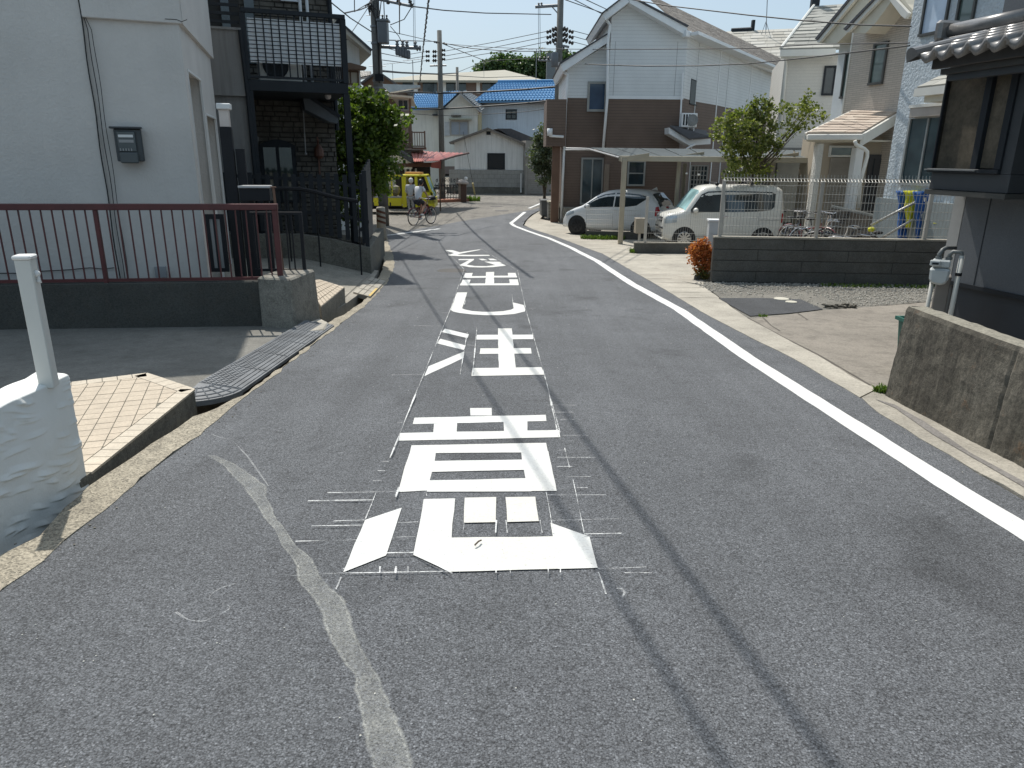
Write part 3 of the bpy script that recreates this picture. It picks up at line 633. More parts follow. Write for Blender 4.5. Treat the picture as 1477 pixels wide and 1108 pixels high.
# top + end
tg = []
for i in range(NY+1):
    y = grid[i][NZ].co.y; row = [grid[i][NZ]]
    for k in range(1, 7): row.append(bm.verts.new((-2.315-.17*k/6, y, grid[i][NZ].co.z+.01*noise.noise(V((y*9, k*.7, 8)))+(.006 if k < 6 else -.012))))
    tg.append(row)
for i in range(NY):
    for k in range(6): bm.faces.new((tg[i][k], tg[i+1][k], tg[i+1][k+1], tg[i][k+1]))
e = [grid[NY][j] for j in range(NZ+1)]+tg[NY][1:]+[bm.verts.new((-2.485, y1w+.0, zbw))]
bm.faces.new(e)
bk = [tg[i][6] for i in range(NY+1)]; bb = [bm.verts.new((-2.485, y0w, zbw))]
bm.faces.new(bk+[e[-1], bb[0]])
for f in bm.faces: f.smooth = True
bmesh.ops.recalc_face_normals(bm, faces=bm.faces[:])
me = bpy.data.meshes.new('garden_wall'); bmesh.ops.translate(bm, verts=bm.verts, vec=(2.4,-2.4,.2)); bm.to_mesh(me); bm.free(); me.materials.append(pwm)
gw = bpy.data.objects.new('garden_wall', me); COL.objects.link(gw); gw.location = (-2.4,2.4,-.2); gw['label'] = 'low white garden wall with rough trowelled plaster at lower left'; gw['category'] = 'wall'
wp = thing('white_post', 'slim white square post standing on the rough white wall', 'post', (-2.4,3.36,.4))
d0 = at(63,537,3.36); d1 = at(39,371,3.36)
pf = Fr((-2.4,3.36), 78); ul, zb_ = pf.px(50,538); ur, _ = pf.px(76,538); zt_ = pf.px(40,375)[1]
wpx = .5*(ul+ur); hw = (ur-ul)/2*.88
mb = MB(); mb.box(pf, wpx-hw, wpx+hw, -.07, 0, .38, zt_); part('post_body', mb, M('ivory paint', (.6,.6,.56), .45, .04), wp, bev=.004)
mb = MB(); mb.box(pf, wpx-hw-.006, wpx+hw+.006, -.078, .008, zt_, zt_+.02); part('cap', mb, mWhite, wp, bev=.006)
mb = MB(); cc = pf.P(wpx+hw+.004, -.035, zt_-.07); mb.ball(cc, .016); mb.ball(cc+V((.004,0,-.035)), .01); mb.tube([cc, cc+V((.012,0,-.045))], .006, 6); part('latch', mb, mWhite, wp, smooth=True)
d = at(6,500,4.2); mb = MB(); mb.tube([(d.x,4.2,-.3),(d.x-.0,4.2,.12)], .03, 10); solo('red_post', mb, mDkRed, 'short dark red post cut off by the left edge of the photo', 'post')
# ================= tiled step
ZT = -.165
tp = [(130,681),(280,561),(252,551),(230,544),(211,538),(162,544)]
T3 = [OZ(x, y, ZT) for x, y in tp]
ed = (T3[5]-T3[4]).normalized(); far_ = T3[5]+ed*1.3; nearl = V((far_.x, T3[0].y-.2, ZT)); n0_ = V((T3[0].x, T3[0].y-.1, ZT))
outer = [n0_, T3[0], T3[1], T3[3], T3[4], far_, nearl]
st = thing('tiled_step', 'cream tiled entrance step beyond the white wall, with a raised kerb side', 'step', (-2.9,4.6,ZT-.3))
mb = MB(); mb.slab([p-V((0,0,.004)) for p in outer], (0,0,-.5)); part('step_base', mb, concm('step side concrete', (.2,.185,.15), .5, .7, 3), st)
mTile = M('cream step tile', (.5,.42,.32), .55, .1, 9, fine=60); mTile2 = M('lighter step tile', (.54,.47,.37), .55, .1, 9, fine=60)
def clip(poly, a, b):
    """keep the side left of a->b"""
    out = []; n = len(poly)
    def sd(p): return (b.x-a.x)*(p.y-a.y)-(b.y-a.y)*(p.x-a.x)
    for i in range(n):
        p, q = poly[i], poly[(i+1)%n]; sp_, sq_ = sd(p), sd(q)
        if sp_ >= 0: out.append(p)
        if (sp_ > 0) != (sq_ > 0) and sp_ != sq_: out.append(p.lerp(q, sp_/(sp_-sq_)))
    return out
g1_ = OZ(125,661,ZT); g2_ = OZ(187,545,ZT); gd = (g2_-g1_).normalized(); ge = V((gd.y,-gd.x,0))
inner = [T3[0]+(T3[0]-T3[1]).normalized()*.25, T3[1], T3[3], T3[4], far_, nearl-V((0,.2,0))]
# shrink by border .115 on road side edges
def inset(pl, ds):
    n = len(pl); lines = []
    for i in range(n):
        a, b_ = pl[i], pl[(i+1)%n]; tt = (b_-a).normalized(); nn = V((-tt.y, tt.x, 0)); lines.append((a+nn*ds[i], tt))
    res = []
    for i in range(n):
        (p, r1), (q, s1_) = lines[i-1], lines[i]; den = r1.x*s1_.y-r1.y*s1_.x
        if abs(den) < 1e-6: res.append(q); continue
        k = ((q.x-p.x)*s1_.y-(q.y-p.y)*s1_.x)/den; res.append(p+r1*k)
    return res
# make sure it is counter-clockwise
area = sum(inner[i].x*inner[(i+1)%len(inner)].y-inner[(i+1)%len(inner)].x*inner[i].y for i in range(len(inner)))
if area < 0: inner = inner[::-1]
bw = .105
ds = []
for i in range(len(inner)):
    a, b_ = inner[i], inner[(i+1)%len(inner)]
    ds.append(bw if (b_-T3[1]).length < .01 or (a-T3[1]).length < .01 or (a-T3[3]).length < .01 or (a-T3[4]).length < .01 else 0)
core = inset(inner, ds)
pitch, gap = .108, .006
tm = MB(); tm.slab([V((-.051,-.051,.0)),V((.051,-.051,.0)),V((.051,.051,.0)),V((-.051,.051,.0))], (0,0,-.012)); tme = tm.mesh('tile', mTile); fixn(tme)
cnt = 0; ang = math.atan2(ge.y, ge.x)
for i in range(-30, 30):
    for j in range(-30, 30):
        c = g1_+gd*(i*pitch)+ge*(j*pitch)
        hs = (pitch-gap)/2; sq_ = [c-gd*hs-ge*hs, c-gd*hs+ge*hs, c+gd*hs+ge*hs, c+gd*hs-ge*hs]
        ar = sum(sq_[k].x*sq_[(k+1)%4].y-sq_[(k+1)%4].x*sq_[k].y for k in range(4))
        if ar < 0: sq_ = sq_[::-1]
        pl = sq_
        for k in range(len(core)):
            pl = clip(pl, core[k], core[(k+1)%len(core)])
            if len(pl) < 3: break
        if len(pl) < 3: continue
        ar = abs(sum(pl[k].x*pl[(k+1)%len(pl)].y-pl[(k+1)%len(pl)].x*pl[k].y for k in range(len(pl))))/2
        if ar < .0008: continue
        if c.x < -4.3: continue
        if ar > .98*(pitch-gap)**2: inst('tile', tme, st, c+V((0,0,random.uniform(-.001,.001))), ang)
        else:
            mb = MB(); mb.slab(pl, (0,0,-.012)); part('tile', mb, mTile, st)
        cnt += 1
# border tiles along the road side and the back edge
for a, b_ in ((T3[0],T3[1]),(T3[1],T3[3]),(T3[3],T3[4]),(T3[4],far_)):
    if (b_-a).length < .05: continue
    tt = (b_-a).normalized(); nn = V((-tt.y, tt.x, 0)); n = max(1, int((b_-a).length/.1)); s = (b_-a).length/n
    for k in range(n):
        p = a+tt*(k*s+.003); q = a+tt*((k+1)*s-.003); sh = .035 if (b_-a).dot(V((0,1,0))) > .5 else 0
        mb = MB(); mb.slab([p+nn*.004-nn*.012, q+nn*.004-nn*.012, q+nn*(bw-.006)+tt*sh*0, p+nn*(bw-.006)], (0,0,-.014)); part('border_tile', mb, mTile2, st)
# ================= black rubber kerb ramp
rp = thing('kerb_ramp', 'black ribbed rubber kerb ramp at the driveway entrance', 'ramp', (-2.3,6.6,-.4))
mRub = M('dusty black rubber', (.15,.16,.17), .6, .25, 4, fine=80)
xi, xo = -2.47, -2.13
def rampseg(y0, y1):
    mb = MB(); z0, z1 = gz(y0), gz(y1)
    mb.hexa([V((xi,y0,z0-.01)),V((xo,y0,z0-.01)),V((xo,y1,z1-.01)),V((xi,y1,z1-.01)),V((xi,y0,z0+.075)),V((xo,y0,z0+.018)),V((xo,y1,z1+.018)),V((xi,y1,z1+.075))])
    for i in range(8):
        for j in range(12):
            fx0 = .04+i*.118; fx1 = fx0+.085; fy0 = .02+j*.0815; fy1 = fy0+(.078 if i > 4 else .05)
            def pt(fx, fy, up):
                y = y0+(y1-y0)*fy; return V((xi+(xo-xi)*fx, y, gz(y)+.075+(.018-.075)*fx+up))
            mb.hexa([pt(fx0,fy0,.0005),pt(fx1,fy0,.0005),pt(fx1,fy1,.0005),pt(fx0,fy1,.0005),pt(fx0,fy0,.006),pt(fx1,fy0,.006),pt(fx1,fy1,.006),pt(fx0,fy1,.006)])
    return mb
y = 5.42
while y < 7.9:
    part('ramp_section', rampseg(y+.004, y+.6-.004), mRub, rp); y += .6
mb = MB(); cx_, cy_ = xi, 5.415; rr_ = xo-xi
ring = [V((cx_+rr_*math.cos(a), cy_-rr_*1.1*math.sin(a), 0)) for a in [math.pi/2*k/10 for k in range(11)]]
top_ = [V((p.x, p.y, gz(p.y)+.018)) for p in ring]; ctr = V((cx_, cy_, gz(cy_)+.075))
vs = [ctr]+top_+[p-V((0,0,.04)) for p in top_]
mb.add(vs, [(0,i+1,i+2) for i in range(10)]+[(i+1,i+12,i+13,i+2) for i in range(10)])
for q in (.35,.55,.75,.93):
    pts = [ctr.lerp(p, q)+V((0,0,.003)) for p in top_]; mb.tube(pts, .005, 4)
for i in range(0, 11, 2): mb.tube([ctr.lerp(top_[i], .3)+V((0,0,.003)), ctr.lerp(top_[i], .97)+V((0,0,.003))], .005, 4)
part('ramp_end', mb, mRub, rp)
# rough concrete lump at the ramp end
mb = MB(); pl = gpx([(432,474),(462,464),(474,470),(468,480),(446,484)]); mb.slab([V((x, y, gz(y)+.045)) for x, y in pl], (0,0,-.2)); solo('concrete_block', mb, mConcL, 'pale broken concrete lump at the far end of the rubber ramp', 'concrete block', bev=.015)
# second small tiled step beyond the pier
Z2 = -.35
s2 = thing('tiled_step', 'small cream tiled step with dark inlay lines between pier and covered gutter', 'step', (-2.5,10,Z2-.3))
q = [OZ(x, y, Z2) for x, y in ((463,442),(497,414),(461,403),(440,405))]
mb = MB(); mb.slab([p-V((0,0,.01)) for p in q], (0,0,-.5)); part('step_base', mb, concm('step concrete', (.26,.24,.2), .5, .6, 3), s2)
a, b_, c, d = q
for i in range(9):
    for j in range(5):
        def bl(s, t): return a.lerp(b_, s).lerp(d.lerp(c, s), t)
        s0_, s1_, t0_, t1_ = i/9+.006, (i+1)/9-.006, j/5+.01, (j+1)/5-.01
        mb = MB(); mb.slab([bl(s0_,t0_), bl(s1_,t0_), bl(s1_,t1_), bl(s0_,t1_)], (0,0,-.01)); part('tile', mb, mTile, s2)
# covered gutter slabs with yellow edge
cg = thing('gutter_cover', 'concrete gutter cover slabs with a worn yellow edge stripe', 'gutter cover', (-2.4,12,-.8))
q = [G(x, y, .03) for x, y in ((509,421),(534,428),(556,405),(536,399))]
a, b_, c, d = q; k = 0
for i in range(4):
    s0_, s1_ = i/4+.01, (i+1)/4-.01
    mb = MB(); mb.slab([a.lerp(d, s0_), b_.lerp(c, s0_), b_.lerp(c, s1_), a.lerp(d, s1_)], (0,0,-.08)); part('slab', mb, mConcL, cg, bev=.006)
    for w_ in (.3,.6):
        mb = MB(); p0_, p1_ = a.lerp(d, s0_).lerp(b_.lerp(c, s0_), w_), a.lerp(d, s1_).lerp(b_.lerp(c, s1_), w_); mb.slab([p0_+V((0,0,.002)), p0_+V((.012,0,.002)), p1_+V((.012,0,.002)), p1_+V((0,0,.002))], (0,0,.001)); part('slot', mb, mCable, cg)
mb = MB(); mb.slab([b_.lerp(a,.12).lerp(c.lerp(d,.12),.02)+V((0,0,.003)), b_.lerp(c,.02)+V((0,0,.003)), b_.lerp(c,.45)+V((0,0,.003)), b_.lerp(a,.12).lerp(c.lerp(d,.12),.45)+V((0,0,.003))], (0,0,.002)); part('yellow_stripe', mb, paintm('worn yellow', (.6,.42,.1), .5, .3), cg)
# ================= house B: dark stone-clad house with balcony
mNavy = M('navy black steel', (.012,.016,.021), .6, .15, spec=.35)
mStucB = M('grey stucco', (.2,.2,.195), .9, .08, 2, bs=35, bd=.006, streak=.3)
cB = at(478,200,17.2); B = Fr((cB.x, cB.y), 69)
hB = thing('stone_house', 'dark stone-clad house with a black balcony left of the tree', 'house', B.P(-2,0,gz(17)))
def rng_stone(name, fr, u0, u1, z0, z1, parent, mat, n=0, hh=.13, ww=.3, seed=1, holes=()):
    rg = random.Random(seed); mb = MB(); z = z0; row = 0
    while z < z1-.02:
        h = min(hh*rg.choice((.8,1,1.15)), z1-z); u = u0-rg.uniform(0, ww)
        while u < u1:
            w = ww*rg.uniform(.55,1.35); a, b_ = max(u,u0), min(u+w,u1)
            if b_-a > .03:
                zc_ = z+h/2; uc = (a+b_)/2
                if not any(x0 < uc < x1 and y0 < zc_ < y1 for x0,x1,y0,y1 in holes):
                    d = rg.uniform(.008,.035)
                    P = fr.P; e = .008
                    mb.add([P(a+e,n,z+e),P(b_-e,n,z+e),P(b_-e,n,z+h-e),P(a+e,n,z+h-e),P(a+e*2,n+d,z+e*2),P(b_-e*2,n+d,z+e*2),P(b_-e*2,n+d,z+h-e*2),P(a+e*2,n+d,z+h-e*2)],
                           [(4,5,6,7),(0,1,5,4),(1,2,6,5),(2,3,7,6),(3,0,4,7)])
            u += w
        z += h
    return part(name, mb, mat, parent, kind='stuff')
uR_, _ = B.px(484,200); uL_, _ = B.px(362,200)
zroofB = 6.9
mb = MB(); mb.box(B, uL_-4, uR_, -7, -.002, -1.5, zroofB); part('wall', mb, M('dark mortar', (.045,.042,.038), .9), hB)
wl0, wz1 = B.px(373,209); wl1, _ = B.px(425,209); wz0 = B.px(400,272)[1]
mStone = M('brown stacked stone', (.12,.11,.092), .85, .35, 7, fine=40, bs=30, bd=.01)
rng_stone('stone_cladding', B, uL_, uR_, -1.2, zroofB-.1, hB, mStone, holes=((wl0,wl1,wz0-.3,wz1),), hh=.1, ww=.27)
# arched window
wf = MB(); n = 8; pts = []
for i in range(n+1):
    s_ = i/n; pts.append((wl0+(wl1-wl0)*s_, wz1+.12*math.sin(math.pi*s_)))
wf.poly(B, [(wl0,wz0-.3)]+pts+[(wl1,wz0-.3)], 0, .05); w1_ = part('window_frame', wf, mNavy, hB)
for k in range(2):
    a = wl0+.08+k*(wl1-wl0-.1)/2; b_ = a+(wl1-wl0)/2-.12
    mb = MB(); mb.box(B, a, b_, .05, .062, wz0-.25, wz1-.05); part('pane', mb, glassm('green glass', (.03,.045,.04)), hB)
mb = MB(); u, z = B.px(459,221); mb.box(B, u-.02, u+.02, .03, .06, z-.5, z+.35); mb.lathe(B.P(u,.16,z-.12), [(.05,0),(.11,.06),(.1,.2),(.04,.3)], 10); mb.tube([B.P(u,.04,z+.2), B.P(u,.16,z+.28)], .015, 6)
solo('wall_lantern', mb, M('lantern brown', (.12,.05,.03), .5), 'brown wrought wall lantern on the stone wall', 'lamp')
mb = MB(); u, z = B.px(435,150); u2_, z2_ = B.px(439,222); mb.tube([B.P(u,.3,z),B.P(u2_,.3,z2_)], .012, 6); mb.ball(B.P(u2_,.3,z2_), .03); solo('hanging_rod', mb, mGreyP, 'thin pale rod hanging from the balcony over the stone wall', 'rod')
# small porch roof with barge board (right)
pa = MB(); q = [B.px(x, y, .7) for x, y in ((437,139),(441,137),(489,167),(487,178),(476,176),(440,158))]
pa.poly(B, q, .0, .7); rfB = part('porch_roof', pa, M('slate barge', (.1,.115,.13), .6), hB)
mb = MB(); q = [B.px(x, y, .74) for x, y in ((438,137),(442,134),(492,166),(489,170))]; mb.poly(B, q, -.02, .74); part('porch_roof_edge', mb, mNavy, hB)
# small left canopy + downspout
mb = MB(); q = [B.px(x, y, .5) for x, y in ((354,190),(374,198),(373,205),(354,203))]; mb.poly(B, q, .0, .5); part('canopy', mb, M('canopy grey', (.22,.22,.22)), hB)
# grey stucco front volume
uS0 = -9; uS1, zS1 = B.px(346,44,2.3); zmid = B.px(330,138,2.3)[1]
mb = MB(); mb.box(B, uS0, uS1, .0, 2.3, zmid, zS1); part('stucco_block', mb, mStucB, hB)
mb = MB(); mb.box(B, uS0, uS1+.05, .0, 2.22, -1.5, zmid-.004); part('stucco_base', mb, mStucB, hB)
mb = MB(); mb.box(B, uS0, uS1+.02, 2.1, 2.34, zS1, zS1+.04); part('coping', mb, mStucB, hB)
for dz in (.12,.26,.4):
    mb = MB(); mb.box(B, uS0, uS1, 2.18, 2.22, zS1+dz, zS1+dz+.05); part('handrail', mb, mNavy, hB)
mb = MB(); x0, z0 = B.px(352,290,2.32); mb.tube([B.P(uS1+.03,2.3,-1), B.P(uS1+.03,2.3,zmid), B.P(uS1-.0,2.36,zS1)], .04, 8); part('drainpipe', mb, mNavy, hB)
u, z = B.px(358,210,1.8); u2_, z2_ = B.px(361,270,1.8)
mb = MB(); mb.tube([B.P(u-.12,1.8,z-.05),B.P(u-.05,1.8,z+.03),B.P(u+.03,1.8,z+.02),B.P(u+.06,1.8,z-.1),B.P(u2_+.02,1.8,z2_)], .05, 10); part('downspout', mb, M('white pipe', (.6,.6,.6), .4), hB, smooth=True)
# roof
mb = MB(); mb.box(B, uS0, uR_+.3, -7, .7, zroofB, zroofB+.25); part('roof', mb, mNavy, hB)
# top floor windows seen above balcony
for (x0, x1) in ((318,330),(352,366)):
    a, b_ = B.px(x0, 10)[0], B.px(x1, 10)[0]; mb = MB(); mb.box(B, a, b_, .03, .07, 3.3, 5.2); part('upper_window', mb, glassm('dark pane'), hB)
mb = MB(); a, b_ = B.px(405,5)[0], B.px(430,5)[0]; z_ = B.px(420,3)[1]; mb.box(B, a, b_, .03, .08, z_, z_+1.2); part('upper_window', mb, M('white blind', (.62,.65,.68)), hB)
for x in (432,442):
    mb = MB(); u = B.px(x, 5)[0]; mb.tube([B.P(u,.08,2.6),B.P(u,.08,6)], .035, 8); part('conduit', mb, M('conduit white', (.6,.62,.63)), hB, smooth=True)
u = B.px(474,5)[0]; mb = MB(); mb.tube([B.P(u,.12,2.0),B.P(u,.12,7)], .05, 8); part('drainpipe', mb, mNavy, hB)
# balcony
nB = 2.3
bl = Fr(tuple(B.P(0,nB,0))[:2], 69)
bu0, bz1 = bl.px(346,16); bu1, bz1b = bl.px(497,25); bzp1 = bl.px(420,24)[1]; bzf1 = bl.px(420,117)[1]; bzf0 = bl.px(420,133)[1]
bc = part('balcony_floor', MB().box(bl, bu0, bu1, -nB+.03, 0, bzf0, bzf1), mNavy, hB, bev=.01)
zt_ = bzp1+.04
mb = MB(); mb.box(bl, bu0, bu1, -.06, .04, zt_-.02, zt_+.05); part('balcony_rail', mb, mNavy, hB)
mb = MB(); mb.box(bl, bu0, bu1, -.05, .0, bzf1+.03, bzf1+.07); part('balcony_rail', mb, mNavy, hB)
for u in (bu0+.03, bu1-.04):
    mb = MB(); mb.box(bl, u-.05, u+.05, -.1, .02, bzf1, zt_-.02); part('balcony_post', mb, mNavy, hB)
mb = MB(); mb.box(bl, bu1-.1, bu1+.02, -.12, .0, -1.4, bzf0); part('support_post', mb, mNavy, hB)
mb = MB(); mb.box(bl, bu0-.02, bu0+.1, -.12, .0, -1.4, bzf0); part('support_post', mb, mNavy, hB)
mb = MB(); mb.box(bl, bu1-.06, bu1, -nB, -.1, zt_-.02, zt_+.05); mb.box(bl, bu1-.06, bu1, -nB, -.1, bzf1+.03, bzf1+.07); part('balcony_side_rail', mb, mNavy, hB)
for k in range(8):
    n_ = -.35-k*.28; mb = MB(); mb.box(bl, bu1-.05, bu1-.02, n_, n_+.03, bzf1+.07, zt_-.02); part('side_baluster', mb, mNavy, hB)
mt, t, b = nt('frosted panel'); b.inputs['Base Color'].default_value = (.88,.9,.92,1); b.inputs['Roughness'].default_value = .35
tr = t.nodes.new('ShaderNodeBsdfTranslucent'); tr.inputs[0].default_value = (.85,.9,.92,1); tp_ = t.nodes.new('ShaderNodeBsdfTransparent')
m1 = t.nodes.new('ShaderNodeMixShader'); m1.inputs[0].default_value = .35; m2 = t.nodes.new('ShaderNodeMixShader'); m2.inputs[0].default_value = .12
t.links.new(b.outputs[0], m1.inputs[1]); t.links.new(tr.outputs[0], m1.inputs[2]); t.links.new(m1.outputs[0], m2.inputs[1]); t.links.new(tp_.outputs[0], m2.inputs[2]); t.links.new(m2.outputs[0], t.nodes['Material Output'].inputs[0])
mFrost = mt
NP = 12; zpb = bzf1+.3; dw_ = (bu1-bu0-.2)/NP
for k in range(NP):
    a = bu0+.1+k*dw_; mb = MB(); mb.box(bl, a+.006, a+dw_-.006, -.045, -.038, zpb, zt_-.1); part('frosted_panel', mb, mFrost, hB)
for k in range(1, NP):
    u = bu0+.1+k*dw_; mb = MB(); mb.box(bl, u-.011, u+.011, -.02, .01, bzf1+.07, zt_-.02); part('balcony_bar', mb, mNavy, hB)
for k in range(11):
    z = zpb+.03+k*(zt_-.16-zpb)/10; mb = MB(); mb.box(bl, bu0+.08, bu1-.08, -.03, -.022, z-.006, z+.006); part('thin_rail', mb, mNavy, hB)
# AC unit on balcony floor
u, _ = bl.px(404,108,-.5); mb = MB(); mb.box(bl, u-.4, u+.4, -.7, -.35, bzf1, bzf1+.6)
ac0 = thing('outdoor_unit', 'beige air-conditioner unit standing on the black balcony floor', 'air conditioner', bl.P(u,-.5,bzf1)); part('casing', mb, M('ac beige', (.55,.53,.48)), ac0, bev=.02)
mb = MB(); c = bl.P(u-.08,-.345,bzf1+.3)
mb.lathe(c, [(.24,0),(.24,.012),(.2,.02)], 20, tuple(bl.n))
part('fan_grille', mb, mNavy, ac0)
# globe lamp under balcony
c = bl.px(473,138,-.4); mb = MB(); mb.lathe(bl.P(c[0],-.4,c[1]-.07), [(.03,0),(.06,.03),(.065,.13),(.03,.18)], 10); solo('ceiling_lamp', mb, M('lamp glass', (.5,.45,.42), .3), 'small round lamp hung under the black balcony', 'lamp', smooth=True)
# ================= fence base wall + slat fence
F1 = G(536,395); FB = Fr((F1.x, F1.y), 78)
LF = -FB.px(437,373)[0]; z_r = FB.px(536,357)[1]; z_l = FB.px(431,338)[1]
zl2 = FB.px(380,336)[1]
bwl = thing('fence_base_wall', 'dark sloping concrete wall carrying the black slat fence', 'wall', FB.P(-1,0,gz(F1.y)))
mb = MB(); P = FB.P
prof = [(-LF-4, z_l+.05), (-LF, z_l), (-LF*.55, z_r+(z_l-z_r)*.62), (-LF*.2, z_r+(z_l-z_r)*.2), (0, z_r)]
mb.poly(FB, [(-LF-4,-1.6)]+prof+[(0,-1.6)][::1], -.16, 0); part('front_run', mb, mConcD, bwl, bev=.008)
RB = Fr((F1.x, F1.y), -6); zr2 = RB.px(547,342)[1]
mb = MB(); mb.poly(RB, [(.0,-1.6),(3.9,-1.6),(3.9,z_r+.0),(.0,z_r-.002)], -.17, .0); part('side_run', mb, mConcD, bwl, bev=.008)
fe = thing('slat_fence', 'black vertical slat fence on the dark concrete wall', 'fence', FB.P(-1,-.08,gz(F1.y)))
ztopF = FB.px(520,251)[1]
slm = unitbox('slat', mNavy, .085, .018, 1, base=True)
u = -.1; k = 0
def zb_at(u):
    for (a, za), (b_, zb_) in zip(prof, prof[1:]):
        if a <= u <= b_: return za+(zb_-za)*(u-a)/(b_-a)
    return z_l
while u > -LF-1.6:
    z0 = zb_at(u)+.05; inst('slat', slm, fe, FB.P(u,-.08,z0), -R(FB.hd-90), (1,1,ztopF-z0+.02*math.sin(k*2.1))); u -= .155; k += 1
for zz in (.45, 1.05):
    mb = MB(); pts = [(-LF-1.6, zb_at(-LF)+zz), (-LF*.55, zb_at(-LF*.55)+zz), (0, z_r+zz), (0, z_r+zz+.06), (-LF*.55, zb_at(-LF*.55)+zz+.06), (-LF-1.6, zb_at(-LF)+zz+.06)]
    mb.poly(FB, pts, -.12, -.095); part('rail', mb, mNavy, fe)
for u in (-.05, -1.3, -2.5, -3.6):
    if u > -LF: mb = MB(); mb.box(FB, u-.04, u+.04, -.12, -.04, zb_at(u), ztopF+.06); part('post', mb, mNavy, fe)
# curved handrail in front
mb = MB(); pts = [FB.P(*(lambda q: (q[0], .35, q[1]))(FB.px(x, y, .35))) for x, y in ((388,272),(412,272),(436,273),(455,277),(485,285),(516,290))]
mb.tube(pts, .035, 6); 
for p in pts[1::2]: mb.tube([p, V((p.x, p.y, gz(p.y)))], .015, 6)
solo('handrail', mb, mBlack, 'black handrail dipping along the slat fence beside the apron', 'handrail')
# solid end boards along the road
ebs = thing('board_screen', 'dark solid board screen at the road end of the slat fence', 'screen', (F1.x,F1.y+.5,gz(F1.y)))
zA = FB.px(528,251)[1]
E_ = Fr((F1.x-.1, F1.y+.05), -6)
for k in range(6):
    u0 = .02+k*.36; mb = MB(); zt0 = zA+k*.03; mb.box(E_, u0, u0+.352, -.05, -.02, z_r+.04, zt0+.02*k); part('board', mb, M('dark board', (.03,.035,.04), .5), ebs)
mb = MB(); mb.box(E_, 0, 2.2, -.09, -.052, z_r+.3, z_r+.36); mb.box(E_, 0, 2.2, -.09, -.052, zA-.2, zA-.14); part('rail', mb, mNavy, ebs)
# raised apron rising to the left
ra = MB(); zl_ = FB.px(437,373)[1]; a_ = FB.P(-.02,0,gz(F1.y)+.01); b_ = FB.P(-LF,0,zl_); c_ = FB.P(-LF-4,0,zl_+.1)
d_ = V((-7.5,10.3,zl_-.05)); e_ = V((-4.2,10.2,gz(10.2)+.12)); f_ = V((-2.55,10.6,gz(10.6)+.012))
ra.add([a_,b_,c_,d_,e_,f_], [(0,1,4,5),(1,2,3,4)]); part('raised_apron', ra, mConc, fix=False, kind='structure')
# striped stub post
c = G(551,346); mb = MB(); cs = thing('striped_post', 'short concrete stub post with slanted brown stripes at the corner', 'post', (c.x, c.y, gz(c.y)))
mb.lathe((c.x, c.y, gz(c.y)), [(.15,0),(.14,.95),(.12,1.0)], 14); part('shaft', mb, mConcL, cs, smooth=True)
for k in range(3):
    mb = MB(); z0 = gz(c.y)+.58+k*.15
    ring = []
    for i in range(13):
        a = -2.6+i*.22; ring.append((c.x+.148*math.cos(a), c.y+.148*math.sin(a), z0-.07*i/12*1.6))
    vs = [V(p) for p in ring]+[V(p)+V((0,0,.07)) for p in ring]
    mb.add(vs, [(i,i+1,i+14,i+13) for i in range(12)]); part('stripe', mb, M('stripe brown', (.12,.05,.03)), cs, fix=False)
# ================= trees
def leafmat(name, c1, c2, tr=.25):
    mt, t, b = nt(name); co = wpos(t); oi = t.nodes.new('ShaderNodeNewGeometry')
    k = noiz(t, co, 2.1, 3); k2 = oi.outputs['Random Per Island']
    f = mth(t, 'ADD', mth(t, 'MULTIPLY', k, .6), mth(t, 'MULTIPLY', k2, .45))
    col = ramp(t, f, [(.3, c1), (.75, c2)]); t.links.new(col, b.inputs['Base Color']); b.inputs['Roughness'].default_value = .45; b.inputs['Specular IOR Level'].default_value = .35
    tl = t.nodes.new('ShaderNodeBsdfTranslucent'); t.links.new(mix(t, 1, col, (1.3,1.5,.6), 'MULTIPLY'), tl.inputs[0])
    ms = t.nodes.new('ShaderNodeMixShader'); ms.inputs[0].default_value = tr; t.links.new(b.outputs[0], ms.inputs[1]); t.links.new(tl.outputs[0], ms.inputs[2]); t.links.new(ms.outputs[0], t.nodes['Material Output'].inputs[0]); return mt
mLeaf = leafmat('bright leaf', (.035,.065,.012), (.17,.23,.045), .35); mLeafD = leafmat('dark leaf', (.02,.045,.012), (.06,.11,.03), .2); mLeafO = leafmat('olive leaf', (.07,.09,.05), (.17,.2,.12), .2); mLeafR = leafmat('orange leaf', (.3,.07,.02), (.62,.24,.08), .3)
mBark = M('bark', (.12,.1,.075), .9, .3, 12, bs=30, bd=.02)
def crown(mb, c, rx, ry, rz, nc, per, leaf, rg, cr_=.35, hang=0, hollow=.35):
    for _ in range(nc):
        while True:
            p = V((rg.uniform(-1,1), rg.uniform(-1,1), rg.uniform(-1,1)))
            if hollow < p.length < 1: break
        q = V((c[0]+p.x*rx, c[1]+p.y*ry, c[2]+p.z*rz)); r = cr_*rg.uniform(.6,1.3)
        for _ in range(per):
            d = V((rg.gauss(0,1), rg.gauss(0,1), rg.gauss(0,.8)))*r*.5; o = q+d
            a = V((rg.gauss(0,1), rg.gauss(0,1), rg.gauss(0,.6))).normalized(); b_ = a.orthogonal().normalized(); b_ = (Quaternion(a, rg.uniform(0,6.3))@b_)
            L_ = leaf*rg.uniform(.6,1.3); w_ = L_*.45
            m_ = o+a*L_*.5-V((0,0,hang*L_))
            mb.add([o, m_+b_*w_, o+a*L_-V((0,0,hang*L_*1.5)), m_-b_*w_], [(0,1,2),(0,2,3)])
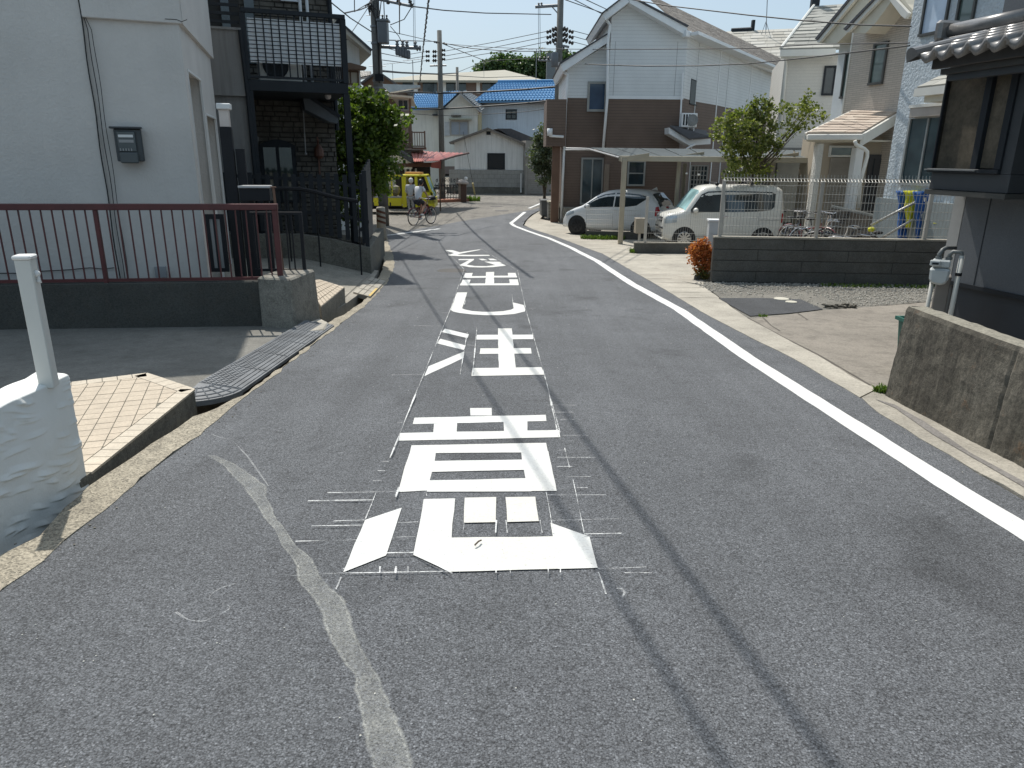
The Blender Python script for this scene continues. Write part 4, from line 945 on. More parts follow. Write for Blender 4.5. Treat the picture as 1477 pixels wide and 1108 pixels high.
def trunk(base_, top_, r0, lims, rg, mat, parent):
    mb = MB(); b_ = V(base_); t_ = V(top_)
    pts = [b_.lerp(t_, k/5)+V((rg.uniform(-.04,.04), rg.uniform(-.04,.04), 0))*(k > 0) for k in range(6)]
    mb.tube(pts, [r0*(1-.12*k) for k in range(6)], 8)
    for e in lims:
        s_ = pts[rg.choice((2,3,4,5))]; e = V(e); m_ = s_.lerp(e,.5)+V((rg.uniform(-.1,.1), rg.uniform(-.1,.1), .08)); mb.tube([s_, m_, e], [r0*.45, r0*.3, r0*.1], 6)
        for _ in range(3):
            e2 = m_+V((rg.uniform(-.5,.5), rg.uniform(-.5,.5), rg.uniform(.1,.6))); mb.tube([m_, e2], [r0*.2, r0*.05], 5)
    return part('trunk', mb, mat, parent, smooth=True)
rg = random.Random(5)
tc = at(530,215,19.5); bs_ = V((tc.x-.1, 19.5, gz(19.5)))
t1 = thing('garden_tree', 'bright green leafy tree beside the black balcony', 'tree', bs_)
trunk(bs_, (tc.x, 19.5, 1.2), .11, [(tc.x+rg.uniform(-1,1), 19.5+rg.uniform(-.6,.6), tc.z+rg.uniform(-.8,1)) for _ in range(9)], rg, mBark, t1)
mb = MB()
pxs = ((508,160,.8,.6),(533,148,.5,.45),(498,195,.8,.8),(527,195,.8,.8),(550,185,.5,.5),(570,170,.4,.25),(549,222,.6,.7),(523,245,.75,.8),(498,245,.6,.8),(540,262,.45,.5),(508,285,.6,.6),(560,205,.35,.35))
for x, y, rx, rz in pxs:
    c = at(x, y, 19.3+rg.uniform(-.5,.5)); crown(mb, c, rx, rx*.8, rz, int(62*rx*rz)+9, 40, .1, rg, .2, hollow=.45)
part('crown', mb, mLeaf, t1, fix=False)
# ================= generic roof builders
def tile_roof(name, a, b, c, d, nu, nv, mat, parent, amp=.05, step=.04, per=6, **kw):
    """a-b eave (left,right), d-c ridge; pantile waves"""
    a, b, c, d = map(V, (a, b, c, d)); nrm = (b-a).cross(d-a).normalized()
    if nrm.z < 0: nrm = -nrm
    vs = []; fs = []; W_ = nu*per+1
    for j in range(nv):
        for e in (0, 1):
            t_ = (j+e)/nv
            for i in range(W_):
                s_ = i/(W_-1); p = a.lerp(b, s_).lerp(d.lerp(c, s_), t_); ph = (i % per)/per
                h = amp*(1-abs(math.sin(math.pi*ph))**.7)*1.0+(step if e == 0 else 0)
                vs.append(p+nrm*h)
    for r_ in range(2*nv-1):
        for i in range(W_-1): fs.append((r_*W_+i, r_*W_+i+1, (r_+1)*W_+i+1, (r_+1)*W_+i))
    mb = MB(); mb.add(vs, fs); mb.slab([a-nrm*.12, b-nrm*.12, c-nrm*.12, d-nrm*.12], nrm*.115)
    return part(name, mb, mat, parent, fix=False, kind='stuff', **kw)
def shingles(name, a, b, c, d, nv, wid, mat, parent, rg, t=.02):
    a, b, c, d = map(V, (a, b, c, d)); nrm = (b-a).cross(d-a).normalized()
    if nrm.z < 0: nrm = -nrm
    mb = MB(); mb.slab([a-nrm*.06, b-nrm*.06, c-nrm*.06, d-nrm*.06], nrm*.058)
    for j in range(nv):
        t0, t1 = j/nv, (j+1.25)/nv if j < nv-1 else 1; l0, r0 = a.lerp(d, t0), b.lerp(c, t0); l1, r1 = a.lerp(d, t1), b.lerp(c, t1)
        Lw = (r0-l0).length; u = -rg.uniform(0, wid)
        while u < Lw:
            w_ = wid*rg.uniform(.6,1.3); s0, s1 = max(0, u/Lw)+.001, min(1, (u+w_)/Lw)-.002; u += w_
            if s1-s0 < .005: continue
            h = t*rg.uniform(.7,1.5)
            q = [l0.lerp(r0, s0), l0.lerp(r0, s1), l1.lerp(r1, s1), l1.lerp(r1, s0)]
            mb.hexa([q[0]-nrm*.001, q[1]-nrm*.001, q[2]-nrm*.001, q[3]-nrm*.001, q[0]+nrm*h, q[1]+nrm*h, q[2]+nrm*.003, q[3]+nrm*.003])
    return part(name, mb, mat, parent, kind='stuff')
def islandmat(name, cols, rough=.8, bs=20):
    mt, t, b = nt(name); co = wpos(t); g = t.nodes.new('ShaderNodeNewGeometry')
    f = mth(t, 'ADD', mth(t, 'MULTIPLY', g.outputs['Random Per Island'], .8), mth(t, 'MULTIPLY', noiz(t, co, 3, 4), .3)); st = [(i/(len(cols)-1)*.8+.1, c) for i, c in enumerate(cols)]
    t.links.new(ramp(t, f, st), b.inputs['Base Color']); b.inputs['Roughness'].default_value = rough; bump(t, b, noiz(t, co, bs, 4), .4, .01); return mt
def window(fr, x0, y0, x1, y1, parent, n=0, fm=None, gm_=None, bars=1, hbar=0, out=.05, fw=.05):
    """window given by two photo corners on the wall frame"""
    u0, z1 = fr.px(x0, y0, n); u1, z0 = fr.px(x1, y1, n)
    if u0 > u1: u0, u1 = u1, u0
    if z0 > z1: z0, z1 = z1, z0
    fm = fm or mNavy; gm_ = gm_ or mGlassD
    mb = MB(); mb.box(fr, u0-fw, u1+fw, n-.02, n+out, z1, z1+fw); mb.box(fr, u0-fw, u1+fw, n-.02, n+out+.02, z0-fw, z0); mb.box(fr, u0-fw, u0, n-.02, n+out, z0+.001, z1-.001); mb.box(fr, u1, u1+fw, n-.02, n+out, z0+.001, z1-.001)
    for k in range(1, bars+1):
        u = u0+(u1-u0)*k/(bars+1); mb.box(fr, u-fw*.4, u+fw*.4, n+.012, n+out-.005, z0+.001, z1-.001)
    for k in range(1, hbar+1):
        z = z0+(z1-z0)*k/(hbar+1); mb.box(fr, u0+.001, u1-.001, n+.013, n+out-.01, z-fw*.35, z+fw*.35)
    w_ = part('window', mb, fm, parent)
    mb = MB(); mb.box(fr, u0, u1, n-.01, n+.01, z0, z1); part('pane', mb, gm_, w_)
    return w_
rg = random.Random(21)
mCreamW = M('cream render wall', (.68,.66,.59), .85, .06, 1, bs=20, streak=.15); mWhW = M('white render wall', (.74,.75,.73), .85, .06, 1, bs=20, streak=.12)
mBrownW = M('brown wall', (.13,.085,.06), .85, .12, 1); mRoofD = M('dark roof tile', (.06,.06,.065), .6, .2, 6)
# ---- house C behind the balcony
C_ = Fr(tuple(at(519,90,27))[:2], 72)
hC = thing('beige_house', 'beige two-storey house just behind the black balcony', 'house', C_.P(-3,0,-1.2))
zc1 = C_.px(505,70)[1]
mb = MB(); mb.box(C_, -7, 0, -7, 0, -1.2, C_.px(500,58)[1]); part('wall', mb, mWhW, hC)
q = [C_.px(x, y, .5) for x, y in ((480,24),(535,74),(535,80),(480,34))]; mb = MB(); mb.poly(C_, q, -6, .6); part('roof', mb, M('soffit beige', (.45,.42,.36)), hC)
q = [C_.px(x, y, .55) for x, y in ((480,21),(537,72),(535,75),(480,25))]; mb = MB(); mb.poly(C_, q, -6, .62); part('roof_edge', mb, mRoofD, hC)
q = [C_.px(x, y, .5) for x, y in ((480,91),(505,91),(528,97),(528,100),(480,100))]; mb = MB(); mb.poly(C_, q, 0.01, .6); part('canopy', mb, mBrownW, hC)
window(C_, 495,104,516,121, hC, fm=mBrownW, gm_=M('net curtain', (.5,.48,.42)), bars=1)
# ---- gabled house with dark tiles
C2 = Fr(tuple(at(545,115,46))[:2], 88)
h2 = thing('tiled_gable_house', 'low brown gabled house with dark roof tiles behind the utility pole', 'house', C2.P(0,0,-1.2))
q = [C2.px(x, y) for x, y in ((524,180),(524,117),(545,104),(568,120),(568,180))]; mb = MB(); mb.poly(C2, q, -8, 0); part('wall', mb, mBrownW, h2)
q = [C2.px(x, y, .3) for x, y in ((519,120),(545,101.5),(545,104.5),(521,122))]; mb = MB(); mb.poly(C2, q, -8, .4); part('roof', mb, mRoofD, h2)
q = [C2.px(x, y, .3) for x, y in ((545,101.5),(573,121),(571,123),(545,104.5))]; mb = MB(); mb.poly(C2, q, -8, .4); part('roof', mb, mRoofD, h2)
q = [at(518,116,50), at(533,106,50), at(533,103,53), at(519,103,53)]; tile_roof('tile_course', at(516,113,48), at(535,109,48), at(535,103,52), at(518,103,52), 8, 4, M('sunlit-toned tile', (.45,.42,.38)), h2)  # tiles coloured pale to stand for sunlight on the dark roof
# ---- house D with red awning
D = Fr(tuple(at(594,200,41))[:2], 84)
hD = thing('awning_house', 'brown and cream house with upper balcony behind the yellow truck', 'house', D.P(-3,0,-1.2))
mb = MB(); mb.box(D, -9, -1.0, -7, -1.2, 2.0, D.px(560,141,-1)[1]); part('upper_wall', mb, mBrownW, hD)
mb = MB(); mb.box(D, -9, .6, -7, 0, -1.2, D.px(580,216)[1]); part('lower_wall', mb, mCreamW, hD)
q = [D.px(x, y, .3) for x, y in ((546,135),(595,139.5),(595,142),(546,138.5))]; mb = MB(); mb.poly(D, q, -7, .6); part('roof', mb, M('bright roof edge', (.6,.55,.45)), hD)
mb = MB(); u, z = D.px(591,143); _, z2 = D.px(591,205); mb.box(D, u-.06, u+.06, -.06, .06, z2, z); part('post', mb, mBrownW, hD)
q = [D.px(x, y, .9) for x, y in ((548,121),(562,133),(606,126),(606,123))]; mb = MB(); mb.poly(D, q, .2, .9); part('sheet_awning', mb, M('plastic sheet', (.35,.4,.42), .4), hD)
window(D, 575,145,588,158, hD, n=-1.2, fm=mGreyP)
# balconies with bars
def barrail(fr, x0, y0, x1, y1, parent, step=.13, n=0, mat=mBrownW):
    u0, zt_ = fr.px(x0, y0, n); u1, zb_ = fr.px(x1, y1, n)
    mb = MB(); mb.box(fr, u0, u1, n-.03, n+.03, zt_-.06, zt_); part('rail', mb, mat, parent)
    mb = MB(); mb.box(fr, u0, u1, n-.02, n+.02, zb_, zb_+.06); part('rail', mb, mat, parent)
    me = unitbox('bar', mat, .035, .03, 1, base=True); k = int((u1-u0)/step)
    for i in range(k+1):
        u = u0+.02+(u1-u0-.04)*i/k; inst('bar', me, parent, fr.P(u, n, zb_+.06), -R(fr.hd-90), (1,1,zt_-zb_-.12))
    for u in (u0, u1):
        mb = MB(); mb.box(fr, u-.04, u+.04, n-.04, n+.04, zb_-.1, zt_+.04); part('end_post', mb, mat, parent)
barrail(D, 572,177,590.5,205, hD)
barrail(D, 594,190,613,212, hD, n=.8)
mb = MB(); u0, z1 = D.px(572,206,.0); u1, z0 = D.px(594,214,.0); mb.box(D, u0-2, u1, 0, .9, z0, z1); part('balcony_floor', mb, mBrownW, hD)
mb = MB(); u0, z1 = D.px(594,212.5,.8); u1, z0 = D.px(615,216,.8); mb.box(D, u0, u1, 0.01, .9, z0, z1); part('balcony_floor', mb, mBrownW, hD)
# little gable roof
q = [D.px(x, y, 2.4) for x, y in ((555,208),(569,211),(598,229),(596,236),(590,233),(566,218),(550,226))]; mb = MB(); mb.poly(D, q, .3, 2.6); part('porch_roof', mb, mRoofD, hD)
q = [D.px(x, y, 2.3) for x, y in ((550,226),(566,218),(590,233),(594,236),(594,244),(550,244))]; mb = MB(); mb.poly(D, q, .3, 2.3); part('porch_gable', mb, mCreamW, hD)
q = [D.px(x, y, 2.4) for x, y in ((562,236),(625,235),(625,241),(562,241))]; mb = MB(); mb.poly(D, q, .3, 2.35); part('lower_eave', mb, M('rust brown', (.1,.045,.03)), hD)
mb = MB(); u0, z1 = D.px(570,241,1.0); u1, z0 = D.px(621,262,1.0); mb.box(D, u0, u1, .02, 1.0, -1.2, z1); part('entrance', mb, M('dark entrance', (.035,.03,.03)), hD)
for x in (585,592,600): mb = MB(); u = D.px(x,250,1.0)[0]; mb.box(D, u-.05, u+.05, 1.0, 1.03, -1.2, D.px(600,243,1.0)[1]); part('door_stile', mb, mWhW, hD)
aw = thing('red_awning', 'faded red corrugated awning beside the white shed', 'awning', (-4,38,-1.2))
mRed = islandmat('faded red sheet', ((.32,.09,.07),(.42,.14,.11),(.5,.2,.16)), .45); zA = lambda x, y, Y: at(x, y, Y)
b0, b1, f1, f0 = zA(592,217.5,41.5), zA(676,221,41.5), zA(636,231.5,37), zA(597,233,37)
nsh = 7
for i in range(nsh):
    s0, s1 = i/nsh+.004, (i+1)/nsh-.004
    p = [f0.lerp(f1, s0), f0.lerp(f1, s1), b0.lerp(b1, s1), b0.lerp(b1, s0)]
    vs = []; fs = []; K = 6
    for a in range(K+1):
        e = a/K; h = .025*math.sin(e*math.pi*4)
        vs += [p[0].lerp(p[1], e)+V((0,0,h)), p[3].lerp(p[2], e)+V((0,0,h)), p[0].lerp(p[1], e)+V((0,0,h-.02)), p[3].lerp(p[2], e)+V((0,0,h-.02))]
    for a in range(K): o = a*4; fs += [(o,o+4,o+5,o+1),(o+2,o+3,o+7,o+6),(o,o+2,o+6,o+4),(o+1,o+5,o+7,o+3)]
    part('corrugated_sheet', MB().add(vs, fs), mRed, aw, fix=False)
mb = MB(); v0, v1 = zA(622,235,36.9), zA(636,232,36.9); mb.slab([v0, v1, zA(635.5,243.5,36.9), zA(622,242,36.9)], (0,.05,0)); part('valance', mb, M('dark red valance', (.22,.05,.04)), aw)
mb = MB(); mb.tube([b1, f1.lerp(b1,.5)+V((0,0,.03)), f1, zA(635.5,244,37)], .05, 6); part('edge_pipe', mb, M('dark pipe', (.08,.04,.035)), aw)
mb = MB(); mb.tube([zA(634,244,37), V((zA(634,244,37).x,37,-1.2))], .035, 6); part('post', mb, mBrownW, aw)
# ---- white shed
hs = thing('white_shed', 'white gabled shed with vertical panels and one dark window at the corner', 'shed', (-2,55,-1.2))
SH = Fr(tuple(at(655,260,55))[:2], 93)
sx = lambda x, y, n=0: SH.px(x, y, n)
uL, _ = sx(655.7,240); uRr, _ = sx(755,240)
pk = sx(703.6,187); el_ = sx(655.7,203.5); er_ = sx(755,208)
mb = MB(); mb.poly(SH, [(uL,-1.0),(uL,el_[1]),pk,(uRr,er_[1]),(uRr,-1.0)], -9, -.03); part('wall', mb, mWhW, hs)
zbl = sx(700,245)[1]; mPan = M('white sheet panel', (.76,.76,.73), .6, .05, 1, streak=.2)
NPn = 13
wu0, wz1 = sx(704.5,222.6); wu1, wz0 = sx(726.7,243)
for i in range(NPn):
    a, b_ = uL+(uRr-uL)*i/NPn+.012, uL+(uRr-uL)*(i+1)/NPn-.012
    def zt_(u): return el_[1]+(pk[1]-el_[1])*(u-uL)/(pk[0]-uL) if u < pk[0] else pk[1]+(er_[1]-pk[1])*(u-pk[0])/(uRr-pk[0])
    mb = MB(); top = [(b_, zt_(b_)-.08)]+([(pk[0], pk[1]-.08)] if a < pk[0] < b_ else [])+[(a, zt_(a)-.08)]
    mb.poly(SH, [(a,zbl),(b_,zbl)]+top, -.028, 0); part('panel', mb, mPan, hs)
w_ = window(SH, 704.5,222.6,726.7,243, hs, n=.0, bars=0, fw=.08, gm_=M('black pane', (.012,.014,.018), .3))
mb = MB(); a, b_ = sx(701.7,190), sx(707.7,194.6); mb.box(SH, a[0], b_[0], 0, .05, b_[1], a[1]); part('vent', mb, mNavy, hs)
for pts in (((647.5,205),(703.6,184),(703.6,187),(649,208)), ((703.6,184),(762,208),(762,211.5),(703.6,187))):
    q = [SH.px(x, y, .4) for x, y in pts]; mb = MB(); mb.poly(SH, q, -9, .45); part('roof', mb, M('grey-brown roof', (.17,.15,.13), .7, .15, 2), hs)
mb = MB(); u0 = SH.px(648,245,.0)[0]; mb.box(SH, u0, uRr+.05, -.0, .12, sx(700,270)[1], zbl-.01); bw_ = part('block_wall', mb, M('grey block', (.24,.24,.225), .9, .1, 2), hs)
mb = MB(); mb.box(SH, u0-.2, uRr+.1, -.2, .18, -1.4, sx(700,270)[1]-.01); part('footing', mb, mConcD, hs)
for r_ in range(4):
    for k in range(14):
        zz0 = sx(700,270)[1]; hh_ = (zbl-zz0)/4; ww_ = (uRr-u0)/13; a = u0+(k-(.5 if r_ % 2 else 0))*ww_
        a0_, a1_ = max(a, u0)+.012, min(a+ww_, uRr+.03)-.012
        if a1_-a0_ < .05: continue
        mb = MB(); mb.box(SH, a0_, a1_, .12, .135, zz0+r_*hh_+.012, zz0+(r_+1)*hh_-.012); part('block', mb, M_blk if 'M_blk' in globals() else globals().setdefault('M_blk', M('grey block face', (.37,.365,.34), .9, .12, 2, fine=30)), hs)
mb = MB(); u = sx(751.8,260)[0]; mb.tube([SH.P(u,.2,sx(752,250)[1]), SH.P(u,.2,-1.1)], .06, 8); part('downpipe', mb, mWhite, hs)
# garage right of shed
GA = Fr(tuple(at(756,260,54))[:2], 80)
hg = thing('garage', 'grey garage with a closed ribbed shutter right of the white shed', 'garage', (2,55,-1.2))
u1, z1 = GA.px(800,213); mb = MB(); mb.box(GA, .1, u1, -6, -.05, -1.2, GA.px(780,203)[1]); part('wall', mb, M('grey brown wall', (.3,.28,.25)), hg)
zt0 = GA.px(775,226)[1]; mSht = M('shutter', (.33,.31,.28), .6)
for k in range(18):
    z = -1.15+k*(zt0+1.15)/18; mb = MB(); mb.box(GA, .3, u1-.2, -.04, .0, z+.01, z+(zt0+1.15)/18-.015); part('shutter_slat', mb, mSht, hg)
mb = MB(); mb.box(GA, 0, u1, -.04, .12, zt0, zt0+.4); part('lintel', mb, mGreyP, hg)
q = [GA.px(x, y, .3) for x, y in ((725,184),(745,184),(808,210),(806,213),(762,208))]; mb = MB(); mb.poly(GA, q, -6, -2); part('roof', mb, mRoofD, hg)
# ---- blue roof houses
mBlue = islandmat('blue glazed tile', ((.07,.2,.4),(.12,.3,.5)), .3)
h1 = thing('blue_roof_house', 'smaller cream house with blue tiled roof and front gable behind the shed', 'house', (-4,66,-1.2))
E1 = Fr(tuple(at(632,180,64))[:2], 88)
mb = MB(); mb.box(E1, E1.px(592,180)[0], -.02, -8, -.6, -1.2, E1.px(610,157,-.6)[1]); part('wall', mb, mCreamW, h1)
q = [E1.px(x, y) for x, y in ((632,240),(632,159),(663,135),(689,157),(689,240))]; mb = MB(); mb.poly(E1, q, -7, 0); part('gable_wall', mb, mCreamW, h1)
mb = MB(); a = E1.px(689,157); b_ = E1.px(694.5,157); mb.box(E1, a[0]+.01, b_[0], -7, -.4, -1.2, a[1]-.3); part('side_wall', mb, M('yellow cream', (.6,.52,.34)), h1)
for pts in (((634,158.5),(663,132.5),(663,135.2),(636,160)), ((663,132.5),(696,161),(694,162.5),(663,135.2))):
    q = [E1.px(x, y, .5) for x, y in pts]; mb = MB(); mb.poly(E1, q, .3, .6); part('barge_board', mb, mWhite if pts[0][0] > 650 else mNavy, h1)
tile_roof('roof', at(593,157,63.5), at(640,156,63.5), at(664,132,68), at(599,136,68), 17, 7, mBlue, h1, .11, .05, 4)
tile_roof('roof', at(664,134,63.2), at(694,160,63.2), at(706,150,68), at(672,131,68), 12, 6, M('grey tile', (.35,.36,.36), .4), h1, .07, .05, 4)
window(E1, 651,176,674.5,194, h1, fm=M('window trim', (.35,.33,.3)), gm_=M('grey shutter pane', (.3,.33,.37), .3), bars=1, fw=.1)
mb = MB(); a = E1.px(641,176,.1); b_ = E1.px(651,196,.1); mb.box(E1, a[0], b_[0]-.15, 0, .12, b_[1], a[1]); part('shutter_box', mb, M('pale shutter', (.45,.46,.46)), h1)
for (x0, x1, y) in ((624,631,165),(651,665,166)):
    mb = MB(); a = E1.px(x0, y); b_ = E1.px(x1, y+2); mb.box(E1, a[0], b_[0], -.55 if x0 < 630 else 0, .3, b_[1], a[1]); part('small_canopy', mb, mNavy, h1)
mb = MB(); a = E1.px(648,171); b_ = E1.px(680,173); mb.box(E1, a[0], b_[0], 0, .6, b_[1], a[1]); part('small_canopy', mb, M('greenish canopy', (.35,.36,.28)), h1)
h3 = thing('blue_roof_house', 'larger white house with wide blue tiled roof left of the brown house', 'house', (2,68,-1.2))
E2 = Fr(tuple(at(695,180,66))[:2], 91)
mWB = M('blue white wall', (.6,.66,.72), .85, .05, 1, streak=.15)
mb = MB(); mb.box(E2, 0, E2.px(830,180)[0], -8, 0, -1.2, E2.px(750,146)[1]); part('wall', mb, mWB, h3)
mb = MB(); a = E2.px(690,146,.8); b_ = E2.px(830,150,.8); mb.box(E2, a[0], b_[0], 0, .9, b_[1], a[1]); part('eave', mb, M('brown eave', (.2,.17,.15)), h3)
tile_roof('roof', at(685,146.5,65), at(832,144.5,65), at(832,118,70), at(720,119,70), 30, 8, mBlue, h3, .11, .05, 4)
mb = MB(); mb.tube([at(718,118,70), at(832,117,70)], .16, 8); part('ridge', mb, mBlue, h3)
window(E2, 731,159.5,744,171, h3, bars=1, hbar=1, fw=.09, fm=mNavy)
# ---- apartment block
AP = Fr(tuple(at(571,125,110))[:2], 93)
ha = thing('apartment_block', 'long low brown apartment block with flat hipped roof on the skyline', 'apartment block', (0,112,-1.2))
zE = AP.px(660,117)[1]; uE_ = AP.px(772,120)[0]
mb = MB(); mb.box(AP, 0, uE_, -14, 0, -1.2, zE); part('wall', mb, M('pinkish brown wall', (.2,.145,.12), .85, .08, .3), ha)
a, b_, c, d = AP.P(-1.5,1.2,zE), AP.P(uE_+1.5,1.2,zE), at(728,101,120), at(605,108,120)
mb = MB(); mb.slab([a, b_, c, d], (0,0,-.3)); mb.slab([b_, AP.P(uE_+1.5,-15,zE), c], (0,0,-.3)); mb.slab([a, d, AP.P(-1.5,-15,zE)], (0,0,-.3)); part('roof', mb, M('weathered beige roof', (.33,.31,.25), .8, .12, .2), ha)
for i, x in enumerate((589,600,618,622,641,647,664,690,704,716,736,750)):
    u, z = AP.px(x, 125); mb = MB()
    if i % 3 == 1: mb.box(AP, u-.25, u+.25, .0, .25, z-.9, z+.9); part('white_duct', mb, mWhite, ha)
    else: mb.box(AP, u-.8, u+.8, .0, .06, z-1.2, z+.9); part('window', mb, M_dk if 'M_dk' in globals() else globals().setdefault('M_dk', mGlassD), ha)
# ---- wooded hill
hl = MB(); rgh = random.Random(9)
hill = MB(); hill.ball((10,190,-4), 1, 22, 14, 17, 24, 10); part('hill', hill, mEarth, fix=False, kind='structure')
mb = MB()
for x, y, r_ in ((712,99,3.2),(722,96,3.6),(733,95,3.4),(742,99,2.8),(752,103,2.8),(762,101,3.4),(772,96,3.4),(783,92,3.2),(793,94,3.2),(804,90,3.5),(700,103,2.2),(770,105,3.2),(790,105,3.2),(810,102,3.4),(823,98,4),(840,98,5)):
    c = at(x, y+4, 172); crown(mb, c, r_*1.1, 3, r_*.8, 60, 50, .6, rgh, .9)
o = part('woodland', mb, leafmat('hill leaf', (.04,.075,.03), (.12,.18,.07), .25), fix=False, kind='stuff'); o['label'] = 'dense green wood covering the low hill on the skyline'  # leaf colour lightened to paint in distance haze
# skyline tower bits beside pole
mb = MB(); c = at(799,85,150); mb.box(WF, c.x-1.4, c.x+1.4, -c.y-1, -c.y+1, 0, at(799,77,150).z); solo('far_building', mb, M('far grey', (.16,.18,.19)), 'tiny grey tower-like building on the skyline beside the main pole', 'building')
# ================= brown and white house F
rg = random.Random(31)
f0_ = G(811,322); FH = Fr((f0_.x, f0_.y), 90); hf_ = thing('brown_white_house', 'two-storey house, brown siding below and white above, beside the corner', 'house', FH.P(5,-2,-1.2))
mSB = siding('brown siding', (.16,.11,.083), .11, .85, .12, depth=.004); mSW = siding('white siding', (.74,.76,.76), .13, .4, .05, depth=.003); mSC = mSW
mRoofB = islandmat('brown-grey shingle', ((.13,.115,.1),(.17,.15,.13),(.21,.19,.165)), .85); mFas = M('white fascia', (.78,.79,.79), .5, .04)
f = lambda x, y, n=0: FH.px(x, y, n)
zb_ = f(940,141)[1]; u76 = f(877,141)[0]; u85 = f(985,141)[0]; zlo = -1.15
zfd = f(850,300)[1]
# main block (gable toward the road)
mb = MB(); mb.box(FH, u76+.0, u85, -6, 0, zfd, zb_); part('lower_wall', mb, mSB, hf_)
q = [f(877,141), f(877,25), f(907,6), f(985,48), f(985,141)]; q = [(u76,zb_+.0),(u76,q[1][1]),(q[2][0],q[2][1]),(u85,q[3][1]),(u85,zb_)]
mb = MB(); mb.poly(FH, q, -6, 0.0); part('upper_wall', mb, mSW, hf_)
mb = MB(); mb.box(FH, u76, u85+.02, -.02, .03, zb_-.06, zb_+.06); part('belt_course', mb, mFas, hf_)
mb = MB(); mb.box(FH, .05, u85, -6, .02, -1.3, zfd); part('foundation', mb, mConc, hf_)
for x in (886, 975):
    mb = MB(); u = f(x,100)[0]; mb.box(FH, u-.008, u+.008, 0, .006, zb_+.06, f(x,60)[1]); part('panel_joint', mb, mGreyP, hf_)
# left wing
nW = -.5; zlw = f(816,94,nW)[1]
mb = MB(); mb.box(FH, .05, u76-.002, -6, nW, zfd, zb_); part('lower_wall', mb, mSB, hf_)
q = [(.05,zb_),(.05,f(818,100,nW)[1]),(u76-.002,f(877,63,nW)[1]),(u76-.002,zb_)]; mb = MB(); mb.poly(FH, q, -6, nW); part('upper_wall', mb, mSW, hf_)
q = [f(x, y, nW+.3) for x, y in ((808,92),(879,49),(879,60),(812,104))]; mb = MB(); mb.poly(FH, q, -6, nW+.45); part('barge_board', mb, mFas, hf_)
q = [f(x, y, nW+.3) for x, y in ((807,91),(879,46.5),(879,48.7),(808,93.5))]; mb = MB(); mb.poly(FH, q, -6, nW+.5); part('roof_edge', mb, mRoofD, hf_)
# main gable barge boards
for pts in (((869,20),(904,-6),(908,3),(873,29)), ((904,-6),(991,40),(990,52),(908,5))):
    q = [f(x, y, .5) for x, y in pts]; mb = MB(); mb.poly(FH, q, -6, .55); part('barge_board', mb, mFas, hf_)
for pts in (((868,18.5),(904,-9),(904,-6.5),(869,20.5)), ((904,-9),(993,37.5),(991,40),(904,-6.5))):
    q = [f(x, y, .5) for x, y in pts]; mb = MB(); mb.poly(FH, q, -6, .6); part('roof_edge', mb, mRoofD, hf_)
# right stepped side wall following the eave
ze = at(988,50,FH.o.y-.1).z
ev = [OZ(x, y, ze) for x, y in ((985,52),(1009,61),(1040,72),(1053,78),(1085,92),(1128,108))]
ev[0] = FH.P(u85,0,0)
for i in range(5):
    a, b_ = V((ev[i].x, ev[i].y, 0)), V((ev[i+1].x, ev[i+1].y, 0)); hd = math.degrees(math.atan2(b_.x-a.x, b_.y-a.y)); w = Fr((a.x, a.y), hd); Lw = (b_-a).length
    mb = MB(); mb.box(w, 0, Lw, -.3, -.0, -1.3, zb_); part('lower_wall', mb, mSB, hf_)
    mb = MB(); mb.box(w, 0, Lw, -.3, 0.004, zb_+.001, ze+.1); part('upper_wall', mb, mSW, hf_)
    mb = MB(); mb.box(w, Lw-.03, Lw+.05, -.05, .03, -1.2, ze); part('corner_trim', mb, mFas if i % 2 else mSW, hf_)
    if i == 0: window(w, 997,115,1006,152, hf_, bars=0, fw=.04, out=.02, gm_=M('dull dark pane', (.04,.05,.05), .5))
    if i == 4: window(w, 1112,123,1116,150, hf_, bars=0, fw=.04, fm=mGreyP, out=.02)
# side roof: eave + shingles
eo = [at(991,46,FH.o.y-.6), OZ(1136,103,ze+.15)]
r0, r1 = at(940,-2,FH.o.y+3.2), at(1134,88,eo[1].y+3.2)
shingles('roof_shingles', at(990,43,FH.o.y-.5), at(1137,101,eo[1].y), r1, at(928,-12,FH.o.y+3.6), 15, .55, mRoofB, hf_, rg, .012)
gpt = [(991,50),(1023,63),(1023,63),(1065,80),(1065,80),(1094,94),(1135,108)]
for i, (p, q_) in enumerate((((990,43),(1023,54)),((1024,57),(1065,73)),((1066,77),(1096,90)),((1096,90),(1134,104)))):
    Y0 = FH.o.y-.5+(eo[1].y-FH.o.y)*(p[0]-990)/147; Y1 = FH.o.y-.5+(eo[1].y-FH.o.y)*(q_[0]-990)/147
    a, b_ = at(*p, Y0-.15), at(*q_, Y1-.15); d = (b_-a).normalized(); mb = MB(); mb.hexa([a+V((0,0,-.22)), b_+V((0,0,-.22)), b_+V((-.1,.25,-.22)), a+V((-.1,.25,-.22)), a, b_, b_+V((-.1,.25,0)), a+V((-.1,.25,0))]); part('gutter', mb, mFas, hf_)
mb = MB(); q = [V((p.x,p.y,ze-.05)) for p in (ev[0]+V((.3,-.5,0)), ev[5]+V((.5,-.3,0)), ev[5]+V((-.2,.3,0)), ev[0]+V((-.2,.3,0)))]; mb.slab(q, (0,0,.12)); part('soffit', mb, mFas, hf_)
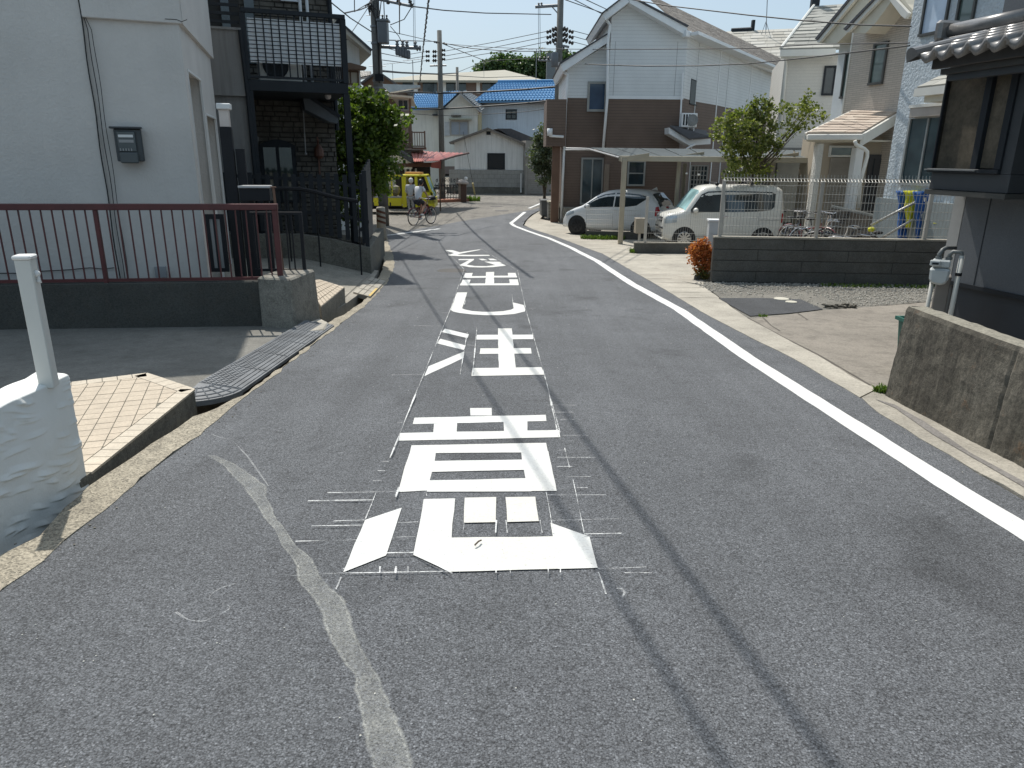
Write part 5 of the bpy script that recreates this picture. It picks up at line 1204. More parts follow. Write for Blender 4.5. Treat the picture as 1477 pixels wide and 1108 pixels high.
# windows / doors of the front
wmF = M('window frame grey', (.3,.3,.28), .4)
window(FH, 851,121,871,158, hf_, n=nW, bars=0, fm=wmF, fw=.09, gm_=glassm('blue dark glass', (.02,.04,.07)))
window(FH, 841,230,866,293, hf_, n=nW+.02, bars=1, fm=wmF, fw=.07, gm_=glassm('curtain glass', (.04,.055,.06)))
window(FH, 908,234,927,266, hf_, n=0, bars=0, hbar=1, fm=wmF, fw=.07)
window(FH, 998,240,1016,285, hf_, n=-.0, bars=4, hbar=6, fm=wmF, fw=.05)
mb = MB(); u0, u1 = f(872,240)[0], f(879,240)[0]; mb.box(FH, u0, u1, .0, .06, zfd, f(875,237)[1]); part('door_trim', mb, M('brown trim', (.22,.17,.13)), hf_)
# downspouts
for pts, n in ((((872,26),(877,32),(880,36),(877,60),(876,141),(870,214)), .12), (((813,104),(819,108),(819,112),(816,150),(813,230),(809,321)), -.36)):
    mb = MB(); mb.tube([FH.P(*(lambda q_: (q_[0], n, q_[1]))(f(x, y, n))) for x, y in pts], .055, 8); part('downspout', mb, mFas, hf_, smooth=True)
mb = MB(); mb.tube([FH.P(*(lambda q_: (q_[0], .05, q_[1]))(f(x, y, .05))) for x, y in ((793,189),(793,196),(813,197.5))], .05, 8); mb.lathe(FH.P(f(793,191)[0],.05,f(793,196)[1]), [(.11,0),(.11,.28)], 8); part('drain_branch', mb, mFas, hf_, smooth=True)
mb = MB(); a = f(789,143,-.1); mb.box(FH, a[0], .04, -3, -.1, f(800,211,-.1)[1], a[1]); part('porch_block', mb, mSB, hf_)
mb = MB(); a = f(797,211,-.3); b_ = f(806,291,-.3); mb.box(FH, a[0], b_[0], -.6, -.3, -1.2, f(800,211,-.1)[1]-.004); part('porch_pillar', mb, M('brown pillar', (.15,.085,.055)), hf_)
# small roof with AC
q = [f(x, y, .9) for x, y in ((965,184),(994,202),(1025,200),(1025,208),(994,210),(965,193))]
mb = MB(); mb.poly(FH, q, .0, .9); part('lean_to', mb, mFas, hf_)
mb = MB(); mb.slab([at(966,183,FH.o.y-.95), at(994,201.5,FH.o.y-1.1), at(1026,199,FH.o.y-.9), at(1018,190,FH.o.y+.4), at(982,184,FH.o.y+.2)], (0,0,.05)); part('lean_to_roof', mb, mRoofD, hf_)
mb = MB(); mb.tube([at(x, y, FH.o.y-1.0) for x, y in ((1003,208),(997,211),(991,214),(990,222))], .04, 8); part('downspout', mb, mFas, hf_, smooth=True)
acn = thing('outdoor_unit', 'white air-conditioner unit on the little dark roof of the brown house', 'air conditioner', at(993,190,FH.o.y-.6))
aF = Fr(tuple(at(983,180,FH.o.y-.75))[:2], 86); a, z1 = aF.px(984,163); b_, z0 = aF.px(1005,184)
mb = MB(); mb.box(aF, a, b_, -.35, 0, z0, z1); part('casing', mb, mFas, acn, bev=.02)
cu = a+(b_-a)*.68; cz = (z0+z1)/2; rr = (z1-z0)*.4
mb = MB(); mb.lathe(aF.P(cu,.0,cz), [(rr,0),(rr,.02)], 20, tuple(aF.n)); part('fan', mb, M('fan grey', (.28,.3,.3)), acn)
for q_ in (.35,.7,1): mb = MB(); mb.tube([aF.P(cu+rr*q_*math.cos(k*.4),.03,cz+rr*q_*math.sin(k*.4)) for k in range(17)], .012, 4); part('guard_ring', mb, mGreyP, acn)
for k in range(3): mb = MB(); mb.box(aF, a+.06+k*.11, a+.12+k*.11, 0, .01, z0+.08, z1-.05); part('louvre', mb, mNavy, acn)
mb = MB()
for u in (a+.3, b_-.1): mb.tube([aF.P(u,-.05,z0), aF.P(u,-.05,z0-.4)], .02, 6); mb.tube([aF.P(u,-.3,z0), aF.P(u,-.3,z0-.3)], .02, 6)
mb.tube([aF.P(a+.3,-.05,z0-.39), aF.P(b_-.1,-.05,z0-.39)], .02, 6); part('stand', mb, mFas, acn)
mb = MB(); mb.tube([at(985,105,FH.o.y-.1), at(981,178,FH.o.y-.2), at(984,182,FH.o.y-.5)], .035, 6); part('refrigerant_pipe', mb, mFas, acn)
# corner blocks left of F
def blk(x0, y0, x1, y1, dep, mat, name, label, cat, rows=4):
    c = G(x0, y1); b2 = Fr((c.x, c.y), 88); u1, zt = b2.px(x1, y0); o_ = thing(name, label, cat, b2.P(u1/2,-dep/2,gz(c.y)))
    mb = MB(); mb.box(b2, 0, u1, -dep, -.01, -1.25, zt-.06); part('core', mb, mJ, o_)
    z0 = gz(c.y); h = (zt-z0)/rows
    for r_ in range(rows):
        mb = MB(); mb.box(b2, .0, u1, -.012, .0, z0+r_*h+.01, z0+(r_+1)*h-.01); part('block', mb, mat, o_)
    mb = MB(); mb.box(b2, -.02, u1+.02, -dep-.02, .02, zt-.06, zt); part('coping', mb, mat, o_)
    return o_
mJ = M('mortar grey', (.13,.13,.12))
blk(780.7,289,791.5,311.5,1.2,M('dark grey block', (.14,.145,.145), .9, .2, 4),'gate_wall','short dark grey block wall at the street corner of the brown house','wall')
blk(791,291,806,314.5,.9,M('beige tile wall', (.36,.34,.27), .8, .1, 4),'planter_wall','short beige tiled wall under the brown porch pillar','wall',5)
# olive tree
c = G(789,300); c = V((c.x-.3, 37.5, -1.2)); ot = thing('olive_tree', 'grey-green olive tree left of the brown house', 'tree', c)
trunk(c, at(789,250,37.5), .1, [at(789+k*4,225-abs(k)*3,37.5+k*.1) for k in (-2,-1,0,1,2)], rg, mBark, ot)
mb = MB()
for x, y, rx, rz in ((786,200,.5,.7),(782,218,.65,.8),(790,235,.65,.8),(777,235,.4,.6),(786,252,.6,.5),(778,205,.35,.5)): crown(mb, at(x, y, 37.3), rx, rx, rz, int(55*rx*rz)+6, 26, .12, rg, .22)
part('crown', mb, mLeafO, ot, fix=False)
# ================= carport
mAl = M('champagne aluminium', (.4,.36,.28), .35, .05, metal=.3); cpt = thing('carport', 'flat translucent carport roof on beige posts beside the brown house', 'carport', (6,24,-1.1))
fl, fr_ = at(893,228,23.2), at(1180,226,21.8); bl_, br_ = at(816,215,28.6), at(1186,221,27.5)
fl.z = fr_.z = (fl.z+fr_.z)/2
mt, t, b = nt('smoky polycarbonate'); b.inputs['Base Color'].default_value = (.25,.28,.29,1); b.inputs['Roughness'].default_value = .25
tp_ = t.nodes.new('ShaderNodeBsdfTranslucent'); tp_.inputs[0].default_value = (.3,.33,.34,1); ms = t.nodes.new('ShaderNodeMixShader'); ms.inputs[0].default_value = .4; t.links.new(b.outputs[0], ms.inputs[1]); t.links.new(tp_.outputs[0], ms.inputs[2]); t.links.new(ms.outputs[0], t.nodes['Material Output'].inputs[0]); mPoly = mt
NS = 9
for k in range(NS):
    s0, s1 = k/NS+.004, (k+1)/NS-.004; p = [fl.lerp(fr_, s0), fl.lerp(fr_, s1), bl_.lerp(br_, s1), bl_.lerp(br_, s0)]
    mid = [(p[0]+p[3])/2+V((0,0,.14)), (p[1]+p[2])/2+V((0,0,.14))]
    mb = MB(); mb.slab([p[0], p[1], mid[1], mid[0]], (0,0,.015)); mb.slab([mid[0], mid[1], p[2], p[3]], (0,0,.015)); part('roof_panel', mb, mPoly, cpt)
for k in range(NS+1):
    s0 = k/NS; a, b_ = fl.lerp(fr_, s0), bl_.lerp(br_, s0); m_ = (a+b_)/2+V((0,0,.1)); mb = MB(); mb.tube([a-V((0,0,.03)), m_, b_-V((0,0,.03))], .03, 4); part('rafter', mb, mAl if k else mGreyP, cpt)
mb = MB(); mb.hexa([fl+V((0,-.04,-.14)), fr_+V((0,-.04,-.14)), fr_+V((0,.08,-.14)), fl+V((0,.08,-.14)), fl+V((0,-.04,.02)), fr_+V((0,-.04,.02)), fr_+V((0,.08,.02)), fl+V((0,.08,.02))]); part('front_beam', mb, mAl, cpt, bev=.01)
mb = MB(); mb.tube([bl_, br_], .06, 6); part('back_beam', mb, mGreyP, cpt)
def cpost(x0, y0, x1, y1, Y, r=.06):
    a = at(x0, y0, Y); mb = MB(); pz = gz(Y); w = Fr((a.x, Y), 90); mb.box(w, -r, r, -r, r, pz, a.z); part('post', mb, mAl, cpt, bev=.008)
    return a
for (x, y, Y) in ((901,230,22.2),(980,228,23.3),(988,236,26),(1116,229,22.5)):
    a = cpost(x, y, 0, 0, Y, .07 if x < 950 else .055)
    if x in (901, 980, 1116):
        mb = MB(); b_ = at(x+35, y-4, Y); mb.hexa([a+V((-.1,-.05,-.08)), b_+V((0,-.05,-.02)), b_+V((0,.05,-.02)), a+V((-.1,.05,-.08)), a+V((-.1,-.05,.06)), b_+V((0,-.05,.1)), b_+V((0,.05,.1)), a+V((-.1,.05,.06))]); part('bracket', mb, mAl, cpt)
# ================= block wall + mesh fence
w0 = G(1025,407.5); zt = at(1030,341,w0.y).z; w1 = OZ(1352,346,zt)
hw_ = math.degrees(math.atan2(w1.x-w0.x, w1.y-w0.y)); BW = Fr((w0.x, w0.y), hw_); LW = ((w1.x-w0.x)**2+(w1.y-w0.y)**2)**.5+1.2
bwt = thing('block_wall', 'long dark grey block wall below the mesh fence', 'wall', BW.P(LW/2,0,gz(w0.y)))
mBk = concm('dark weathered block', (.11,.108,.098), .4, .65, 1.6)
z0w = gz(w0.y+LW)-.3
mb = MB(); mb.box(BW, .0, LW, -.13, -.012, z0w, zt-.03); part('core', mb, M('dark joint', (.05,.05,.045)), bwt)
nr = 5; hh = (zt-.03-(zt-1.02))/nr
for r_ in range(nr):
    u = -(.8 if r_ % 2 else 0)
    while u < LW:
        a, b_ = max(u, 0)+.004, min(u+1.6, LW)-.004; u += 1.6
        if b_-a < .03: continue
        z_ = zt-.03-(r_+1)*hh; bo = .004*rg.random(); mb = MB(); mb.box(BW, a, b_, -.014, .0+bo, z_+(.006), z_+hh-.006); part('block', mb, mBk, bwt, bev=.004)
mb = MB(); mb.box(BW, -.01, LW, -.14, .012, zt-.03, zt); part('coping', mb, mConc, bwt)
# return towards the drive with utility box
mfn = thing('mesh_fence', 'grey welded mesh fence with curved spikes on the long block wall', 'fence', BW.P(LW/2,-.07,zt))
mGal = M('galvanised wire', (.42,.41,.38), .45, .1, metal=.4)
MF = BW.sub(0,-.07); zmt = MF.px(1100,259)[1]; zsp = MF.px(1100,254)[1]
us = MF.px(1041,300)[0]; ue = LW-.3
mb = MB(); u = us
while u < ue:
    mb.tube([MF.P(u,0,zt+.03), MF.P(u,0,zmt-.08), MF.P(u,.05,zmt-.03), MF.P(u,-.02,zmt+.02), MF.P(u,-.03,zsp+.03)], .0042, 4, cap=False); u += .058
part('vertical_wires', mb, mGal, mfn, fix=False, kind='stuff')
for k in range(7):
    z = zt+.05+k*(zmt-.1-zt-.05)/6; mb = MB(); mb.tube([MF.P(us,.008,z), MF.P(ue,.008,z)], .0032, 4); part('horizontal_wire', mb, mGal, mfn)
for dn, dz in ((.05,-.03),(-.02,.02)):
    mb = MB(); mb.tube([MF.P(us,dn,zmt+dz), MF.P(ue,dn,zmt+dz)], .0045, 4); part('horizontal_wire', mb, mGal, mfn)
for (x, y) in ((1045,261),(1187,263),(1345,274)):
    u = MF.px(x, y)[0]; zz = MF.px(x, y)[1]; mb = MB(); mb.box(MF, u-.028, u+.028, -.035, .035, zt-.02, zz+.02); part('post', mb, mGal, mfn, bev=.005)
# low wall 2 with mesh, in front of the white van
l0 = G(914.5,365.5); l1 = G(1008,366); zl2 = at(916,349.5,l0.y).z
LB = Fr((l0.x, l0.y), 90); ul2 = LB.px(1012,350)[0]
lw = thing('low_wall', 'low dark grey wall in front of the white boxy van', 'wall', LB.P(ul2/2,0,gz(l0.y)))
mb = MB(); mb.box(LB, 0, ul2, -.12, 0, -1.4, zl2-.03); part('wall', mb, mBk, lw, bev=.006); mb = MB(); mb.box(LB, -.01, ul2, -.13, .01, zl2-.03, zl2); part('coping', mb, mConc, lw)
m2 = thing('mesh_fence', 'short mesh fence on the low wall before the white boxy van', 'fence', LB.P(ul2/2,-.06,zl2))
MB2 = LB.sub(0,-.06); u0 = MB2.px(929,340)[0]; zm2 = MB2.px(985,306)[1]
mb = MB(); u = u0
while u < ul2+.4: mb.tube([MB2.P(u,0,zl2+.02), MB2.P(u,0,zm2)], .0028, 4, cap=False); u += .06
part('vertical_wires', mb, mGal, m2, fix=False, kind='stuff')
for k in range(5): z = zl2+.05+k*(zm2-zl2-.05)/4; mb = MB(); mb.tube([MB2.P(u0,.006,z), MB2.P(ul2+.4,.006,z)], .004, 4); part('horizontal_wire', mb, mGal, m2)
u = MB2.px(932,320)[0]; mb = MB(); mb.box(MB2, u-.035, u+.035, -.03, .03, zl2-.02, MB2.px(934,284)[1]); part('gate_post', mb, mGal, m2, bev=.006)
# low wall 1 near the carport post
k0 = G(844,344); k1 = G(922,346); LC = Fr((k0.x, k0.y), math.degrees(math.atan2(k1.x-k0.x, k1.y-k0.y))); zl3 = LC.px(880,334)[1]; ul3 = (k1-k0).length
l3 = thing('low_wall', 'low dark wall with weeds in front of the white hatchback', 'wall', LC.P(ul3/2,0,gz(k0.y)))
mb = MB(); mb.box(LC, 0, ul3, -.12, 0, -1.5, zl3); part('wall', mb, mBk, l3, bev=.006)
m3 = thing('mesh_fence', 'short mesh fence on the low wall before the white hatchback', 'fence', LC.P(ul3/2,-.06,zl3))
zm3 = LC.px(880,303)[1]; mb = MB(); u = .02
while u < ul3: mb.tube([LC.P(u,-.06,zl3), LC.P(u,-.06,zm3)], .0028, 4, cap=False); u += .06
part('vertical_wires', mb, mGal, m3, fix=False, kind='stuff')
for k in range(5): z = zl3+.05+k*(zm3-zl3-.05)/4; mb = MB(); mb.tube([LC.P(0,-.05,z), LC.P(ul3,-.05,z)], .004, 4); part('horizontal_wire', mb, mGal, m3)
# beige mailbox on post, white utility box
p_ = at(924,345,21); mbx = Fr((p_.x, 21), 88); a, z1 = mbx.px(918,315); b_, z0 = mbx.px(931,337)
pb = thing('parcel_box', 'beige box on a stand between the two white cars', 'box', (p_.x, 21, gz(21))); mb = MB(); mb.box(mbx, a, b_, -.3, 0, z0, z1); part('box', mb, M('box beige', (.33,.29,.23), .5), pb, bev=.01); mb = MB(); mb.box(mbx, (a+b_)/2-.03, (a+b_)/2+.03, -.18, -.1, gz(21), z0); part('stand', mb, mGal, pb)
p_ = at(1017,352,14.6); ub = Fr((p_.x, 14.6), 96); a, z1 = ub.px(1017,319); b_, z0 = ub.px(1036,352)
ubx = thing('utility_box', 'pale grey upright utility box behind the orange shrub', 'cabinet', (p_.x+.15, 14.7, gz(14.6))); mb = MB(); mb.box(ub, a+.09, b_, -.25, 0, gz(14.6)-.1, z1); part('cabinet', mb, M('cabinet grey', (.45,.47,.48), .5), ubx, bev=.008)
mb = MB(); mb.box(ub, a+.07, b_+.01, -.27, .02, z1, z1+.03); part('cap', mb, mFas, ubx); mb = MB(); mb.box(ub, a+.12, b_-.03, 0, .008, z1-.25, z1-.245); part('seam', mb, mGreyP, ubx)
# orange shrub + planter
c = G(1011,404); sh = thing('orange_shrub', 'small shrub with orange-red leaves at the end of the block wall', 'shrub', (c.x+.05, c.y+.1, gz(c.y)))
mb = MB()
for x, y, r_ in ((1012,352,.12),(1003,362,.13),(1017,364,.16),(1008,372,.17),(1020,378,.15),(1012,384,.13),(1005,366,.1),(1024,368,.1)): crown(mb, at(x, y, c.y+.15), r_, r_, r_*.9, 26, 16, .045, rg, .07, hollow=.1)
part('upper_leaves', mb, mLeafR, sh, fix=False)
mb = MB()
for x, y, r_ in ((1010,390,.12),(1018,394,.12),(1012,398,.1)): crown(mb, at(x, y, c.y+.12), r_, r_, r_, 16, 14, .04, rg, .06, hollow=.1)
part('lower_leaves', mb, leafmat('green red leaf', (.05,.08,.02), (.25,.16,.05)), sh, fix=False)
mb = MB()
for k in range(5): mb.tube([V((c.x+.05+k*.02, c.y+.1, gz(c.y))), at(1005+k*5, 365, c.y+.15)], .006, 5)
part('stems', mb, mBark, sh, kind='stuff')
mb = MB(); pf_ = Fr((c.x-.1, c.y+.0), 60); 
for k in range(3): part('edging_stone', MB().box(pf_, .0+k*.14, .13+k*.14, -.06, .0, gz(c.y)-.05, gz(c.y)+.07+.01*k), mBk, sh, bev=.01)
# ================= tree behind the fence
c = V((at(1085,300,21).x, 21.5, gz(21))); ft = thing('yard_tree', 'airy green tree with reddish tips behind the mesh fence', 'tree', c)
mb = MB(); tp0 = at(1085,250,21.5)
mb.tube([c, c.lerp(tp0,.6)+V((.05,0,0)), tp0], [.07,.06,.05], 8)
for x, y in ((1050,165),(1075,150),(1100,140),(1118,165),(1150,190),(1180,150),(1165,150),(1130,150),(1135,215),(1060,205)):
    e = at(x, y, 21.5+rg.uniform(-.6,.6)); m_ = tp0.lerp(e,.5)+V((0,0,-.1)); mb.tube([tp0, m_, e], [.035,.02,.006], 5)
    for _ in range(3): mb.tube([m_, m_.lerp(e,.7)+V((rg.uniform(-.25,.25),rg.uniform(-.2,.2),rg.uniform(0,.25)))], [.012,.004], 4)
part('trunk', mb, mBark, ft, smooth=True)
mb = MB()
for x, y, rx, rz, n in ((1052,172,.35,.22,22),(1075,168,.4,.3,30),(1098,160,.4,.4,30),(1045,190,.4,.3,26),(1070,192,.5,.35,44),(1100,190,.5,.4,44),(1060,215,.4,.3,30),(1085,212,.45,.3,34),(1110,212,.35,.3,22),(1105,145,.18,.3,10),(1135,160,.25,.2,8),(1150,165,.3,.25,9),(1140,185,.3,.2,8),(1172,155,.3,.2,10),(1180,168,.25,.15,7),(1160,185,.25,.2,7),(1168,140,.15,.12,4),(1075,235,.45,.35,34),(1095,250,.35,.4,26),(1062,250,.3,.3,16)):
    crown(mb, at(x, y, 21.4+rg.uniform(-.4,.4)), rx, rx*.9, rz, int(n*.8), 20, .085, rg, .15)
part('crown', mb, leafmat('airy leaf', (.06,.09,.02), (.27,.28,.09), .35), ft, fix=False)
# ================= G: beige house with grey roof
rg = random.Random(41)
mSG = siding('pale grey siding', (.62,.6,.55), .1, .25, .05, depth=.003); mRoofG = islandmat('grey slate shingle', ((.2,.2,.18),(.27,.27,.245),(.34,.335,.3)), .8)
mCrF = M('cream fascia', (.66,.65,.6), .5, .05)
gG = thing('pale_house', 'pale grey house with slate roof left of the brick-patterned house', 'house', at(1160,300,27))
g0 = at(1128,120,26.5); FG = Fr((g0.x, g0.y), 104)
ug = FG.px(1215,120)[0]; zg = FG.px(1165,77)[1]
mb = MB(); mb.box(FG, 0, ug, -5, 0, gz(25)-.2, zg); part('wall', mb, mSG, gG)
mb = MB(); a = FG.px(1126,72,.5); b_ = FG.px(1206,69,.5); mb.box(FG, a[0], b_[0], .35, .52, a[1]-.2, a[1]); part('gutter', mb, mCrF, gG)
mb = MB(); mb.box(FG, a[0]+.05, b_[0], -.0, .35, a[1]-.22, a[1]-.14); part('soffit', mb, mCrF, gG)
shingles('roof_shingles', FG.P(a[0],.5,a[1]+.02), FG.P(b_[0]+.5,.5,a[1]+.02), at(1216,6,FG.o.y+3.2), at(1175,9,FG.o.y+3.0), 13, .6, mRoofG, gG, rg, .03)
mb = MB(); mb.tube([FG.P(a[0],.48,a[1]+.05), at(1174,8,FG.o.y+3.0)], .05, 6); part('verge', mb, mCrF, gG)
mb = MB(); mb.tube([at(1132,76,FG.o.y-.45), at(1133,84,FG.o.y-.1), at(1134,95,FG.o.y-.08), at(1124,205,FG.o.y-.08)], .045, 8); part('downspout', mb, mCrF, gG, smooth=True)
window(FG, 1192,98,1199,135, gG, bars=0, fw=.06)
u_, z_ = FG.px(1120,213); mb = MB(); mb.box(FG, -.3, ug, .0, .12, gz(25)-.2, z_); part('lower_panels', mb, M('grey lower cladding', (.2,.195,.18), .8, .1, 2), gG)
a = FG.px(1122,232,.14); b_ = FG.px(1150,300,.14); mb = MB(); mb.box(FG, a[0], b_[0], .12, .15, b_[1]-.5, a[1]); part('door', mb, M('cream door', (.48,.46,.4)), gG)
mb = MB(); p_ = at(1176,0,FG.o.y+3.2); mb.box(WF, p_.x-.14, p_.x+.14, -p_.y-.1, -p_.y+.1, zg+1, p_.z+.8); mb2 = mb; part('chimney_pipe', mb, mNavy, gG)
# far roof between with aerial
GRY = ev[5].y+6
gR = thing('beige_roof_house', 'house behind with pale shingled roof and TV aerial', 'house', at(1100,90,GRY))
shingles('roof_shingles', at(1048,96,GRY), at(1140,96,GRY), at(1150,41,GRY+6), at(1040,46,GRY+6), 12, .8, islandmat('pale shingle', ((.34,.32,.27),(.4,.38,.33),(.46,.44,.39)), .8), gR, rg, .03)
p_ = at(1060,150,GRY+.3); p2_ = at(1138,150,GRY+.3); mb = MB(); mb.box(WF, p_.x, p2_.x, -GRY-6, -GRY-.3, -1, at(1095,96,GRY+.3).z); part('wall', mb, mSG, gR)
p_ = at(1105,43,GRY+5); an = thing('aerial', 'TV aerial on the pale roof behind the brown house', 'aerial', p_); mb = MB(); mb.tube([p_, at(1107,-6,GRY+5)], .03, 6); part('mast', mb, mGreyP, an)
for dx in (-6,0,6): mb = MB(); mb.tube([p_+V((dx*.05,0,-.3)), at(1105,31,GRY+5)], .02, 4); part('strut', mb, mGreyP, an)
mb = MB(); mb.box(WF, at(1087,30,GRY+6).x-.1, at(1087,30,GRY+6).x+.1, -GRY-6.2, -GRY-5.9, at(1087,44,GRY+6).z, at(1087,29,GRY+6).z); part('vent_pipe', mb, mNavy, gR)
mb = MB(); mb.tube([at(1055,44,GRY+6), at(1084,42.5,GRY+6)], .15, 6); part('ridge_vent', mb, mNavy, gR)
# ================= H: twin-gabled patterned house
mHa = M('white grey stucco', (.68,.7,.7), .9, .06, 2, bs=25, bd=.012); 
def brickm(name, col):
    mt, t, b = nt(name); co = wpos(t); sp = t.nodes.new('ShaderNodeSeparateXYZ'); t.links.new(co, sp.inputs[0])
    cb = t.nodes.new('ShaderNodeCombineXYZ'); t.links.new(mth(t,'SUBTRACT',sp.outputs[1],mth(t,'MULTIPLY',sp.outputs[0],.2)), cb.inputs[0]); t.links.new(sp.outputs[2], cb.inputs[1])
    br = t.nodes.new('ShaderNodeTexBrick'); br.inputs['Scale'].default_value = 1; br.inputs['Brick Width'].default_value = .3; br.inputs['Row Height'].default_value = .055; br.inputs['Mortar Size'].default_value = .008
    br.inputs['Color1'].default_value = (*col,1); br.inputs['Color2'].default_value = (*[x*.88 for x in col],1); br.inputs['Mortar'].default_value = (*[x*.68 for x in col],1); t.links.new(cb.outputs[0], br.inputs[0])
    t.links.new(br.outputs[0], b.inputs['Base Color']); b.inputs['Roughness'].default_value = .85; bump(t, b, br.outputs[1], -.6, .012); bump(t, b, noiz(t, co, 30, 4), .4, .01); return mt
mHb = brickm('beige brick siding', (.52,.47,.41)); mSof = M('cream soffit', (.6,.56,.46), .7, .05)
hH = thing('twin_gable_house', 'house with two stepped gables, white stucco and beige brick pattern', 'house', at(1240,330,21))
pa_ = at(1205,110,23.5); HA = Fr((pa_.x, pa_.y), 165)
uA1 = HA.px(1246,110)[0]; zAt = HA.px(1225,20)[1]
mb = MB(); mb.box(HA, 0, uA1+.3, -6, 0, gz(22)-.3, HA.px(1208,60)[1]+.6); part('stucco_wall', mb, mHa, hH)
mb = MB(); q = [HA.px(x, y) for x, y in ((1204,64),(1225,47),(1262,-20))]; mb.poly(HA, [(0,q[0][1]+.55),(uA1+.3,q[0][1]+.55),(uA1+.3,q[2][1]+1.2),(uA1*.9,q[2][1]+1.2)], -6, 0); part('gable_wall', mb, mHa, hH)
HB = HA.sub(uA1, .55)
uB1 = HB.px(1312,60)[0]
mb = MB(); a, b_ = HB.px(1250,50), HB.px(1292,-2); mb.poly(HB, [(0,gz(20)-.3),(0,a[1]+.2),(uB1*.35,b_[1]),(uB1*.62,b_[1]+.4),(uB1+.6,HB.px(1305,22)[1]),(uB1+.6,gz(19)-.3)], -6, 0); part('brick_wall', mb, mHb, hH)
mb = MB(); mb.box(HB, -.02, .03, -.55, .02, gz(20)-.3, a[1]+.2); part('corner_trim', mb, mCrF, hH)
# barge boards and soffits
def barge(fr, pts, n0, n1, mat=mCrF, nm='barge_board'):
    q = [fr.px(x, y, n1) for x, y in pts]; mb = MB(); mb.poly(fr, q, n0, n1); return part(nm, mb, mat, hH)
barge(HA, ((1177,53),(1179,61),(1182,61),(1248,-18),(1240,-18)), .62, .72)
barge(HA, ((1175,56),(1240,-22),(1243,-22),(1178,58)), .6, .76, mRoofD, 'roof_edge')
barge(HA, ((1179,62),(1206,64),(1222,48),(1262,-10),(1246,-18)), .0, .6, mSof, 'soffit')
barge(HB, ((1218,38),(1220,47),(1224,46),(1282,-14),(1274,-14)), .62, .72)
barge(HB, ((1216,42),(1274,-18),(1277,-18),(1219,44)), .6, .76, mRoofD, 'roof_edge')
barge(HB, ((1222,47),(1249,48),(1262,34),(1292,-6),(1282,-14)), .0, .6, mSof, 'soffit')
barge(HB, ((1272,-14),(1279,-14),(1310,19),(1305,27),(1300,23)), .62, .72)
barge(HB, ((1284,-12),(1302,-6),(1309,6),(1316,14),(1316,24),(1305,27),(1300,20)), .0, .6, mSof, 'soffit')
q = [HB.P(*(lambda w: (w[0], .5, w[1]))(HB.px(x, y, .5))) for x, y in ((1286,-8),(1312,14))]; 
shingles('roof_shingles', q[1]+V((.0,0,.05)), q[1]+V((2.5,.6,.05)), q[0]+V((2.5,.6,.6)), q[0]+V((0,0,.05)), 5, .5, M('rosy shingle', (.3,.23,.19)), hH, rg)
wmH = M('bronze frame', (.06,.06,.055), .4); gH = glassm('grey green glass', (.06,.085,.08))
window(HA, 1223,79,1237,137, hH, bars=1, fm=wmH, gm_=gH, fw=.06)
window(HB, 1264,66,1272,118, hH, bars=0, fm=wmH, gm_=gH, fw=.06)
# porch
pr0 = thing('entrance_porch', 'shingle-roofed entrance porch with white columns below the twin gables', 'porch', at(1210,340,20))
mPorch = islandmat('rosy beige shingle', ((.36,.29,.235),(.42,.345,.28),(.47,.4,.33)), .8)
e0, e1, rr1, rr0 = at(1164,192,19.2), at(1242,193,18.6), at(1294,161,20.1), at(1231,159,21.6)
e1.z = e0.z
shingles('roof_shingles', e0, e1, rr1, rr0, 9, .32, mPorch, pr0, rg, .022)
mb = MB(); d = (e1-e0).normalized(); o_ = V((0,-.06,0)); mb.hexa([e0+o_*2+V((0,0,-.17)), e1+o_*2+V((0,0,-.17)), e1+V((0,.05,-.17)), e0+V((0,.05,-.17)), e0+o_*2+V((0,0,-.03)), e1+o_*2+V((0,0,-.03)), e1+V((0,.05,-.03)), e0+V((0,.05,-.03))]); part('gutter', mb, mCrF, pr0, bev=.02)
mb = MB(); mb.slab([e1+V((.02,0,-.02)), rr1+V((.02,0,-.02)), rr1+V((.0,0,-.3)), e1+V((0,0,-.3))], (.06,-.02,0)); part('barge_board', mb, mCrF, pr0)
mb = MB(); mb.slab([e0+V((.0,.05,.0)), rr0, rr0-V((0,0,.16)), e0+V((0,.05,-.16))], (-.05,0,0)); part('barge_board', mb, mCrF, pr0)
mb = MB(); mb.slab([e0+V((.05,.1,-.2)), e1+V((-.05,.1,-.2)), rr1+V((0,0,-.75)), rr0+V((0,0,-.9))], (0,0,.04)); part('ceiling', mb, mSof, pr0)
wallF = Fr(tuple(at(1186,250,20.6))[:2], 96); a = wallF.px(1300,230)
mb = MB(); mb.box(wallF, -.1, a[0]+1, -2, -.02, -1.2, wallF.px(1230,196)[1]); part('beige_wall', mb, M('warm beige wall', (.4,.34,.26), .85, .07, 1), hH)
window(wallF, 1199,213,1227,224, hH, bars=0, fm=mCrF, gm_=gH, fw=.05)
mSl = M('taupe louvre', (.28,.25,.21), .6)
a = wallF.px(1198,228); b_ = wallF.px(1222,322)
mb = MB(); mb.box(wallF, a[0], b_[0]+.0, -.02, .05, b_[1], a[1]); sh_ = part('shutter_frame', mb, mSl, hH)
for k in range(26):
    z = b_[1]+.05+k*(a[1]-b_[1]-.1)/26; mb = MB(); mb.box(wallF, a[0]+.05, b_[0]-.05, .05, .075, z, z+(a[1]-b_[1])/26*.6); part('louvre', mb, mSl, sh_)
a = wallF.px(1254,223); b_ = wallF.px(1273,300); mb = MB(); mb.box(wallF, a[0], b_[0]+.1, -.01, .04, -1.1, a[1]); dr_ = part('door', mb, M('dark door', (.03,.028,.028), .4), hH)
for k in range(4): u = a[0]+.12+k*.18; mb = MB(); mb.box(wallF, u, u+.03, .04, .055, -.9, a[1]-.1); part('door_rib', mb, mNavy, dr_)
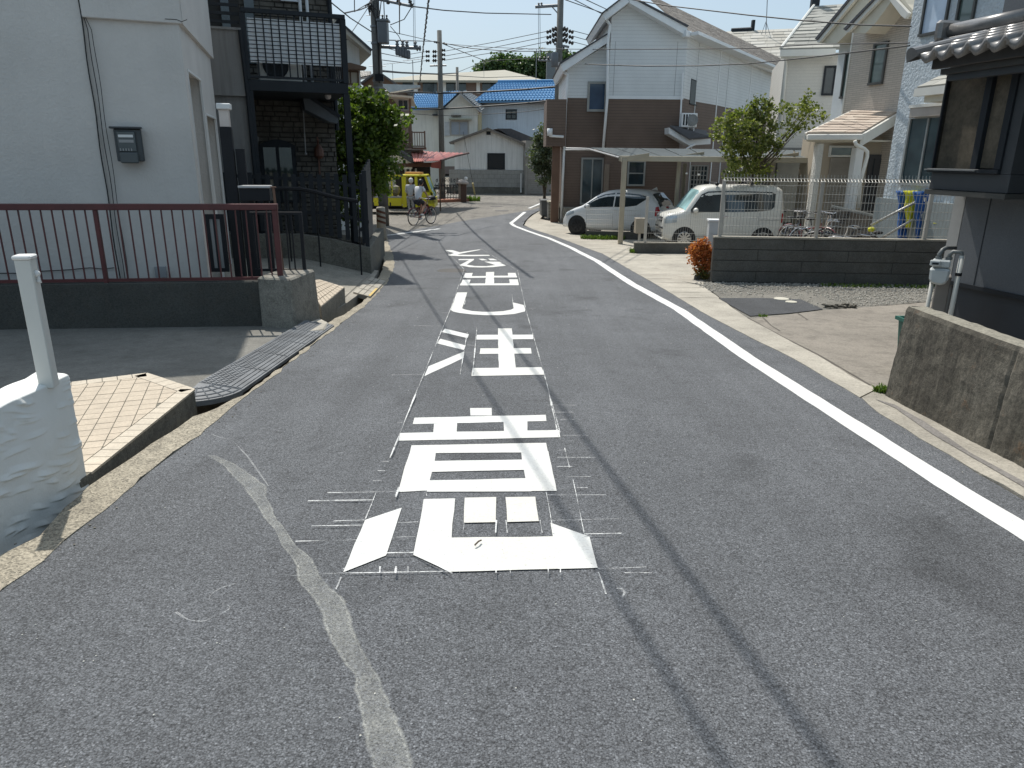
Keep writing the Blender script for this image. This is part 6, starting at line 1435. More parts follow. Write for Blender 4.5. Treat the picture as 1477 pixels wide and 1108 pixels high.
def column(x0, x1, y0, Y, name, mat, par):
    a = at(x0, y0, Y); b_ = at(x1, y0, Y); w = Fr((a.x, Y), 92); mb = MB(); mb.box(w, 0, b_.x-a.x, -.3, 0, gz(Y)-.05, a.z); part(name, mb, mat, par, bev=.01)
mStCol = M('rough white stucco', (.6,.58,.52), .95, .08, 3, bs=22, bd=.03, bst=.9)
column(1181,1189,207,19.1,'column',mStCol,pr0); column(1236,1247,213,18.7,'column',mWhite,pr0)
column(1224,1229,300,18.9,'low_column',mStCol,pr0)
mb = MB(); mb.tube([at(x, y, 18.45) for x, y in ((1233,203),(1235,209),(1247,215),(1251,219),(1251,226),(1241,262),(1238,300))], .045, 8); part('downspout', mb, mCrF, pr0, smooth=True)
# ================= I: blue-grey stucco house
def roughst(name, col):
    mt, t, b = nt(name); co = wpos(t); n1 = noiz(t, co, 17, 3, .6); n2 = noiz(t, co, 2, 4)
    t.links.new(ramp(t, n1, [(.35, tuple(x*.85 for x in col)), (.6, col)]), b.inputs['Base Color']); b.inputs['Roughness'].default_value = .9; bump(t, b, n1, .9, .035); return mt
mBl = roughst('blue grey stucco', (.5,.56,.6)); hI = thing('blue_house', 'blue-grey house with coarse stucco between brick house and black house', 'house', at(1330,330,16))
pI = at(1300,120,17.3); FI = Fr((pI.x, pI.y), 168)
mb = MB(); mb.box(FI, 0, 7, -6, 0, gz(16)-.3, 7.5); part('wall', mb, mBl, hI)
mb = MB(); mb.box(FI, -.6, 7.5, -6, .9, 6.7, 6.95); part('roof', mb, mRoofD, hI)
window(FI, 1343,-30,1362,43, hI, bars=0, fm=wmH, gm_=M('white curtain glass', (.5,.6,.72), .15), fw=.05)
window(FI, 1393,-30,1402,30, hI, bars=0, fm=wmH, gm_=gH, fw=.05)
window(FI, 1316,172,1352,266, hI, bars=1, fm=M('pale frame', (.3,.32,.32), .4), gm_=glassm('teal dark glass', (.02,.035,.04)), fw=.05)
a = FI.px(1313,154,.2); b_ = FI.px(1356,167,.2); mb = MB(); mb.box(FI, a[0], b_[0]+.4, 0, .2, b_[1], a[1]); part('shutter_box', mb, M('taupe box', (.36,.33,.3), .5), hI, bev=.01)
mb = MB(); mb.box(FI, a[0]-.02, b_[0]+.42, 0, .22, a[1]-.03, a[1]+.03); part('shutter_box_top', mb, mCrF, hI)
a = FI.px(1319,128,.8); b_ = FI.px(1362,135,.8); mb = MB(); mb.box(FI, a[0], b_[0]+.6, .7, .8, b_[1], a[1]); part('gutter', mb, mCrF, hI)
mb = MB(); mb.box(FI, a[0]+.2, b_[0]+.6, 0, .7, b_[1]-.12, b_[1]); part('eave', mb, mSof, hI)
q0, q1 = FI.P(a[0]+.05,.78,a[1]+.02), FI.P(b_[0]+.6,.78,a[1]+.02)
shingles('roof_shingles', q0, q1, FI.P(b_[0]+.6,0,a[1]+.5), FI.P(a[0]+.45,0,a[1]+.5), 4, .35, mRoofG, hI, rg)
mb = MB(); a = FI.px(1295,291); mb.box(FI, -.1, 4, 0, .1, gz(16)-.3, FI.px(1300,288,.1)[1]); part('plinth', mb, M('blue grey plinth', (.25,.28,.28)), hI)
# ================= J: black house with tiled lean-to roof
pJ = at(1372,400,8.0); J = Fr((pJ.x, pJ.y), 168)
mJw = M('charcoal render', (.115,.125,.137), .8, .12, 1.2, fine=90, bs=60, bd=.003); mJp = M('black plinth', (.03,.035,.042), .7, .2, 1)
mJb = M('black slate board', (.045,.05,.055), .5, .1); hJ = thing('black_house', 'charcoal house with glazed bay window and grey tiled eave at right edge', 'house', J.P(2,0,gz(7)))
zs = J.px(1404,413)[1]
mb = MB(); mb.box(J, 0, 7, -5, 0, zs, 6.2); part('wall', mb, mJw, hJ)
mb = MB(); mb.box(J, .02, 7, -5, -.03, -.9, zs-.003); part('plinth', mb, mJp, hJ)
u = J.px(1413,370)[0]
for du in (0, 1.82): mb = MB(); mb.box(J, u+du-.006, u+du+.006, -.004, .003, zs+.01, 3); part('panel_joint', mb, mNavy, hJ)
mb = MB(); mb.box(J, -.0, 7, -.0, .02, zs-.03, zs+.012); part('flashing', mb, mNavy, hJ)
mb = MB(); a = J.px(1361,420,.08); mb.box(J, -.16, -.01, -.3, .0, -.9, 2.2); part('corner_post', mb, M('grey corner', (.3,.3,.29), .8), hJ)
# bay
nb = .45; Jb = J.sub(0, nb)
ul, zb0 = Jb.px(1340,270); ur, zb1 = Jb.px(1451,283); zbb = (zb0+zb1)/2; zgt = Jb.px(1363,106)[1]; zgb = Jb.px(1336,248)[1]
ztp = Jb.px(1345,104)[1]+.25
mb = MB(); mb.box(Jb, ul, ur, -nb+.003, 0, zbb, zgb); bay = part('bay_base', mb, mJb, hJ, bev=.006)
mb = MB(); mb.box(Jb, ul-.02, ur+.02, -nb, .03, zbb-.05, zbb-.002); part('bay_sill', mb, M('dark sill', (.06,.06,.055), .5), hJ)
ug1 = Jb.px(1423,130)[0]; ug2 = Jb.px(1432,130)[0]; ug3 = Jb.px(1459,128)[0]; ug4 = Jb.px(1468,130)[0]
mb = MB(); mb.box(Jb, ug4, ur, -nb+.003, 0, zgb+.001, ztp); part('bay_wall', mb, mJb, hJ)
mb = MB(); mb.box(Jb, ul, ug4-.001, -nb+.003, -.002, zgt, ztp); part('bay_head', mb, mJb, hJ)
gBr = None
mt, t, b = nt('brown tinted glass'); co = wpos(t); n1 = noiz(t, co, 2.5, 5, .7); n2 = noiz(t, co, 30, 4, .7)
t.links.new(mix(t, 1, ramp(t, n1, [(.3,(.06,.055,.045)),(.7,(.17,.145,.11))]), ramp(t, n2, [(.3,.8),(.7,1)]), 'MULTIPLY'), b.inputs['Base Color']); b.inputs['Roughness'].default_value = .12; b.inputs['Specular IOR Level'].default_value = .7; gBr = mt
mb = MB(); mb.box(Jb, ul+.02, ug1, -.06, -.03, zgb+.03, zgt-.02); part('large_pane', mb, gBr, hJ)
mb = MB(); mb.box(Jb, ug2, ug3, -.06, -.025, zgb+.05, zgt-.05); part('side_pane', mb, gBr, hJ)
mb = MB(); mb.box(Jb, ul, ul+.02, -.44, .0, zgb+.01, zgt); part('bay_side_glass', mb, gBr, hJ)
for a, b_ in ((ul-.0,ul+.02),(ug1,ug2),(ug3,ug4)): mb = MB(); mb.box(Jb, a, b_, -.05, .025, zgb+.04, zgt-.03); part('mullion', mb, mNavy, hJ, bev=.003)
mb = MB(); mb.box(Jb, ul, ug4, -.05, .03, zgt-.029, zgt+.01); part('head_frame', mb, mNavy, hJ)
mb = MB(); mb.box(Jb, ul-.03, ug4, -.05, .04, zgb, zgb+.039); part('sill_frame', mb, mNavy, hJ, bev=.004)
mb = MB(); mb.box(Jb, ul-.05, ug1+.1, .04, .055, zgb+.02, zgb+.035); part('sill_rail', mb, M('sill steel', (.35,.36,.36), .3, metal=.6), hJ)
# eave boards
Je = J.sub(0, .85); ule, ze0 = Je.px(1343,99); zf0 = Je.px(1400,80)[1]; zfb = Je.px(1400,92)[1]
mb = MB(); mb.box(Je, ule, 8, -.06, 0, zfb, zf0+.06); part('fascia', mb, M('brown black fascia', (.035,.032,.03), .6), hJ, bev=.004)
mb = MB(); mb.box(Je, ule+.05, 8, -.9, -.07, zfb-.05, zfb); part('soffit', mb, M('soffit dark', (.05,.05,.048), .7), hJ)
mb = MB(); mb.box(Je, ule+.1, 8, -.2, -.12, zfb-.11, zfb-.051); part('eave_purlin', mb, mJb, hJ)
mRT = M('smoked silver tile', (.2,.195,.19), .33, .12, 8, fine=60, spec=.7, metal=.15)
Wt, Lt = .2, .2; slope = .24
def tilemesh(eave):
    mb = MB(); K = 12; prof = []
    for i in range(K+1):
        x = -.02+(Wt+.03)*i/K; h = -.028*math.sin(math.pi*min(max(x,0)/.125,1)) if x < .125 else .04*math.sin(math.pi*min((x-.125)/.085,1)); prof.append((x, h))
    top0 = [V((x, 0, h)) for x, h in prof]; top1 = [V((x, Lt+.06, h-.0)) for x, h in prof]
    bot0 = [p-V((0,0,.02)) for p in top0]; bot1 = [p-V((0,0,.02)) for p in top1]; n = K+1
    if eave: bot0 = [V((p.x, -.004, p.z-.05-.02*math.sin(math.pi*min(max(p.x,0)/.125,1)))) for p in top0]
    fs = []
    for i in range(K): fs += [(i,i+1,n+i+1,n+i),(2*n+i,3*n+i,3*n+i+1,2*n+i+1),(i,2*n+i,2*n+i+1,i+1),(n+i,n+i+1,3*n+i+1,3*n+i)]
    fs += [(0,n,3*n,2*n),(K,2*n+K,3*n+K,n+K)]
    mb.add(top0+top1+bot0+bot1, fs); me = mb.mesh('roof_tile', mRT, smooth=True); fixn(me); return me
tE, tN = tilemesh(True), tilemesh(False)
ux, uy = J.u, (-J.n+V((0,0,slope))).normalized(); uz = ux.cross(uy)
rotm = Matrix((ux, uy, uz)).transposed(); qt = rotm.to_quaternion()
rf = thing('tiled_lean_to', 'small silver-grey clay tiled roof over the bay of the black house', 'roof', Je.P(2,0,zf0))
o0 = Je.P(ule-.02, .12, zf0+.07)
for r_ in range(4):
    for k in range(24):
        p = o0+ux*(k*Wt)+uy*(r_*(Lt))+uz*(.025*0+r_*.012); inst('roof_tile', tE if r_ == 0 else tN, rf, p, quat=qt)
# verge tile at the left end
mb = MB(); pts = [o0+ux*(-.1)+uy*(t_)+uz*.03 for t_ in (-.03,.25,.5,.8)]; 
vs = []; K = 7
for p in pts:
    for k in range(K+1): a = math.pi*k/K; vs.append(p+ux*(-.07*math.cos(a))+uz*(.05*math.sin(a)-.01))
    vs += [p+ux*(-.07)-uz*.09, p+ux*.07-uz*.05]
n = K+3; fs = []
for i in range(3):
    for k in range(K): fs.append((i*n+k, i*n+k+1, (i+1)*n+k+1, (i+1)*n+k))
    fs += [(i*n, (i+1)*n, (i+1)*n+K+1, i*n+K+1), (i*n+K, i*n+K+2, (i+1)*n+K+2, (i+1)*n+K)]
fs.append(tuple([K+1]+list(range(K+1))+[K+2])); mb.add(vs, fs); part('verge_tile', mb, mRT, rf, smooth=False)
# ridge along the wall
Rg = J.sub(0, .05); ur0, zr_ = Rg.px(1373,45); _, zr_b = Rg.px(1373,62)
zrr = zr_; 
mb = MB(); mb.tube([Rg.P(ur0,.0,zrr), Rg.P(ur0+.95,.0,zrr)], .075, 12); part('ridge_roll', mb, mRT, rf, smooth=True)
mb = MB(); mb.tube([Rg.P(ur0+.97,.0,zrr), Rg.P(ur0+5,.0,zrr)], .075, 12); part('ridge_roll', mb, mRT, rf, smooth=True)
for k, (w_, z_) in enumerate(((.1,-.075),(.12,-.115),(.14,-.155),(.17,-.2))):
    mb = MB(); mb.box(Rg, ur0, ur0+5, -w_, w_, zrr+z_-.032, zrr+z_); part('ridge_course', mb, mRT, rf, bev=.008)
mb = MB(); mb.box(Rg, ur0-.1, ur0+.0, -.13, .15, zrr-.1, zrr+.11); a = part('end_tile', mb, mRT, rf, bev=.03); mb = MB(); mb.box(Rg, ur0-.13, ur0-.02, -.17, .19, zrr-.26, zrr-.1); part('end_tile', mb, mRT, rf, bev=.03)
mb = MB(); c = Rg.P(ur0+1.25,.1,zrr+.12); 
for k, (dx, dz, r_) in enumerate(((0,0,.07),(.05,.1,.06),(-.04,.17,.075),(.1,.2,.06),(.04,.28,.06),(.12,.3,.05),(.1,.02,.06))): mb.ball(c+ux*dx+V((0,0,dz)), r_, seg=8, rings=5)
part('ridge_ornament', mb, M('pale mortar', (.42,.41,.4), .8), rf, smooth=True, kind='stuff')
mb = MB(); mb.tube([Rg.P(ur0+1.5,.2,zrr-.02), Rg.P(ur0+1.5,.28,zrr-.02)], .11, 14); part('round_end_tile', mb, mRT, rf, bev=.01)
# upper wall behind roof
# gas meter
mf_ = Fr(tuple(at(1345,390,7.2))[:2], 120); gm1 = thing('gas_meter', 'pale grey gas meter with dark elbow pipes on the black house corner', 'gas meter', at(1355,440,7.2))
mM = M('meter grey', (.42,.45,.45), .5, .08, 6); a = mf_.px(1344,383); b_ = mf_.px(1366,411)
w = b_[0]-a[0]
mb = MB(); mb.box(mf_, a[0], b_[0], -.13, 0, a[1]-.02, a[1]+.06); part('index_housing', mb, mM, gm1, bev=.015)
mb = MB(); q = [(a[0]-.01,a[1]-.025),(a[0]-.005,b_[1]+.03),(a[0]+.03,b_[1]),(b_[0]-.04,b_[1]-.01),(b_[0],b_[1]+.03),(b_[0]+.01,a[1]-.025)]; mb.poly(mf_, q, -.15, .02); part('meter_body', mb, mM, gm1, bev=.02)
mb = MB(); mb.box(mf_, a[0]-.02, a[0]+w*.45, .0, .04, a[1]+.0, a[1]+.055); part('counter_window', mb, mM, gm1, bev=.008)
mb = MB(); mb.box(mf_, a[0], a[0]+w*.35, .04, .043, a[1]+.015, a[1]+.035); part('counter_glass', mb, mNavy, gm1)
mP = M('grey pipe', (.12,.13,.13), .5); zT = a[1]+.06
def gp_(u, z, n=-.06): return mf_.P(u, n, z)
mb = MB(); mb.tube([gp_(a[0]+w*.3,zT), gp_(a[0]+w*.3,zT+.05), gp_(a[0]+w*.42,zT+.09), gp_(a[0]+w*.6,zT+.1,-.2), gp_(a[0]+w*1.1,zT+.09,-.35)], .021, 10); part('inlet_elbow', mb, mP, gm1, smooth=True)
mb = MB(); mb.tube([gp_(a[0]+w*.85,zT-.0), gp_(a[0]+w*.85,zT+.05), gp_(a[0]+w*1.0,zT+.08), gp_(a[0]+w*1.45,zT+.08), gp_(a[0]+w*1.5,zT+.03)], .021, 10); part('outlet_elbow', mb, mP, gm1, smooth=True)
for q_ in (.3,.85): mb = MB(); mb.lathe(gp_(a[0]+w*q_,zT), [(.03,0),(.03,.025)], 10); part('union_nut', mb, mP, gm1)
pt = gp_(a[0]+w*1.5,zT+.05); pg = V((pt.x,pt.y,gz(7)-.1)); mb = MB(); mb.tube([pt, pg], .024, 10); part('riser_pipe', mb, M('ivory pipe', (.5,.49,.45), .45), gm1, smooth=True)
mb = MB(); mb.lathe(pt-V((0,0,.2)), [(.03,0),(.03,.03)], 10); part('pipe_clamp', mb, mBlack, gm1)
mb = MB(); p0 = gp_(a[0]+w*.18,b_[1]+.01); mb.tube([p0, V((p0.x,p0.y,gz(7)-.1))], .02, 10); part('support_pipe', mb, M('ivory pipe b', (.45,.44,.4), .45), gm1, smooth=True)
mb = MB(); mb.box(mf_, a[0]+w*.4, a[0]+w*1.2, -.4, -.18, -.6, a[1]-.12); solo('grey_post', mb, M('post grey', (.17,.16,.15)), 'grey square stub post behind the gas meter', 'post', bev=.01)
# ================= retaining wall right foreground
bm = bmesh.new(); NYr, NZr = 220, 34; Y0r, Y1r = .2, 5.48
gr = []
for i in range(NYr+1):
    y = Y0r+(Y1r-Y0r)*i/NYr; row = []
    zt_ = .455+(.425-.455)*(y-2)/3.4
    for j in range(NZr+1):
        s_ = j/NZr; z = -.6+(zt_+.6)*s_; x = 2.965+.05*s_+noise.noise(V((y*3,z*3,2)))*.012+noise.noise(V((y*14,z*14,5)))*.006+noise.noise(V((y*40,z*40,9)))*.004
        if j == NZr: x += .015
        if abs(y-4.18) < .013: x += .012
        row.append(bm.verts.new((x, y-.04*s_*(i == NYr), z)))
    for k in range(1, 6): row.append(bm.verts.new((2.965+.05+.19*k/5, row[NZr].co.y, zt_+noise.noise(V((y*9,k*.6,3)))*.01-(.012 if k == 5 else 0))))
    row.append(bm.verts.new((3.22, y, -.6))); gr.append(row)
for i in range(NYr):
    for j in range(len(gr[0])-1): bm.faces.new((gr[i][j], gr[i][j+1], gr[i+1][j+1], gr[i+1][j]))
bm.faces.new(gr[NYr]); bm.faces.new(gr[0][::-1]); bmesh.ops.recalc_face_normals(bm, faces=bm.faces[:])
me = bpy.data.meshes.new('retaining_wall'); bmesh.ops.translate(bm, verts=bm.verts, vec=(-3.1,-3,.6)); bm.to_mesh(me); bm.free()
mt, t, b = nt('mossy retaining concrete'); co = wpos(t)
n1 = noiz(t, co, 2.2, 7, .7); n2 = noiz(t, co, 40, 5, .75); mp = t.nodes.new('ShaderNodeMapping'); mp.inputs['Scale'].default_value = (6,6,.8); t.links.new(co, mp.inputs[0]); n3 = noiz(t, mp.outputs[0], 1.5, 6, .7)
out = ramp(t, n1, [(.3,(.05,.043,.033)),(.5,(.1,.09,.07)),(.72,(.17,.155,.125))]); out = mix(t, 1, out, ramp(t, n2, [(.3,.55),(.6,1.1)]), 'MULTIPLY'); out = mix(t, 1, out, ramp(t, n3, [(.35,.6),(.65,1.15)]), 'MULTIPLY')
sx_ = t.nodes.new('ShaderNodeSeparateXYZ'); t.links.new(co, sx_.inputs[0])
nb_ = noiz(t, co, 5, 5, .7); out = mix(t, mth(t,'MULTIPLY', ramp(t, nb_, [(.6,0),(.72,1)]), .5), out, (.16,.075,.025))
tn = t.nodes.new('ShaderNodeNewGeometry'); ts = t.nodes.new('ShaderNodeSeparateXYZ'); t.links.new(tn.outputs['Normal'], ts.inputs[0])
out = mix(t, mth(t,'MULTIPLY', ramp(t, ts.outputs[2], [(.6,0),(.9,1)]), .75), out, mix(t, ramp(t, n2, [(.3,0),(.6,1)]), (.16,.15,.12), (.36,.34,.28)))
t.links.new(out, b.inputs['Base Color']); b.inputs['Roughness'].default_value = .95; bump(t, b, n2, .9, .01); bump(t, b, noiz(t, co, 140, 3), .5, .003)
me.materials.append(mt); rw = bpy.data.objects.new('retaining_wall', me); COL.objects.link(rw); rw.location = (3.1,3,-.6); rw['label'] = 'rough dark concrete retaining wall beside the road at the right edge'; rw['category'] = 'wall'
# green bin behind it
c = at(1289,470,5.86)+V((.24,0,0))+V((0,0,0)); gb = thing('green_bin', 'dark green plastic bin half hidden behind the retaining wall', 'bin', (c.x+.12, 6.05, gz(6.05)))
mGn = M('green plastic', (.015,.1,.075), .45); mb = MB(); x0, y0, zt_ = c.x, 6.05, c.z
def rbx(mb, x0, x1, y0, y1, z0, z1, ta): mb.hexa([V((x0+ta,y0+ta,z0)),V((x1-ta,y0+ta,z0)),V((x1-ta,y1-ta,z0)),V((x0+ta,y1-ta,z0)),V((x0,y0,z1)),V((x1,y0,z1)),V((x1,y1,z1)),V((x0,y1,z1))])
rbx(mb, x0, x0+.3, y0-.17, y0+.2, gz(6), zt_-.03, .04); part('bin_body', mb, mGn, gb, bev=.01)
mb = MB(); 
for (a_, b2_, c_, d_) in ((x0-.02,x0+.36,y0-.19,y0-.165),(x0-.02,x0+.36,y0+.195,y0+.22),(x0-.02,x0+.005,y0-.164,y0+.194),(x0+.335,x0+.36,y0-.164,y0+.194)): mb.box(WF, a_, b2_, -d_, -c_, zt_-.029, zt_)
part('rim', mb, mGn, gb)
# ================= weeds, debris
mGr = leafmat('weed green', (.05,.1,.015), (.15,.22,.04), .25)
def tuft(cx, cy, rx, ry, n, h, name='weed', label=None, mat=None):
    mb = MB()
    for _ in range(n):
        a = rg.uniform(0, 6.28); q = rg.random()**.5; x = cx+rx*q*math.cos(a); y = cy+ry*q*math.sin(a); z = gz(y)-.01; L_ = h*rg.uniform(.4,1.1); dx, dy = rg.gauss(0,.4)*L_, rg.gauss(0,.4)*L_; w_ = L_*.09+.002
        p = V((x,y,z)); m_ = p+V((dx*.4,dy*.4,L_*.6)); e = p+V((dx,dy,L_)); s_ = V((-dy,dx,0)).normalized()*w_ if abs(dx)+abs(dy) > 1e-6 else V((w_,0,0))
        mb.add([p-s_*.5, p+s_*.5, m_+s_, m_-s_, e], [(0,1,2,3),(3,2,4)])
    o_ = solo(name, mb, mat or mGr, label, 'weeds', base=V((cx,cy,gz(cy))), kind='stuff'); return o_
def gtuft(px_, py_, rx, ry, n, h, label): c = G(px_, py_); return tuft(c.x, c.y, rx, ry, n, h, label=label)
gtuft(1277,566,.1,.07,260,.07,'small green weeds in the corner of the retaining wall')
gtuft(870,345,.75,.3,900,.16,'grassy weeds along the low wall before the white hatchback')
gtuft(914,365,.12,.12,160,.14,'weed tuft at the end of the low wall before the boxy van')
for k, u_ in enumerate((2.6,3.9,5.1,6.3,7.5)): p = BW.P(u_, .25, 0); tuft(p.x, p.y, .75, .2, 420, .07, label= 'thin green weeds at the foot of the block wall, '+['leftmost patch','second patch','middle patch','fourth patch','rightmost patch'][k])
gtuft(824,325,.3,.15,120,.12,'few weeds at the left corner of the brown house')
gtuft(1100,457,.05,.05,60,.05,'tiny weed in the joint of the concrete drive')
gtuft(681,290,.5,.4,160,.35,'green weeds beside the stone gate post on the far corner')
mb = MB(); c = G(1205,444)
for _ in range(30):
    p = c+V((rg.uniform(-.2,.3), rg.uniform(-.07,.07), rg.uniform(0,.04))); mb.box(Fr((p.x,p.y), rg.uniform(0,180)), -rg.uniform(.02,.09), rg.uniform(.02,.07), -.01, .015, p.z, p.z+rg.uniform(.01,.03))
solo('debris_pile', mb, M('broken bits', (.12,.11,.09), .9, .5, 20), 'small heap of dark broken rubble at the edge of the gravel', 'debris', kind='stuff')
# ================= vehicles
rg = random.Random(51)
mCarW = M('pearl white car paint', (.74,.75,.75), .18, .02, 1, spec=.6); mCarC = M('cream white car paint', (.72,.71,.66), .2, .02, 1, spec=.6)
mTyre = M('tyre rubber', (.02,.02,.02), .8); mRim = M('alloy rim', (.5,.5,.5), .25, metal=.8); mRimD = M('dark rim', (.04,.04,.042), .3, metal=.5)
mCG = glassm('car glass', (.015,.022,.025), .04, 1); mWS = glassm('windscreen with painted sky reflection', (.2,.33,.34), .03, 1); mLampR = M('red lamp', (.4,.015,.02), .2); mLampC = M('clear lamp', (.5,.56,.6), .08, metal=.3); mChr = M('chrome', (.7,.7,.72), .12, metal=.9)  # windscreen base colour carries a painted sky reflection
FL = [0,.06,.25,.5,.7,.86,.95,.99,1.0]; FY = [.9,.985,1,1,.995,.985,.93,.78,0]
def itp(tab, x):
    if x <= tab[0][0]: return tab[0][1]
    for (a, va), (b_, vb) in zip(tab, tab[1:]):
        if x <= b_: return va+(vb-va)*(x-a)/(b_-a)
    return tab[-1][1]
class Car:
    def __init__(s, loc, hd, L_, W_, H_, belt, top, bot, wf, tum=.2):
        s.loc = V(loc); h = R(hd); s.fx = V((math.sin(h), math.cos(h), 0)); s.fy = V((-math.cos(h), math.sin(h), 0)); s.L, s.W, s.H, s.belt, s.top, s.bot, s.wf, s.tum = L_, W_, H_, belt, top, bot, wf, tum; s.hd = hd
    def w(s, x, y, z): return s.loc+s.fx*x+s.fy*y+V((0,0,z))
    def y(s, x, z):
        zt, zb = itp(s.top, x), itp(s.bot, x); f = (z-zb)/(zt-zb); e = itp(list(zip(FL, FY)), f)
        return s.W/2*itp(s.wf, x)*e*(1-s.tum*max(0, (z-s.belt)/(s.H-s.belt)))
    def body(s, mat, par, n=44):
        vs = []; m_ = len(FL); N_ = 2*(m_-1)
        for i in range(n+1):
            x = -s.L/2+s.L*(.5-.5*math.cos(math.pi*i/n)); zt, zb = itp(s.top, x), itp(s.bot, x)
            ring = [(s.y(x, zb+(zt-zb)*f), zb+(zt-zb)*f) for f in FL[:-1]]+[(0, zt)]
            for y_, z_ in ring: vs.append(s.w(x, y_, z_))
            for y_, z_ in ring[:-1][::-1]: vs.append(s.w(x, -y_, z_))
        k = 2*m_-1; fs = [(i*k+j, i*k+(j+1)%k, (i+1)*k+(j+1)%k, (i+1)*k+j) for i in range(n) for j in range(k)]
        fs += [tuple(range(k)), tuple(range(n*k, (n+1)*k))[::-1]]
        return part('body', MB().add(vs, fs), mat, par, smooth=True)
    def patch(s, name, cols, mat, par, side=1, off=.006, rows=3):
        """cols: (x, zlow, zhigh) on the body side"""
        vs = []; c2 = []
        for (a, b_) in zip(cols, cols[1:]):
            for q in range(3): c2.append(tuple(a[i]+(b_[i]-a[i])*q/3 for i in range(3)))
        c2.append(cols[-1])
        for x, z0, z1 in c2:
            for r_ in range(rows+1): z = z0+(z1-z0)*r_/rows; vs.append(s.w(x, side*(s.y(x, z)+off), z))
        k = rows+1; fs = [(i*k+j, i*k+j+1, (i+1)*k+j+1, (i+1)*k+j) for i in range(len(c2)-1) for j in range(rows)]
        o_ = part(name, MB().add(vs, fs), mat, par, fix=False, smooth=True); return o_
    def screen(s, name, x0, x1, mat, par, f0=.93, off=.008, yk=.97):
        vs = []; n = 8; m_ = 10
        for i in range(n+1):
            x = x0+(x1-x0)*i/n; zt, zb = itp(s.top, x), itp(s.bot, x)
            ym = s.y(x, zb+(zt-zb)*f0)*yk
            for j in range(m_+1):
                q = -1+2*j/m_; e = abs(q); f = itp([(0,1),(.8,.99),(1,f0)], e); vs.append(s.w(x+off*(1 if x > 0 else -1), ym*q, zb+(zt-zb)*f+off*1.2))
        k = m_+1; fs = [(i*k+j, i*k+j+1, (i+1)*k+j+1, (i+1)*k+j) for i in range(n) for j in range(m_)]
        return part(name, MB().add(vs, fs), mat, par, fix=False, smooth=True)
    def wheels(s, xs, r_, par, rim, spokes=7, both=True):
        for x in xs:
            for sd in ((1,-1) if both else (1,)):
                yo = sd*(s.W/2*itp(s.wf, x)); ax = s.fy*sd; c = s.w(x, yo, r_)
                mb = MB(); mb.lathe(c-ax*.22, [(r_*1.17,0),(r_*1.17,.224)], 26, tuple(ax)); part('wheel_arch', mb, mTyre, par)
                mb = MB(); mb.lathe(c-ax*.17, [(r_*.7,0),(r_*.97,.02),(r_,.05),(r_,.15),(r_*.95,.185),(r_*.72,.19)], 26, tuple(ax)); wh = part('wheel', mb, mTyre, par, smooth=True)
                mb = MB(); mb.lathe(c+ax*.0, [(r_*.7,0),(r_*.7,.024)], 26, tuple(ax)); part('rim_well', mb, mTyre, wh)
                mb = MB(); up = V((0,0,1)); rt = ax.cross(up)
                for k in range(spokes):
                    a = k*2*math.pi/spokes; d = rt*math.cos(a)+up*math.sin(a); e = -rt*math.sin(a)+up*math.cos(a); p0 = c+ax*.026+d*.03; p1 = c+ax*.026+d*r_*.66; mb.hexa([p0-e*.02, p0+e*.02, p1+e*.028, p1-e*.028, p0-e*.02+ax*.014, p0+e*.02+ax*.014, p1+e*.028+ax*.01, p1-e*.028+ax*.01])
                n = 24
                for k in range(n):
                    a, a2 = k*2*math.pi/n, (k+1)*2*math.pi/n; d, d2 = rt*math.cos(a)+up*math.sin(a), rt*math.cos(a2)+up*math.sin(a2); mb.quad(c+ax*.036+d*r_*.62, c+ax*.036+d2*r_*.62, c+ax*.03+d2*r_*.7, c+ax*.03+d*r_*.7)
                mb.lathe(c+ax*.02, [(.05,0),(.05,.03)], 10, tuple(ax)); part('rim', mb, rim, wh, fix=False)
